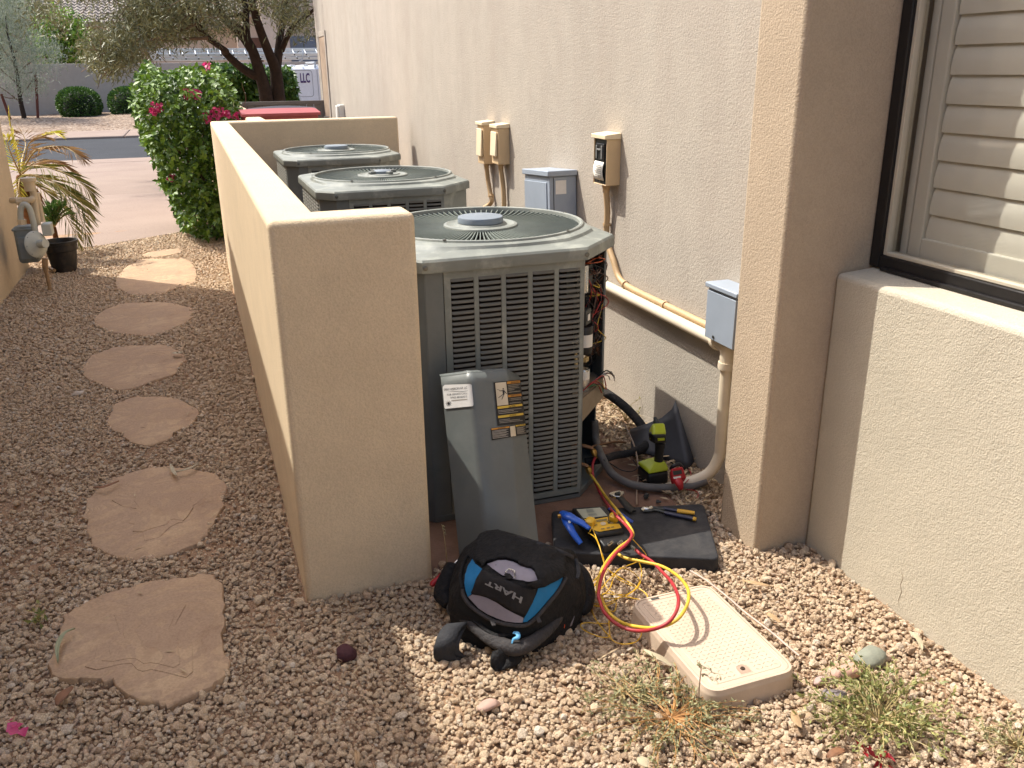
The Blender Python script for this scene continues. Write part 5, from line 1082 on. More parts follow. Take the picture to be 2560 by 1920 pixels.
litter_leaf([Z8(225, 575), Z8(280, 605), Z8(330, 630), Z8(375, 665)], .028, LEAFD[1], "long pale dry leaf against the valve box side", .02)
litter_leaf([Z8(745, 215), Z8(810, 230), Z8(890, 245)], .024, LEAFD[0], "tan dry leaf on sunlit gravel behind the valve box", .02)
litter_leaf([Z8(870, 385), Z8(900, 405), Z8(940, 435)], .026, LEAFD[0], "broad tan leaf on gravel beside the valve box lid's long edge", .02)
litter_leaf([Z8(1610, 480), Z8(1660, 520), Z8(1680, 580)], .022, LEAFD[1], "bleached curved leaf next to the wall foot", .02)
litter_leaf([Z8(1180, 1140), Z8(1230, 1110), Z8(1280, 1100)], .03, LEAFD[2], "brown curled bark-like leaf between the two weeds", .02)
litter_leaf([Z8(1010, 890), Z8(1020, 940), Z8(1050, 985)], .03, LEAFD[0], "curved tan leaf in the gravel between the valve box and weed", .02)
litter_leaf([Z8(205, 1135), Z8(225, 1160), Z8(245, 1189)], .04, LEAFD[1], "flat pale wood scrap below the orange-stemmed weed", .02)
litter_leaf([Z6(1195, 892), Z6(1225, 895), Z6(1258, 884)], .05, LEAFD[1], "white paper-like scrap on the flagstone corner", .02)
litter_leaf([Z7(1940, 1570), Z7(1950, 1600), Z7(1945, 1650)], .02, LEAFD[0], "pale tan twig-like leaf in the dim gravel", .015)
hose("drip_tube", "thin pinkish white tube lying along the valve box edge", "tube", [G(Z8(*q), .03) for q in ((470, 160), (560, 215), (680, 310), (760, 380), (880, 470), (980, 555), (1040, 605))], .0032, mat("pale_tube", lin(184, 162, 148), .6), 8, 6)
# fallen bracts
PNK = leafmat("bract_pink", lin(190, 40, 100), lin(216, 84, 140), .35)
pe = empty("fallen_bract", G(Z7(105, 1430), 0), "fallen magenta bougainvillea bracts on shaded gravel", "petals")
C_ = np.array([G(Z7(x, y), .02) for x, y in ((60, 1400), (95, 1405), (85, 1450), (110, 1465), (140, 1440), (120, 1440))]); leaf_mesh("bract", C_, unit(6) * [1, 1, .3] + [0, -.3, 0], np.tile([0, 0, 1.0], (6, 1)) + unit(6) * .5, .035, .03, PNK, pe)

# ================================================================== gas meter and pot by the left house
GM = mat("meter_paint", lin(120, 128, 128), 0.55, 0, .1, 8, None, .4, (lin(160, 160, 150), .5, 9)); GM2 = mat("meter_pale_paint", lin(176, 180, 172), .5, 0, .08, 10); PIP = mat("gas_pipe_paint", lin(196, 180, 152), .55, 0, .08, 10)
ym = 7.62
gmx = empty("gas_meter", (-1.36, 7.7, 0), "grey gas meter with round regulator and pipes on the left house wall", "gas meter")
P_ = lambda x, y, yy=ym: PY(ZP(x, y), yy)
tl_, br_ = P_(105, 1115), P_(350, 1330)
b = MB(); b.box(tl_.x, br_.x, ym, ym + .17, P_(300, 1435).z, tl_.z); b.build("case", GM, gmx, smooth=30, bevel=.03, seg=4)
b = MB(); b.box(tl_.x - .006, br_.x + .004, ym - .006, ym + .176, tl_.z - .03, tl_.z - .012); b.build("top_flange", GM, gmx, smooth=30, bevel=.006)
b = MB(); b.box(tl_.x + .02, br_.x - .02, ym - .02, ym - .001, P_(300, 1400).z, P_(300, 1190).z); b.build("front_cover", GM, gmx, smooth=30, bevel=.008)
q0, q1 = P_(365, 1085, ym - .02), P_(470, 1165, ym - .02); b = MB(); b.box(q0.x, q1.x, ym - .02, ym + .10, q1.z - .02, q0.z); b.build("index_box", GM2, gmx, smooth=30, bevel=.008)
rc_ = P_(325, 1265, ym - .06); axr = Vector((.75, -.62, .12)).normalized()
b = MB(); b.lathe([(0, -.03), (.05, -.03), (.085, -.012), (.10, -.006), (.104, 0), (.10, .006), (.085, .012), (.05, .03), (.032, .036), (.030, .085), (.034, .087), (.034, .10), (0, .10)], 28, rc_, axr); b.build("regulator", GM2, gmx, smooth=35)
for k in range(8):
    a_ = k * math.pi / 4; u_, w_ = frame(axr); b = MB(); b.lathe([(.005, -.010), (.005, .010), (0, .011)], 6, rc_ + (u_ * math.cos(a_) + w_ * math.sin(a_)) * .091, axr); b.build("bolt", GM, gmx, smooth=20)
b = MB(); b.tube(smooth_path([P_(190, 1075), P_(185, 960), P_(215, 905), P_(265, 940), P_(300, 1060), P_(320, 1160)], 6), .022, 12); b.build("pipe", GM2, gmx, smooth=50)
b = MB(); b.tube(smooth_path([P_(105, 870, ym + .1), P_(160, 868, ym + .05), P_(260, 868, ym + .03), P_(300, 850, ym + .05)], 5), .024, 12); b.build("pipe", PIP, gmx, smooth=50)
b = MB(); b.tube([P_(200, 1085), P_(195, 1040)], .032, 8); b.build("union_nut", PIP, gmx, smooth=20)
b = MB(); b.lathe([(.03, 0), (.03, .04)], 8, P_(150, 880, ym + .03), (1, 0, 0)); b.build("union_nut", PIP, gmx, smooth=20)
b = MB(); b.tube([P_(340, 1090, ym + .12), P_(300, 800, ym + .12), P_(285, 720, ym + .12)], .026, 12); b.build("riser", PIP, gmx, smooth=50)
b = MB(); b.tube([P_(385, 1060, ym + .18), P_(330, 800, ym + .18)], .020, 12); b.build("riser", PIP, gmx, smooth=50)
b = MB(); b.lathe([(.04, -.07), (.042, 0), (.058, .004), (.058, .03), (0, .032)], 16, P_(258, 700, ym + .12), (0, 0, 1)); b.build("riser_cap", PIP, gmx, smooth=30)
b = MB(); b.tube(smooth_path([P_(405, 1390, ym - .05), P_(410, 1480, ym - .05), Vector((P_(430, 1560, ym - .05).x, ym - .05, .0)), Vector((P_(440, 1600, ym - .05).x, ym - .06, -.03))], 4), [.022] * 5 + [.014] * 8, 10); b.build("service_stub", mat("rusty_brass", lin(150, 124, 92), .6, .2, .2, 20), gmx, smooth=40)
pt = empty("plant_pot", G(ZP(590, 1500), 0), "empty black plastic nursery pot beside the gas meter", "pot")
POT = mat("black_pot_plastic", lin(34, 32, 31), .5, 0, .15, 10, None, .4, (lin(96, 82, 68), .7, 7))
pc = G(ZP(588, 1500), 0); rim = PY(ZP(575, 1215), pc.y); rr0 = .5 * (PY(ZP(735, 1215), pc.y).x - PY(ZP(415, 1190), pc.y).x); rb = .5 * (PY(ZP(695, 1500), pc.y).x - PY(ZP(480, 1500), pc.y).x); hz_ = rim.z
b = MB(); b.lathe([(0, .0), (rb, .0), (rb * 1.02, .01), (rr0 * .9, hz_ * .68), (rr0 * .96, hz_ * .70), (rr0 * .98, hz_ * .90), (rr0 * 1.04, hz_ * .91), (rr0 * 1.05, hz_), (rr0 * .98, hz_), (rr0 * .93, hz_ * .88), (rb * .95, .04), (0, .04)], 36, (pc.x, pc.y, -.01)); b.build("shell", POT, pt, smooth=35)
b = MB(); b.lathe([(0, hz_ * .35), (rr0 * .8, hz_ * .34)], 24, (pc.x, pc.y, 0)); b.build("soil", DIRT, pt)
hose("pipe_stub", "short rusty pipe end lying on gravel in front of the pot", "pipe", [G(ZP(425, 1470), .03), G(ZP(460, 1485), .03), G(ZP(490, 1500), .03)], .014, MATS["rusty_brass"], 10, 3)
# ================================================================== vegetation
def inpoly(P, x, y):
    P = np.asarray(P); x = np.asarray(x); y = np.asarray(y); c = np.zeros(x.shape, bool); n = len(P)
    for i in range(n):
        x0, y0 = P[i]; x1, y1 = P[i - 1]
        if y0 == y1: continue
        c ^= ((y0 > y) != (y1 > y)) & (x < (x1 - x0) * (y - y0) / (y1 - y0) + x0)
    return c
def sample_poly(P, n):
    P = np.asarray(P, float); lo, hi = P.min(0), P.max(0); out = np.zeros((0, 2))
    while len(out) < n:
        q = lo + rng.random((n * 2, 2)) * (hi - lo); out = np.vstack([out, q[inpoly(P, q[:, 0], q[:, 1])]])
    return out[:n]
def edge_dist(P, q):
    P = np.asarray(P, float); best = np.full(len(q), 1e9)
    for i in range(len(P)):
        a, b = P[i - 1], P[i]; ab = b - a; t = np.clip(((q - a) @ ab) / (ab @ ab + 1e-9), 0, 1); best = np.minimum(best, np.linalg.norm(q - (a + t[:, None] * ab), axis=1))
    return best
def rays(px, Y):
    d = np.c_[px[:, 0] - 1280, px[:, 1] - 960, np.full(len(px), FPX)] @ R.T; t = Y / d[:, 1]; return np.c_[d[:, 0] * t, Y, CAM_H + d[:, 2] * t]
BARK = mat("bark_brown", lin(58, 46, 38), .9, 0, .25, 10, (30, .8, .02), .15); TWIG = mat("twig_brown", lin(104, 82, 62), .85, 0, .2, 20)
def limb3(name, pts, r, par, m=BARK, n=8, k=5):
    P = smooth_path(pts, k); rr = np.interp(np.linspace(0, 1, len(P)), np.linspace(0, 1, len(r)), r); c = MB(); c.tube(P, list(rr), n); return c.build(name, m, par, smooth=60)
# bougainvillea against the garden wall
BOUG = leafmat("bougainvillea_leaf", lin(46, 78, 22), lin(114, 146, 44), .2, .5)
bo = empty("bougainvillea_bush", (.1, 9.8, 0), "leafy green bougainvillea bush with pink blooms against the low wall", "bush")
bpoly = [Z1(*p) for p in ((950, 390), (900, 450), (870, 510), (850, 580), (845, 660), (880, 760), (905, 880), (950, 960), (1000, 1060), (1035, 1130), (1010, 1150), (1090, 1260), (1120, 1370), (1160, 1450), (1220, 1500), (1300, 1540), (1440, 1570), (1560, 1560), (1560, 740), (1530, 640), (1480, 540), (1430, 455), (1340, 420), (1300, 445), (1200, 425), (1120, 455), (1060, 460), (990, 440), (975, 395))]
n = 12000
q = sample_poly(bpoly, n); ed = edge_dist(bpoly, q); k = np.clip(ed / 45, 0, 1); th = 0.95 * np.sqrt(1 - (1 - k) ** 2) + .05
side = np.where(rng.random(n) < .62, -1, 1) * (rng.random(n) ** .45)
lump = .24 * np.sin(q[:, 0] / 13) * np.sin(q[:, 1] / 17 + 1) + .16 * np.sin(q[:, 0] / 5 + q[:, 1] / 7)
Y = 9.95 + side * th * .85 + lump
C_ = rays(q, Y); ok = C_[:, 2] > 0.0; ok &= ~((C_[:, 0] > .47) & (C_[:, 0] < .66) & (C_[:, 2] < 1.23)); C_ = C_[ok]; sd_ = side[ok]
Nn = np.c_[rng.normal(0, .5, len(C_)), sd_ * .6 + rng.normal(0, .5, len(C_)), .8 + rng.normal(0, .45, len(C_))]
Dd = unit(len(C_)) + np.c_[np.zeros(len(C_)), sd_ * .5, -.45 * np.ones(len(C_))]
leaf_mesh("foliage", C_, Dd, Nn, .045 + .035 * rng.random(len(C_)), .030 + .020 * rng.random(len(C_)), BOUG, bo)
for i in range(7):
    x0 = .15 + rw.uniform(-.06, .06); limb3("stem", [(x0, 9.6 + .08 * i, -.02), (x0 - rw.uniform(0, .12), 9.6 + rw.uniform(-.2, .5), .5), (x0 - rw.uniform(-.15, .4), 9.7 + rw.uniform(-.3, .6), 1.1), (x0 - rw.uniform(-.2, .5), 9.8 + rw.uniform(-.3, .6), 1.5)], [.02, .012, .006], bo, TWIG, 6)
for cx_, cy_, rad in ((1005, 690, 38), (1215, 605, 30), (1262, 612, 28), (1330, 760, 26), (1398, 735, 42), (1455, 735, 20), (1515, 745, 16), (1100, 1150, 16), (1330, 425, 14), (985, 720, 20)):
    nb = int(12 + rad * .9); ang = rng.random(nb) * 6.28; rr2 = rad * np.sqrt(rng.random(nb)); px = np.array([Z1(cx_ + r * math.cos(a), cy_ + r * math.sin(a)) for r, a in zip(rr2, ang)])
    yy = (9.02 if cy_ < 1100 else 9.3) + rng.random(nb) * .12
    if cx_ > 1300 and cy_ > 700: yy = 8.95 + rng.random(nb) * .1
    leaf_mesh("flower_cluster", rays(px, yy), unit(nb) + [0, -.6, .3], np.tile([0, -.8, .5], (nb, 1)) + unit(nb) * .6, .036, .034, PNK, bo)
for i in range(3):
    p0 = PY(Z1(950, 460), 9.9); limb3("shoot", [p0 + Vector((.05 * i, 0, 0)), p0 + Vector((.03 * i - .02, -.05, .14)), p0 + Vector((.02 * i - .03, -.05, .22))], [.004, .002], bo, TWIG, 5)
limb3("shoot", [PY(Z1(1540, 740), 9.4), PY(Z1(1580, 640), 9.4), PY(Z1(1560, 560), 9.4), PY(Z1(1555, 530), 9.4)], [.004, .002], bo, TWIG, 5)

# olive-leaved tree with several trunks beyond the gate
OLV = leafmat("narrow_grey_leaf", lin(62, 66, 40), lin(146, 144, 98), .14, .5)
YT = 16.6
tr = empty("shade_tree", PY(ZB(640, 1230), YT) * 1.0, "dark multi-trunked shade tree with narrow olive leaves beyond the gate", "tree")
def tp(x, y, yy=YT, cv=ZB): return PY(cv(x, y), yy)
g0 = tp(540, 1290); g1 = tp(665, 1290)
limb3("trunk", [Vector((g0.x, YT, gz(YT) - .05)), tp(520, 1230), tp(440, 900), tp(350, 620), tp(285, 470), tp(270, 300), tp(265, 120), tp(230, -60), tp(200, -250)], [.15, .11, .09, .065, .055, .05, .04], tr, BARK, 12)
limb3("trunk", [Vector((g1.x, YT + .1, gz(YT) - .05)), tp(660, 1230, YT + .1), tp(645, 1000, YT + .1), tp(620, 820, YT + .1), tp(545, 640, YT), tp(450, 390, YT - .1), tp(370, 150, YT - .2), tp(330, 0, YT - .3), tp(300, -200, YT - .3)], [.16, .12, .105, .08, .07, .06, .05], tr, BARK, 12)
limb3("trunk", [tp(640, 850, YT + .1), tp(665, 640, YT + .2), tp(690, 420, YT + .3), tp(730, 200, YT + .4), tp(760, 0, YT + .5), tp(780, -250, YT + .6)], [.085, .075, .06, .05, .04], tr, BARK, 10)
limb3("branch", [tp(700, 620, YT + .2), tp(770, 450, YT + .1), tp(850, 310, YT), tp(960, 230, YT - .2), tp(1060, 150, YT - .3), tp(1150, 60, YT - .3)], [.055, .045, .035, .02], tr, BARK)
limb3("branch", [tp(420, 930), tp(330, 900), tp(180, 800), tp(0, 630), tp(1000, 520, YT - .3, ZT), tp(820, 390, YT - .6, ZT), tp(700, 240, YT - .9, ZT), tp(620, 100, YT - 1.1, ZT), tp(560, -60, YT - 1.2, ZT)], [.08, .075, .065, .055, .05, .045, .04, .03], tr, BARK)
limb3("branch", [tp(340, 600), tp(240, 450), tp(100, 310), tp(0, 220), tp(980, 160, YT - .4, ZT), tp(900, 20, YT - .6, ZT), tp(860, -150, YT - .6, ZT)], [.09, .08, .06, .05, .04], tr, BARK)
for pts in ([(285, 470), (230, 360), (100, 260), (0, 230)], [(265, 300), (200, 180), (60, 190), (-60, 150)], [(265, 180), (330, 60), (420, -40)]): limb3("branch", [tp(*p) for p in pts], [.04, .02], tr, BARK)
for pts in ([(820, 390), (600, 400), (400, 410), (250, 400)], [(700, 240), (560, 300), (380, 380), (200, 420)], [(620, 100), (400, 60), (180, 130), (60, 60)], [(720, 230), (820, 150), (900, 160)]): limb3("branch", [tp(*p, YT - 1.1, ZT) for p in pts], [.03, .012], tr, TWIG, 6)
crown = [Z1(*p) for p in ((170, 110), (260, 60), (330, -40), (500, -300), (1200, -500), (2000, -420), (2040, 100), (2000, 260), (1930, 200), (1850, 150), (1790, 120), (1740, 60), (1690, 20), (1560, 30), (1540, 150), (1490, 240), (1500, 220), (1400, 200), (1300, 180), (1180, 240), (1000, 260), (930, 330), (840, 360), (760, 400), (690, 440), (620, 420), (570, 360), (560, 330), (600, 260), (480, 180), (400, 190), (330, 120), (230, 160))]
nc = 430; qc = sample_poly(crown, nc); Yc = 14.6 + 3.8 * rng.random(nc)
ex = sample_poly([Z1(*p) for p in ((600, 340), (900, 260), (920, 340), (840, 370), (740, 400), (690, 440), (610, 430))], 40); qc = np.vstack([qc, ex]); Yc = np.r_[Yc, 14.8 + 1.2 * rng.random(40)]
ex = sample_poly([Z1(*p) for p in ((760, 20), (1200, -20), (1400, 60), (1430, 160), (1300, 200), (1150, 230), (950, 270), (830, 240))], 70); qc = np.vstack([qc, ex]); Yc = np.r_[Yc, 15 + 1.8 * rng.random(70)]
ex = sample_poly([Z1(*p) for p in ((350, -480), (2100, -430), (1950, -1250), (600, -1250))], 190); qc = np.vstack([qc, ex]); Yc = np.r_[Yc, 14 + 5 * rng.random(190)]
hole = inpoly([Z1(*p) for p in ((340, -60), (760, -60), (750, 120), (700, 185), (440, 185))], qc[:, 0], qc[:, 1]) & (rng.random(len(qc)) < .9); qc, Yc = qc[~hole], Yc[~hole]
CC = rays(qc, Yc); per = 70; CL = np.repeat(CC, per, 0); nL = len(CL)
CL = CL + rng.normal(0, 1, (nL, 3)) * [.11, .11, .13]
Dd = rng.normal(0, .75, (nL, 3)) + [0, 0, -.55]
leaf_mesh("foliage", CL, Dd, unit(nL), .07 + .07 * rng.random(nL), .013 + .013 * rng.random(nL), OLV, tr, tint=np.clip(np.repeat(rng.random(len(CC)), per) * .6 + rng.random(nL) * .4, 0, 1), fold=.1)
b = MB()
for i in range(0, len(CC), 2):
    p = Vector(CC[i]); d = Vector((rw.gauss(0, .5), rw.gauss(0, .3), rw.gauss(.25, .4))).normalized(); b.tube([p + d * .45, p + d * .15 + Vector((0, 0, .04)), p - d * .1 - Vector((0, 0, .12))], [.006, .004, .002], 4, False)
b.build("twigs", TWIG, tr, smooth=60, fix=False)
# clipped hedge behind the trunks
HDG = leafmat("hedge_leaf", lin(42, 70, 26), lin(96, 130, 48), .25, .4)
hp_ = [ZB(*p) for p in ((-260, 810), (-60, 800), (150, 825), (330, 815), (450, 830), (560, 880), (700, 850), (760, 830), (820, 880), (850, 940), (865, 1000), (880, 1090), (895, 1180), (880, 1400), (-260, 1400))]
n = 11000; q = sample_poly(hp_, n); Y = 19.0 + (rng.random(n) ** 1.6) * 1.6 + .15 * np.sin(q[:, 0] / 9) * np.sin(q[:, 1] / 8); C_ = rays(q, Y)
hd_ = empty("hedge", (C_[:, 0].mean(), 19.5, gz(19.5)), "dense dark green hedge behind the tree trunks, in front of the van", "hedge")
leaf_mesh("foliage", C_, unit(n) + [0, -.3, 0], np.c_[rng.normal(0, .5, n), -.6 + rng.normal(0, .5, n), .8 + rng.normal(0, .4, n)], .09 + .05 * rng.random(n), .055 + .03 * rng.random(n), HDG, hd_)
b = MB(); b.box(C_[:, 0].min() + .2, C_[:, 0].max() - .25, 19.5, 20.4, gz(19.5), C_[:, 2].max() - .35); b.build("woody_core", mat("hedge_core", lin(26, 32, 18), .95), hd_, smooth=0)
# round clipped shrubs across the street
def ball_shrub(cx_, cy_, rx, rz, label):
    c0 = PY((cx_, cy_), 42.6); o = empty("round_shrub", (c0.x, 42.6, -.1), label, "shrub", "clipped shrubs by the street wall")
    n = 6500; u = unit(n); rad = .80 + .22 * rng.random(n) ** .6
    sh = np.abs(u); sq_ = 1 / np.power(np.power(sh, 2.7).sum(1), 1 / 2.7)
    C_ = np.array(c0) + u * (sq_ * rad)[:, None] * [rx, rx, rz]; C_[:, 2] = np.maximum(C_[:, 2], -.15)
    low = np.clip((c0.z - C_[:, 2]) / rz, 0, 1); C_[:, 0] = c0.x + (C_[:, 0] - c0.x) * (1 - .42 * low)
    leaf_mesh("foliage", C_, u + unit(n) * .6, u + unit(n) * .5, .09, .06, SHR, o)
    b = MB(); b.tube([(c0.x, 42.6, -.2), (c0.x, 42.6, c0.z)], .08, 8); b.build("stem", BARK, o)
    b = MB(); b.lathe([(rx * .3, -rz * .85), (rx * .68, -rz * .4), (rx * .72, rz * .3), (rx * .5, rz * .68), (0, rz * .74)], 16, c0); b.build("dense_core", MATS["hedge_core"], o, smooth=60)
SHR = leafmat("clipped_leaf", lin(34, 62, 24), lin(88, 122, 46), .2, .5)
ball_shrub(*ZA(1005, 1355), .84, .80, "clipped round shrub standing alone before the far street wall")
ball_shrub(*ZA(1640, 1340), .84, .78, "clipped round shrub partly hidden by the flowering bush")
# young grey tree with stakes
GRYL = leafmat("silver_leaf", lin(118, 126, 106), lin(168, 174, 152), .25, .6)
YG = 40.5
gt = empty("young_tree", PY(ZA(320, 1590), YG), "young silvery grey-leaved tree tied between brown stakes", "tree")
ta = lambda x, y, yy=YG: PY(ZA(x, y), yy)
limb3("trunk", [ta(325, 1620), ta(300, 1460), ta(262, 1290), ta(235, 1080), ta(205, 880), ta(170, 700), ta(130, 570), ta(90, 400), ta(70, 200)], [.10, .09, .08, .07, .055, .04, .02], gt, BARK, 8)
for pts in ([(262, 1290), (150, 1200), (40, 1120), (-80, 1050)], [(250, 1190), (330, 1120), (400, 1020), (460, 900)], [(230, 1060), (110, 960), (20, 880), (-60, 760)], [(215, 950), (300, 850), (420, 760), (560, 700)], [(190, 800), (90, 700), (10, 560)], [(170, 700), (260, 560), (330, 420)], [(262, 1290), (200, 1240), (100, 1230), (0, 1200)], [(210, 900), (330, 920), (420, 900)]): limb3("branch", [ta(*p) for p in pts], [.035, .012], gt, TWIG, 5)
gp = [ZA(*p) for p in ((-500, -500), (100, -500), (330, 150), (420, 330), (560, 480), (700, 560), (770, 640), (720, 760), (700, 860), (600, 1000), (480, 1140), (330, 1190), (250, 1230), (120, 1180), (0, 1250), (-500, 1250))]
nc = 420; qc = sample_poly(gp, nc); CC = rays(qc, 39 + 3 * rng.random(nc)); per = 42; CL = np.repeat(CC, per, 0) + rng.normal(0, .22, (nc * per, 3)); nL = len(CL)
leaf_mesh("foliage", CL, rng.normal(0, .5, (nL, 3)) + [.1, 0, .6], unit(nL), .12 + .1 * rng.random(nL), .016 + .012 * rng.random(nL), GRYL, gt, fold=.1)
STK2 = mat("stake_wood", lin(96, 50, 38), .85, 0, .15, 6)
for a_, b_, lb in (((450, 940), (482, 1585), "upright brown wooden stake right beside the young tree"), ((15, 1180), (165, 1600), "leaning brown wooden stake by the young tree, half hidden by palm")):
    c = MB(); P = [ta(*a_), ta((a_[0] + b_[0]) / 2, (a_[1] + b_[1]) / 2), ta(*b_)]; c.tube(P, [.055, .055, .055], 8); o = c.build("tree_stake", STK2, None, base=P[-1], smooth=30, bevel=.01); tag(o, lb, "stake")
# bright tree behind the street wall and taller background trees
BRT = leafmat("citrus_leaf", lin(58, 92, 24), lin(134, 166, 56), .3, .4); PVD = leafmat("palo_leaf", lin(92, 116, 60), lin(160, 178, 112), .3, .5)
def crown_tree(name, poly, y0, dy, ncl, per, sp, L, Wd, m, label, trunk):
    qc = sample_poly(poly, ncl); CC = rays(qc, y0 + dy * rng.random(ncl)); o = empty(name, (CC[:, 0].mean(), y0 + dy / 2, -.3), label, "tree")
    CL = np.repeat(CC, per, 0) + rng.normal(0, sp, (ncl * per, 3)); nL = len(CL); leaf_mesh("foliage", CL, unit(nL) + [0, 0, -.2], unit(nL) + [0, -.3, .6], L * (.7 + .6 * rng.random(nL)), Wd * (.7 + .6 * rng.random(nL)), m, o)
    c0 = CC.mean(0); limb3("trunk", [(c0[0], y0 + dy / 2, -.4), (c0[0] + .1, y0 + dy / 2, c0[2] * .5), (c0[0], y0 + dy / 2, c0[2])], [trunk, trunk * .6, trunk * .3], o, BARK, 8)
    for i in range(5): e = Vector(CC[i]); limb3("branch", [(c0[0], y0 + dy / 2, c0[2] * .55), ((c0[0] + e.x) / 2, y0 + dy / 2, (c0[2] * .7 + e.z) / 2), e], [trunk * .4, trunk * .12], o, BARK, 6)
    return o
crown_tree("citrus_tree", [ZA(*p) for p in ((500, 440), (560, 300), (700, 260), (820, 190), (900, 250), (960, 350), (1070, 400), (1070, 560), (1030, 640), (1090, 720), (1000, 745), (800, 740), (620, 780), (480, 640), (430, 520))], 47.2, 2.2, 150, 26, .28, .20, .12, BRT, "bright green bushy tree just behind the street wall", .12)
crown_tree("background_tree", [ZA(*p) for p in ((-600, -400), (150, -420), (190, 0), (210, 80), (330, 120), (420, 300), (400, 500), (-600, 520))], 52, 4, 260, 24, .5, .28, .10, PVD, "tall pale green feathery tree far behind the young grey tree", .2)
crown_tree("background_tree", [ZA(*p) for p in ((230, 130), (380, 40), (540, 60), (660, 60), (740, 160), (780, 260), (700, 330), (480, 360), (300, 330))], 50, 3, 110, 24, .35, .22, .05, OLV, "olive-grey tree in front of the tiled roof above the bright tree", .15)
# potted-area palm with arching fronds
FRG = leafmat("palm_leaflet", lin(92, 104, 44), lin(170, 156, 88), .3, .45); FRY = leafmat("palm_leaflet_yellow", lin(150, 150, 40), lin(206, 186, 70), .35, .45); FRB = leafmat("palm_leaflet_dry", lin(134, 100, 66), lin(176, 146, 106), .25, .6)
RCH = mat("palm_rachis", lin(150, 128, 80), .6, 0, .15, 12)
def frond(par, pts, L, n, m, w=.0075, droop=.5, name="frond"):
    P = smooth_path(pts, 8); N_ = len(P); c = MB(); rr = np.linspace(.009, .002, N_); c.tube(P, list(rr), 6); fr_ = c.build(name, RCH, par, smooth=60)
    C_, D_, Nv, LL = [], [], [], []
    for i in range(n):
        t_ = .12 + .88 * i / (n - 1); f_ = t_ * (N_ - 1); j = min(int(f_), N_ - 2); p = P[j].lerp(P[j + 1], f_ - j); d = (P[j + 1] - P[j]).normalized(); s_ = d.cross(Vector((0, 0, 1)));
        s_ = s_.normalized() if s_.length > .05 else Vector((0, 1, 0)); up_ = s_.cross(d)
        for sg in (-1, 1):
            dd = (s_ * sg * (.9 - .3 * t_) + d * (.55 + .5 * t_) + up_ * .25 + Vector((0, 0, -droop * (.4 + .6 * t_))) + Vector((rw.gauss(0, .08), rw.gauss(0, .08), rw.gauss(0, .08)))).normalized()
            C_.append(p); D_.append(dd); Nv.append(up_ + s_ * sg * .4); LL.append(L * math.sin(math.pi * (.18 + .72 * t_)) * rw.uniform(.8, 1.1))
    leaf_mesh("leaflets", np.array(C_), np.array(D_), np.array(Nv), np.array(LL), w, m, fr_, fold=.15, droop=.15); return fr_
yp0 = 9.2
crw = PY(ZP(185, 640), yp0)
pm = empty("palm", (crw.x, yp0, 0), "spindly palm with long drooping fronds behind the gas meter", "palm")
limb3("trunk", [(crw.x - .02, yp0, -.05), (crw.x, yp0, .25), crw - Vector((0, 0, .08)), crw], [.06, .05, .05, .03], pm, mat("palm_fibre", lin(96, 66, 44), .95, 0, .3, 20, (40, .8, .02), .1), 10)
pp = lambda x, y, yy: PY(ZP(x, y), yy)
frond(pm, [crw, pp(300, 440, 9.1), pp(420, 390, 9.0), pp(560, 385, 8.9), pp(660, 430, 8.8), pp(745, 500, 8.75)], .26, 24, FRB)
frond(pm, [crw, pp(300, 560, 9.0), pp(450, 580, 8.9), pp(620, 640, 8.8), pp(760, 740, 8.7), pp(850, 860, 8.7)], .30, 28, FRG)
frond(pm, [crw, pp(300, 640, 9.0), pp(460, 690, 8.9), pp(620, 790, 8.8), pp(740, 900, 8.7), pp(810, 1040, 8.6)], .30, 28, FRG)
frond(pm, [crw, pp(320, 660, 9.2), pp(500, 740, 9.2), pp(650, 880, 9.1), pp(740, 1060, 9.0), pp(790, 1240, 9.0)], .30, 30, FRG)
frond(pm, [crw, pp(280, 700, 9.3), pp(420, 800, 9.4), pp(560, 960, 9.3), pp(660, 1130, 9.2), pp(720, 1280, 9.2)], .28, 28, FRG)
frond(pm, [crw, pp(260, 560, 9.3), pp(400, 500, 9.5), pp(560, 540, 9.6), pp(700, 620, 9.6)], .26, 23, FRB)
frond(pm, [crw, pp(230, 480, 9.2), pp(260, 360, 9.1), pp(340, 300, 9.1), pp(440, 300, 9.1)], .20, 18, FRB)
frond(pm, [pp(380, 290, 9.1), pp(440, 270, 9.05), pp(500, 265, 9.0), pp(560, 300, 9.0)], .12, 20, FRY, .016, .1)
frond(pm, [crw, pp(160, 480, 9.2), pp(120, 340, 9.2), pp(95, 180, 9.2), pp(80, 40, 9.2)], .10, 15, FRY, .016, -.3)
frond(pm, [crw, pp(130, 520, 9.0), pp(80, 400, 8.9), pp(60, 300, 8.9)], .16, 15, FRY, .014, .2)
frond(pm, [crw, pp(200, 500, 9.4), pp(230, 380, 9.6), pp(210, 280, 9.7), pp(150, 240, 9.7)], .2, 18, FRB)
frond(pm, [crw, pp(170, 740, 9.1), pp(180, 820, 9.05), pp(210, 900, 9.0)], .14, 14, FRY, .014, .5)
frond(pm, [crw, pp(300, 760, 9.2), pp(360, 900, 9.2), pp(400, 1020, 9.2)], .2, 17, FRB)
sm = empty("palm", (pp(490, 1130, 8.9).x, 8.9, 0), "small green seedling palm growing behind the black pot", "palm")
FRN = leafmat("palm_green", lin(60, 92, 44), lin(112, 146, 70), .3, .4); s0 = pp(485, 1110, 8.9); limb3("trunk", [(s0.x, 8.9, -.03), s0], [.03, .02], sm, MATS["palm_fibre"], 8)
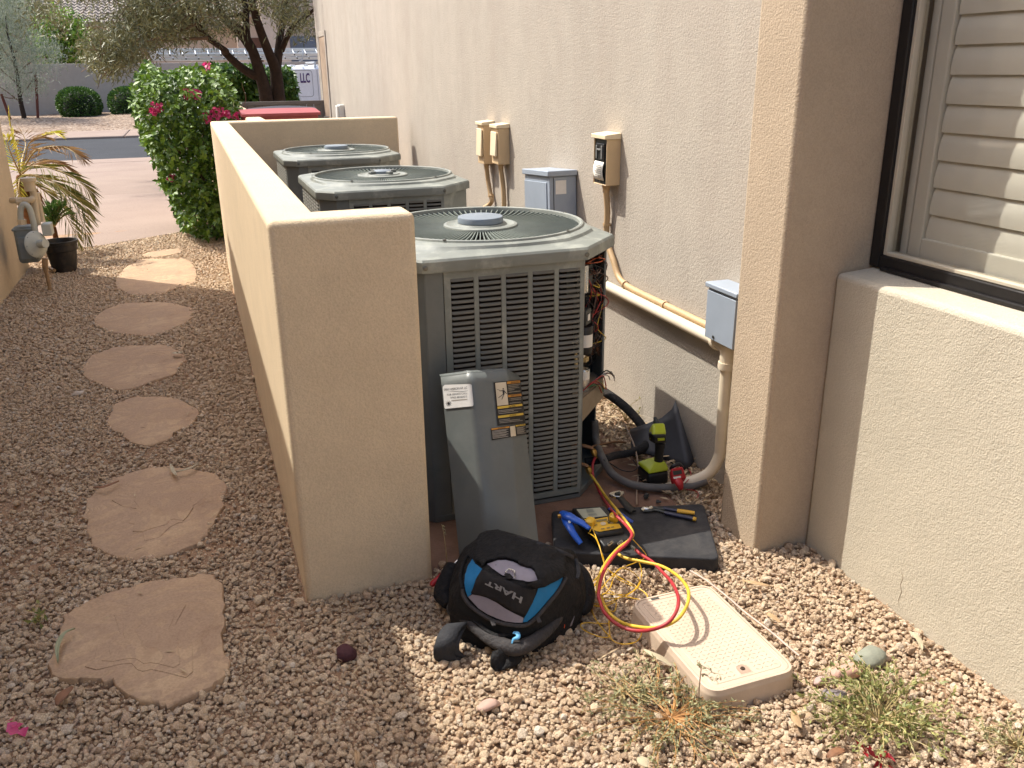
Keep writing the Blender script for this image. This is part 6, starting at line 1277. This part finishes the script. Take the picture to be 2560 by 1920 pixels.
for ex_, ey_ in ((430, 960), (480, 930), (540, 920), (600, 950), (640, 990), (410, 1020), (570, 890), (520, 880), (460, 900)): frond(sm, [s0, s0.lerp(pp(ex_, ey_, 8.85), .5) + Vector((0, 0, .03)), pp(ex_, ey_, 8.8 + rw.uniform(-.1, .1))], .13, 14, FRN, .012, .1)
# weeds in the gravel
WDL = leafmat("weed_leaf", lin(124, 126, 90), lin(178, 174, 132), .25, .5); WDG = leafmat("weed_leaf_green", lin(104, 116, 62), lin(172, 168, 108), .25, .5)
STO = mat("weed_stem_orange", lin(168, 124, 74), .6, 0, .25, 30); STG = mat("weed_stem_straw", lin(166, 148, 104), .6, 0, .2, 30)
def weed(name, c0, n, reach, up, lm, sm_, label, leafL=.014, per=18, sector=None):
    o = empty(name, c0, label, "weed"); b = MB(); C_, D_ = [], []
    for i in range(n):
        a = rw.uniform(0, 6.28) if sector is None else rw.uniform(*sector); l = reach * rw.uniform(.35, 1); e = Vector((math.cos(a), math.sin(a), 0)); h = up * rw.uniform(.2, 1)
        P = smooth_path([c0, c0 + e * l * .35 + Vector((rw.gauss(0, .01), rw.gauss(0, .01), h * .6)), c0 + e * l * .7 + Vector((rw.gauss(0, .015), rw.gauss(0, .015), h)), c0 + e * l + Vector((rw.gauss(0, .02), rw.gauss(0, .02), h * rw.uniform(.5, 1.3)))], 3)
        b.tube(P, list(np.linspace(.0020, .0007, len(P))), 4, False)
        for k in range(per):
            f_ = rw.uniform(.35, 1) * (len(P) - 1); j = min(int(f_), len(P) - 2); p = P[j].lerp(P[j + 1], f_ - j); d = (P[j + 1] - P[j]).normalized()
            C_.append(p); D_.append(d * .6 + Vector((rw.gauss(0, .7), rw.gauss(0, .7), rw.gauss(.3, .6))))
    b.build("stems", sm_, o, smooth=60, fix=False); nn = len(C_); leaf_mesh("leaves", np.array(C_), np.array(D_), unit(nn) + [0, 0, .5], leafL * (.6 + .8 * rng.random(nn)), leafL * .42, lm, o); return o
weed("weed", G(Z8(370, 930), .0), 90, .24, .035, WDL, STO, "sprawling weed with orange stems and grey-green leaves before the valve box", .014, 18)
weed("weed", G(Z8(120, 800), .0), 26, .16, .05, WDL, STG, "thin grey-green weed tuft left of the valve box corner", .014, 16)
weed("weed", G(Z8(1450, 960), .0), 95, .22, .085, WDG, STG, "tall bushy green weed with straw-coloured stems near the wall foot", .016, 19)
weed("weed", G(Z8(2180, 1080), .0), 30, .16, .06, WDL, STG, "low weed tuft against the sunlit wall foot", .013, 16)
weed("weed", G(Z7(200, 850), .0), 6, .05, .03, WDG, STG, "tiny green seedling in the gravel near the large flagstone", .028, 4)
weed("weed", PX(Z4(1450, 340), 1.80).to_2d().to_3d(), 14, .10, .14, WDG, STG, "small dry weed growing between the condenser and the house wall", .012, 10)
dw = empty("dry_stalk", G(Z4(215, 1400), 0), "thin dry seed stalk standing beside the wall end", "weed"); limb3("stem", [G(Z4(218, 1420), 0), PY(Z4(205, 1300), 2.50), PY(Z4(195, 1220), 2.51), PY(Z4(180, 1140), 2.52)], [.0018, .0008], dw, STG, 5)
nn = 14; leaf_mesh("seeds", np.array([PY(Z4(180 + 2.2 * i + rw.uniform(-6, 6), 1140 + 5 * i), 2.52) for i in range(nn)]), unit(nn), unit(nn), .008, .004, WDL, dw)
rb_ = empty("dry_stalk", G(Z8(515, 800), .02), "grey withered twig standing against the valve box lid", "weed"); q0 = G(Z8(515, 815), .03); limb3("stem", [q0, PY(Z8(520, 740), q0.y - .005), PY(Z8(530, 650), q0.y)], [.0022, .0016], rb_, mat("grey_twig", lin(190, 172, 150), .9), 6)
for pts in ([(530, 655), (560, 668), (590, 690), (622, 700), (630, 735)], [(524, 700), (552, 700), (575, 722), (604, 726), (618, 752)], [(528, 670), (515, 655), (520, 640)]):
    limb3("stem", [PY(Z8(*p), q0.y - .012 * i) for i, p in enumerate(pts)], [.0018, .0009], rb_, MATS["grey_twig"], 5)
    nn = 16; ii = rng.integers(0, len(pts) - 1, nn); leaf_mesh("withered_leaves", np.array([PY(Z8(*pts[i]), q0.y - .012 * i).lerp(PY(Z8(*pts[i + 1]), q0.y - .012 * (i + 1)), rw.random()) for i in ii]), unit(nn), unit(nn), .009, .0045, WDL, rb_)
weed("red_seedling", G(Z8(1460, 1150), .0), 5, .03, .03, leafmat("red_bract", lin(140, 24, 40), lin(180, 50, 60), .3), STG, "dark red withered bracts under the bushy weed", .03, 3)
# ================================================================== gate, bins, van and the street beyond
GTM = mat("gate_paint", lin(112, 106, 100), .6, .2, .12, 4)
ygt = 13.3
gt_ = empty("metal_gate", (1.25, ygt, 0), "grey metal gate between the garden wall and the house corner", "gate")
zg = PY(ZB(700, 1235), ygt).z
b = MB()
for x0, x1, z0, z1 in ((.645, .69, .05, zg), (1.82, 1.865, .05, zg), (.69, 1.82, zg - .05, zg), (.69, 1.82, .05, .10), (.69, 1.82, zg * .5, zg * .5 + .04)): b.box(x0, x1, ygt, ygt + .04, z0, z1)
b.build("gate_frame", GTM, gt_, smooth=0, bevel=.004)
pb = None
for i in range(11):
    x0 = .695 + i * .1025
    if pb is None: b = MB(); b.box(x0, x0 + .097, ygt + .012, ygt + .028, .055, zg - .051); pb = b.build("board", GTM, gt_, smooth=0, bevel=.002)
    else: c = pb.copy(); COL.objects.link(c); c.location = (i * .1025, 0, 0)
b = MB(); b.tube([(1.74, ygt - .01, zg - .25), (1.74, ygt - .06, zg - .25), (1.74, ygt - .06, zg - .38), (1.74, ygt - .01, zg - .38)], .008); b.build("handle", DKG, gt_)
def bin_(xa, xb, y0, dep, zr, mb_, ml, label, tilt=.05, dome=.04):
    o = empty("wheeled_bin", ((xa + xb) / 2, y0 + dep / 2, 0), label, "bin"); b = MB()
    def ringp(k, z, sh=0): return [(xa + k, y0 + k + sh, z), (xb - k, y0 + k + sh, z), (xb - k, y0 + dep - k, z), (xa + k, y0 + dep - k, z)]
    b.strip([ringp(.09, .04), ringp(.02, zr - .14), ringp(.0, zr - .13), ringp(.0, zr - .06)], True); b.add(ringp(.09, .04), [(0, 3, 2, 1)]); b.build("body", mb_, o, smooth=0, bevel=.02, seg=3)
    b = MB(); nx, ny = 8, 8; rows = []
    for j in range(ny + 1):
        v_ = j / ny; rows.append([(xa - .02 + (xb - xa + .04) * i / nx, y0 - .03 + (dep + .05) * v_, zr - .05 + tilt * v_ + dome * math.sin(math.pi * v_) * (.6 + .4 * math.sin(math.pi * i / nx))) for i in range(nx + 1)])
    b.strip(rows); low = [[(p[0], p[1], zr - .075) for p in r] for r in rows]
    b.strip([rows[0], low[0]]); b.strip([rows[-1], low[-1]]); b.strip([[r[0] for r in rows], [r[0] for r in low]]); b.strip([[r[-1] for r in rows], [r[-1] for r in low]])
    ld_ = b.build("lid", ml, o, smooth=40)
    b = MB(); b.tube([(xa + .1, y0 + dep + .04, zr - .06), (xb - .1, y0 + dep + .04, zr - .06)], .016, 8); b.build("handle", mb_, o)
    for xx in (xa + .08, xb - .08):
        b = MB(); b.lathe([(0, -.03), (.10, -.03), (.115, -.015), (.115, .015), (.10, .03), (0, .03)], 18, (xx, y0 + dep - .02, .115), (1, 0, 0)); b.build("wheel", BLKP, o, smooth=40)
    return o
rA, rB = PY(ZB(400, 1350), 8.75), PY(ZB(1150, 1400), 8.75)
RBN = mat("faded_red_plastic", lin(150, 72, 76), .55, 0, .08, 5, None, .4); NVB = mat("navy_bin_plastic", lin(40, 42, 54), .45, 0, .1, 5)
bin_(rA.x - .12, rB.x, 8.75, .62, PY(ZB(800, 1350), 8.75).z + .03, RBN, RBN, "faded red wheeled bin standing behind the back screen wall", .02, .02)
nA = PY(ZB(330, 1300), 9.9)
bin_(nA.x, nA.x + .66, 9.75, .66, PY(ZB(650, 1258), 10.0).z - .05, NVB, NVB, "dark navy lidded wheeled bin behind the red bin", .02, .06)
# white work van parked along the kerb
yv = 24.7; WHT = mat("van_white_paint", lin(214, 216, 220), .25, 0, .03, 2, None, .5); GLK = mat("dark_tinted_glass", lin(18, 20, 22), .08, 0, .05); RUB = mat("tyre_rubber", lin(24, 24, 25), .85)
zr = PY(ZB(900, 822), yv).z; xl = PY(ZT(430, 700), yv).x
van = empty("work_van", (xl + 2.8, yv + 1, -.3), "white work van with purple lettering and roof rack parked beyond the hedge", "van")
zg_ = -.3; h_ = zr - zg_
prof = [(0.05, .42), (.02, .62), (.10, .95), (.75, 1.12), (1.10, 1.22), (1.72, h_ - .10), (1.95, h_ - .02), (2.3, h_), (5.2, h_), (5.5, h_ - .05), (5.62, h_ - .3), (5.66, .6), (5.6, .40), (4.9, .38), (4.78, .72), (4.5, .80), (4.22, .72), (4.1, .38), (1.5, .38), (1.38, .72), (1.1, .80), (.82, .72), (.70, .38)]
nP = len(prof); b = MB(); lay = [(0.0, 0.0, 1), (.0, 0, 1)]
def vrow(yy, ins, topin): return [(xl + x + (ins if x < 2 else -ins) * (1 if z > .9 else 0), yy, zg_ + z - (topin if z > h_ - .2 else 0)) for x, z in prof]
b.strip([vrow(yv + .0, .03, .05), vrow(yv + .04, .0, .012), vrow(yv + .14, 0, -.02), vrow(yv + .5, 0, -.045), vrow(yv + 1.0, 0, -.055), vrow(yv + 1.5, 0, -.045), vrow(yv + 1.86, 0, -.02), vrow(yv + 1.96, 0, .012), vrow(yv + 2.0, .03, .05)], True)
b.add(vrow(yv, .03, .05), [tuple(range(nP))]); b.add(vrow(yv + 2.0, .03, .05), [tuple(range(nP))]); vbody = b.build("body", WHT, van, smooth=35)
b = MB(); b.add([(xl + 1.22, yv - .004, zg_ + 1.27), (xl + 2.05, yv - .004, zg_ + 1.27), (xl + 2.05, yv - .004, zg_ + h_ - .2), (xl + 1.72, yv - .004, zg_ + h_ - .2)], [(0, 1, 2, 3)]); b.build("side_window", GLK, van, smooth=0, solid=.006)
b = MB(); b.add([(xl + 1.12, yv + .12, zg_ + 1.27), (xl + 1.70, yv + .15, zg_ + h_ - .11), (xl + 1.70, yv + 1.85, zg_ + h_ - .11), (xl + 1.12, yv + 1.88, zg_ + 1.27)], [(0, 1, 2, 3)]); b.build("windscreen", GLK, van, smooth=0, solid=.02)
for i in range(9):
    x0 = xl + 2.3 + i * .34; b = MB(); b.box(x0, x0 + .12, yv + .18, yv + 1.82, zr + .02, zr + .066); b.build("roof_rib", WHT, van, smooth=30, bevel=.01)
for xx in (1.1, 4.5):
    for yy in (yv + .10, yv + 1.78):
        b = MB(); b.lathe([(0, -.10), (.22, -.10), (.34, -.09), (.36, -.05), (.36, .05), (.34, .09), (.22, .10), (0, .10)], 24, (xl + xx, yy, zg_ + .36), (0, 1, 0)); w_ = b.build("wheel", RUB, van, smooth=40)
        b = MB(); b.lathe([(.21, -.105), (.2, -.08), (.06, -.095), (0, -.10)], 18, (xl + xx, yy, zg_ + .36), (0, 1, 0)); b.build("rim", STL, w_, smooth=40)
b = MB(); b.box(xl - .06, xl + .06, yv + .05, yv + 1.95, zg_ + .42, zg_ + .62); b.build("bumper", DKG, van, smooth=30, bevel=.03)
b = MB(); b.box(xl + .03, xl + .14, yv - .01, yv + .3, zg_ + .72, zg_ + .9); b.build("headlight", mat("headlamp_lens", lin(200, 204, 206), .15), van, smooth=30, bevel=.02)
LNE = mat("panel_line_grey", lin(130, 132, 138), .5)
pl0, pl1 = PY(ZB(560, 860), yv - .004), PY(ZB(1100, 1180), yv - .004)
def rrect(x0, x1, z0, z1, r, n=6): return roundpoly([(x0, z0), (x1, z0), (x1, z1), (x0, z1)], r, n)
o_ = rrect(pl0.x, pl1.x, pl1.z, pl0.z, .09); i_ = rrect(pl0.x + .012, pl1.x - .012, pl1.z + .012, pl0.z - .012, .08)
b = MB(); b.strip([[(x, yv - .004, z) for x, z in o_], [(x, yv - .004, z) for x, z in i_]], True); b.build("panel_swage", LNE, van, smooth=0, fix=False)
q_ = PY(ZB(1145, 1000), yv - .003); b = MB(); b.box(q_.x - .006, q_.x + .006, yv - .006, yv - .002, zg_ + .5, zr - .06); b.build("door_seam", LNE, van, smooth=0)
PUR = mat("purple_lettering", lin(66, 40, 96), .5)
a_, c_ = PY(ZB(935, 1012), yv - .008), PY(ZB(1042, 890), yv - .008)
bm = text_polys("LLC", bold=.03, xf=lambda t_: (a_.x + (c_.x - a_.x) * t_[0], a_.z + (c_.z - a_.z) * t_[1])); b = MB(); bm.verts.index_update(); b.add([(v_.co.x, yv - .008, v_.co.y) for v_ in bm.verts], [tuple(v_.index for v_ in f.verts) for f in bm.faces]); bm.free(); b.build("lettering", PUR, van, smooth=0, fix=False)
RKM = mat("rack_aluminium", lin(176, 178, 180), .4, .7, .06)
for xx in (2.2, 3.6, 5.1):
    b = MB(); b.tube([(xl + xx, yv + .05, zr - .04), (xl + xx, yv + .06, zr + .12), (xl + xx, yv + 1.94, zr + .12), (xl + xx, yv + 1.95, zr - .04)], .022, 8); b.build("roof_rack_bar", RKM, van, smooth=40)
# extension ladder on the rack: two telescoped sections, tipped towards the kerb
ALU = mat("ladder_aluminium", lin(200, 204, 206), .35, .75, .06, 6)
y0l = yv + .06; zl = PY(ZT(1000, 617), y0l).z; xa = PY(ZT(205, 600), y0l).x; zu = PY(ZT(1000, 548), y0l).z; zf = PY(ZT(1000, 495), y0l + .42).z
lad = empty("extension_ladder", (xa + 3, y0l, zl), "long aluminium extension ladder strapped on the white van's roof rack", "ladder")
xe = xa + 6.2; hm = (zl + zu) / 2
for sec, (za, zb_) in enumerate(((zl, hm - .006), (hm + .004, zu))):
    dz = zf - zu
    xs0, xs1 = (xa + .0, xe) if sec else (xa + .06, xe - .4)
    b = MB(); b.box(xs0, xs1, y0l, y0l + .03, za, zb_); b.build("rail", ALU, lad, smooth=0, bevel=.006)
    b = MB(); b.box(xs0, xs1, y0l + .42, y0l + .45, za + dz, zb_ + dz); b.build("rail", ALU, lad, smooth=0, bevel=.006)
    x = xs0 + .22
    while x < xs1:
        zm = (za + zb_) / 2; b = MB(); b.tube([(x, y0l - .006, zm), (x, y0l + .44, zm + dz)], .016, 8); r1 = b.build("rung", ALU, lad, smooth=40)
        b = MB(); b.lathe([(0, -.006), (.018, -.006), (.018, .002)], 8, (x, y0l - .004, zm), (0, 1, 0)); b.build("rung_cap", BLKP, r1, smooth=30)
        x += .305
b = MB(); kx = PY(ZB(970, 740), y0l).x; b.tube(smooth_path([(kx - .12, y0l - .02, zl - .03), (kx - .03, y0l - .04, zl), (kx, y0l - .05, zu - .02), (kx - .01, y0l + .0, zu + .08)], 5), .014, 8); b.build("rack_clamp", RKM, lad, smooth=40)
# street wall and houses across the street
FARS = stucco("far_stucco", (0.40, 0.345, 0.30, 1), .2, 60)
zw = PY(ZA(900, 800), 44.9).z
b = MB(); b.box(-60, 40, 44.9, 45.12, -.4, zw); o = b.build("street_wall", FARS, None, base=(-4, 45, -.3), smooth=0, bevel=.02); tag(o, "long grey-tan stucco wall behind the round shrubs across the street", "wall")
nh = empty("neighbour_house", (0, 56, -.3), "tan house with tiled roof standing behind the street wall", "house")
HWL = stucco("neighbour_stucco", (0.56, 0.45, 0.36, 1), 0, 40); FAS = mat("fascia_paint", lin(150, 136, 122), .7); DKW = mat("dark_brown_door", lin(96, 62, 44), .6)
yh = 54.0; ze = PY(ZA(1100, 325), yh - .6).z
xL, xR = PY(ZA(560, 300), yh).x, PY(ZB(330, 200), yh).x
b = MB(); b.box(xL - 6, xR + 1, yh, yh + .3, -.4, ze + .1); b.build("wall", HWL, nh, smooth=0)
b = MB(); b.box(xL - 6.5, xR + 1, yh - .62, yh - .55, ze - .02, ze + .20); b.build("fascia", FAS, nh, smooth=0)
t = NT("roof_tile"); v = t.coord(); c = t.ramp(t.noise(v, 3, 5, .7), [(.3, lin(120, 110, 102)), (.7, lin(168, 156, 146))]); t.link(c, t.b.inputs[0]); t.b.inputs["Roughness"].default_value = .9; TILE = t.m
def tile_roof(x0, x1, y0, z0, ncourse, rise, name="roof"):
    b = MB(); tw = .30; n = int((x1 - x0) / tw); xs_ = []
    for i in range(n):
        for u in (0, .2, .4, .6, .8): xs_.append((x0 + (i + u) * tw, .045 * math.sin(u * 2 * math.pi)))
    for k in range(ncourse):
        ya, yb = y0 + k * .36, y0 + (k + 1) * .36 + .04
        b.strip([[(x, ya, z0 + k * rise + .02 + h) for x, h in xs_], [(x, ya, z0 + k * rise + .075 + h) for x, h in xs_], [(x, yb, z0 + (k + 1) * rise + .02 + h) for x, h in xs_]])
    o = b.build(name, TILE, nh, smooth=40, fix=False); o["kind"] = "stuff"; return o
tile_roof(xL - 6.6, xR + 1, yh - .6, ze + .16, 22, .16)
# nearer wing with entry and tower
yw = 50.0
eA, eB = PY(ZB(130, 205), yw), PY(ZB(500, 205), yw)
b = MB(); b.box(eA.x, eB.x + .2, yw, yw + .3, -.4, eA.z); b.build("entry_wall", HWL, nh, smooth=0)
d0, d1 = PY(ZB(310, 460), yw - .03), PY(ZB(450, 460), yw - .03)
b = MB(); b.box(d0.x, d1.x, yw - .04, yw - .002, -.3, d0.z); b.build("door", DKW, nh, smooth=0, bevel=.02)
b = MB(); b.box(eA.x - .3, eB.x, yw - .5, yw - .44, eA.z - .05, eA.z + .15); b.build("fascia", FAS, nh, smooth=0); tile_roof(eA.x - .4, eB.x, yw - .5, eA.z + .12, 9, .16, "entry_roof")
t0, t1 = PY(ZB(492, 600), 49), PY(ZB(808, 600), 49)
b = MB(); b.box(t0.x, t1.x, 49, 53, -.4, 9); b.build("tower", HWL, nh, smooth=0)
b = MB(); b.box(t1.x + .01, t1.x + 9, 51.5, 51.8, -.4, 6); b.build("wall", HWL, nh, smooth=0); b = MB(); b.box(t1.x + .3, t1.x + 4.2, 51.42, 51.49, -.2, 3.4); b.build("shaded_wall", mat("wall_shade_slate", lin(112, 118, 130), .5), nh, smooth=0)  # the wall's shaded stretch is painted as a darker blue-grey sheet
w0, w1 = PY(ZB(405, 80), yw - .03), PY(ZB(500, 185), yw - .03)
b = MB(); b.box(eA.x + .2, eB.x + .1, yw + 1.5, yw + 1.8, eA.z, 9); b.build("upper_wall", HWL, nh, smooth=0); wn_ = MB(); wn_.box(w0.x, w1.x, yw + 1.43, yw + 1.49, w1.z, w0.z + .4); ww = wn_.build("window", BLK, nh, smooth=0); wn_ = MB(); wn_.box(w0.x + .08, w1.x - .08, yw + 1.41, yw + 1.428, w1.z + .08, w0.z + .3); wn_.build("pane", GLK, ww, smooth=0)

# ================================================================== gravel
STM = NT("gravel_stone"); t = STM; v = t.coord()
ia = t.new("Attribute", attribute_type='INSTANCER', attribute_name="tint")
c = t.ramp(ia.outputs["Fac"], [(0.0, lin(158, 126, 100)), (0.18, lin(204, 173, 138)), (0.45, lin(226, 199, 165)), (0.75, lin(238, 217, 186)), (0.87, lin(222, 184, 154)), (0.95, lin(204, 188, 168)), (1.0, lin(248, 238, 222))])
sp = t.noise(v, 3.2, 4, .7); c = t.mix(.45, c, t.ramp(sp, [(0.32, lin(154, 124, 98)), (0.5, lin(220, 194, 164)), (0.68, lin(246, 232, 212))]))
t.link(c, t.b.inputs[0]); t.b.inputs["Roughness"].default_value = .9; t.b.inputs["Specular IOR Level"].default_value = .2
bp = t.bump(t.noise(v, 4.5, 4, .65), .6, .25); t.link(bp.outputs[0], t.b.inputs["Normal"])
rc = bpy.data.collections.new("gravel_shapes")
for i in range(12):
    vs_, fs_ = rock(100 + i, 2, .25, (1, random.uniform(.7, .95), random.uniform(.55, .8))); me = bpy.data.meshes.new("pebble"); me.from_pydata(vs_, [], fs_); me.materials.append(STM.m); me.update()
    me.polygons.foreach_set("use_smooth", [True] * len(me.polygons)); me.set_sharp_from_angle(angle=math.radians(24)); ob = bpy.data.objects.new("pebble", me); rc.objects.link(ob)
def gravel_points():
    out = []
    def layer(sx, zlo, zhi, rlo, rhi, x0, x1, y0, y1, keep):
        nx, ny = int((x1 - x0) / sx), int((y1 - y0) / (sx * .88)); ii, jj = np.meshgrid(np.arange(nx), np.arange(ny))
        x = x0 + (ii + .5 * (jj % 2) + rng.random(ii.shape) * .9) * sx; y = y0 + (jj + rng.random(ii.shape) * .9) * sx * .88; x, y = x.ravel(), y.ravel()
        m = rng.random(len(x)) < keep; x, y = x[m], y[m]
        r = rlo + (rhi - rlo) * rng.random(len(x)) ** 1.6; z = zlo + (zhi - zlo) * rng.random(len(x)); out.append(np.c_[x, y, z, r])
    layer(.0160, -.013, -.002, .0060, .0134, -1.50, 1.9, 1.05, 5.2, .97)
    layer(.055, -.002, .005, .010, .0195, -1.50, 1.9, 1.05, 5.2, .55)
    layer(.013, -.012, .002, .0030, .0068, -1.50, 1.9, 1.05, 5.2, .7)
    layer(.0210, -.012, .0, .009, .0155, -1.52, 1.0, 5.2, 10.6, .97)
    layer(.045, -.003, .006, .0095, .0175, -1.52, 1.0, 5.2, 10.6, .5)
    P = np.vstack(out); x, y = P[:, 0], P[:, 1]; ok = np.ones(len(P), bool)
    for k, poly in enumerate(FPOLY):
        poly = np.array(poly); ce = poly.mean(0); shr = ce + (poly - ce) * .955; ins = inpoly(shr, x, y); ok &= ~(ins & ((rng.random(len(P)) > .03) | (P[:, 3] > .008)))
    def rect(x0, x1, y0, y1): return (x > x0) & (x < x1) & (y > y0) & (y < y1)
    ok &= ~rect(.155, .595, 2.475, 2.64); ok &= ~rect(.155, .322, 2.6, 8.12); ok &= ~rect(.3, 1.76, 7.9, 8.12); ok &= ~rect(1.68, 2.5, 2.23, 2.48); ok &= ~((x > 1.882) & (y < 2.3)); ok &= ~((x > 1.865) & (y > 2.4))
    ok &= ~((x < -1.49) & (y < 8.6)); ok &= ~rect(.33, 1.60, 2.60, 8.2); ok &= ~rect(.48, .65, 8.1, 14)
    pad_ = [(.33, 2.54), (.60, 2.52), (1.60, 2.58), (1.66, 3.0), (1.60, 4.4), (1.60, 6), (.33, 6)]; ins = inpoly(pad_, x, y); ok &= ~(ins & (rng.random(len(P)) > .03))
    mq_ = np.array([(p.x, p.y) for p in mq]); ok &= ~inpoly(mq_, x, y)
    vbp = np.array([vp(u, v_, 0)[:2] for u, v_ in grown(.004)]); ok &= ~inpoly(vbp, x, y)
    ok &= ~inpoly([(-9, 9.28), (-1.7, 9.33), (-1.02, 9.44), (-.6, 9.73), (-.25, 9.97), (-.12, 10.38), (-.12, 14), (-9, 14)], x, y)
    # trodden bare earth beside the stepping stones
    bare = np.zeros(len(P))
    for bx0, by0, br_ in ((-.55, 3.45, .16), (-.33, 3.55, .2), (-.15, 2.95, .16), (.02, 2.45, .12), (-.75, 3.1, .22), (-.45, 4.0, .2), (-.35, 5.0, .25), (-.05, 3.25, .12), (-.9, 3.6, .25)):
        bare = np.maximum(bare, np.exp(-(((x - bx0) ** 2 + (y - by0) ** 2) / br_ ** 2)))
    nz = .5 + .5 * np.sin(x * 9 + 2 * np.sin(y * 7)) * np.sin(y * 11 + x * 3)
    ok &= ~(rng.random(len(P)) < bare * (.45 + .45 * nz)); P = P[ok]; return P
P = gravel_points(); n = len(P); print("gravel stones", n)
me = bpy.data.meshes.new("gravel"); me.vertices.add(n); me.vertices.foreach_set("co", P[:, :3].astype(np.float32).ravel())
at = me.attributes.new("rot", 'FLOAT_VECTOR', 'POINT'); at.data.foreach_set("vector", np.c_[rng.normal(0, .45, n), rng.normal(0, .45, n), rng.random(n) * 6.28].astype(np.float32).ravel())
at = me.attributes.new("scl", 'FLOAT', 'POINT'); at.data.foreach_set("value", P[:, 3].astype(np.float32))
at = me.attributes.new("idx", 'INT', 'POINT'); at.data.foreach_set("value", rng.integers(0, 12, n).astype(np.int32))
at = me.attributes.new("tint", 'FLOAT', 'POINT'); at.data.foreach_set("value", rng.random(n).astype(np.float32))
me.materials.append(STM.m); go = link_mesh("gravel", me); tag(go, "pinkish beige crushed gravel covering the side yard", "gravel", kind="stuff")
ng = bpy.data.node_groups.new("scatter", 'GeometryNodeTree'); ng.interface.new_socket("Geometry", in_out='INPUT', socket_type='NodeSocketGeometry'); ng.interface.new_socket("Geometry", in_out='OUTPUT', socket_type='NodeSocketGeometry')
N = ng.nodes; gi = N.new("NodeGroupInput"); gout = N.new("NodeGroupOutput"); ip = N.new("GeometryNodeInstanceOnPoints"); ci = N.new("GeometryNodeCollectionInfo"); ci.inputs[0].default_value = rc; ci.inputs[1].default_value = True; ci.inputs[2].default_value = True
def na(nm, ty): q = N.new("GeometryNodeInputNamedAttribute"); q.data_type = ty; q.inputs[0].default_value = nm; return q.outputs[0]
e2r = N.new("FunctionNodeEulerToRotation"); ng.links.new(na("rot", 'FLOAT_VECTOR'), e2r.inputs[0])
ng.links.new(gi.outputs[0], ip.inputs["Points"]); ng.links.new(ci.outputs[0], ip.inputs["Instance"]); ip.inputs["Pick Instance"].default_value = True; ng.links.new(na("idx", 'INT'), ip.inputs["Instance Index"]); ng.links.new(e2r.outputs[0], ip.inputs["Rotation"]); ng.links.new(na("scl", 'FLOAT'), ip.inputs["Scale"]); ng.links.new(ip.outputs[0], gout.inputs[0])
md = go.modifiers.new("scatter", 'NODES'); md.node_group = ng
# leaf litter between the pad and the house wall
lp = np.c_[1.58 + .28 * rng.random(420), 2.5 + 1.5 * rng.random(420)]; lp = lp[~((lp[:, 0] > 1.86) | ((lp[:, 0] > 1.67) & (lp[:, 1] < 2.49)))]; n = len(lp); LTR = leafmat("litter_leaf", lin(110, 82, 56), lin(190, 170, 136), .1, .8)
o = leaf_mesh("leaf_litter", np.c_[lp, .004 + .015 * rng.random(n)], np.c_[rng.normal(0, 1, (n, 2)), rng.normal(0, .15, n)], np.tile([0, 0, 1.0], (n, 1)) + unit(n) * .4, .03 + .03 * rng.random(n), .010 + .008 * rng.random(n), LTR); tag(o, "dry leaf litter strewn between the pad and the house wall", "leaves", kind="stuff")
lp = np.c_[-1.4 + 3.2 * rng.random(420), 1.2 + 7 * rng.random(420)]; ok = ~((lp[:, 0] > .1) & (lp[:, 1] > 2.4)); lp = lp[ok]; n = len(lp)
o = leaf_mesh("twig_litter", np.c_[lp, .012 + .012 * rng.random(n)], np.c_[rng.normal(0, 1, (n, 2)), rng.normal(0, .12, n)], np.tile([0, 0, 1.0], (n, 1)) + unit(n) * .3, .025 + .03 * rng.random(n), .004 + .005 * rng.random(n), LTR); tag(o, "small dry leaves and twigs scattered over the gravel", "leaves", kind="stuff")
scene.render.resolution_x, scene.render.resolution_y = 1024, 768
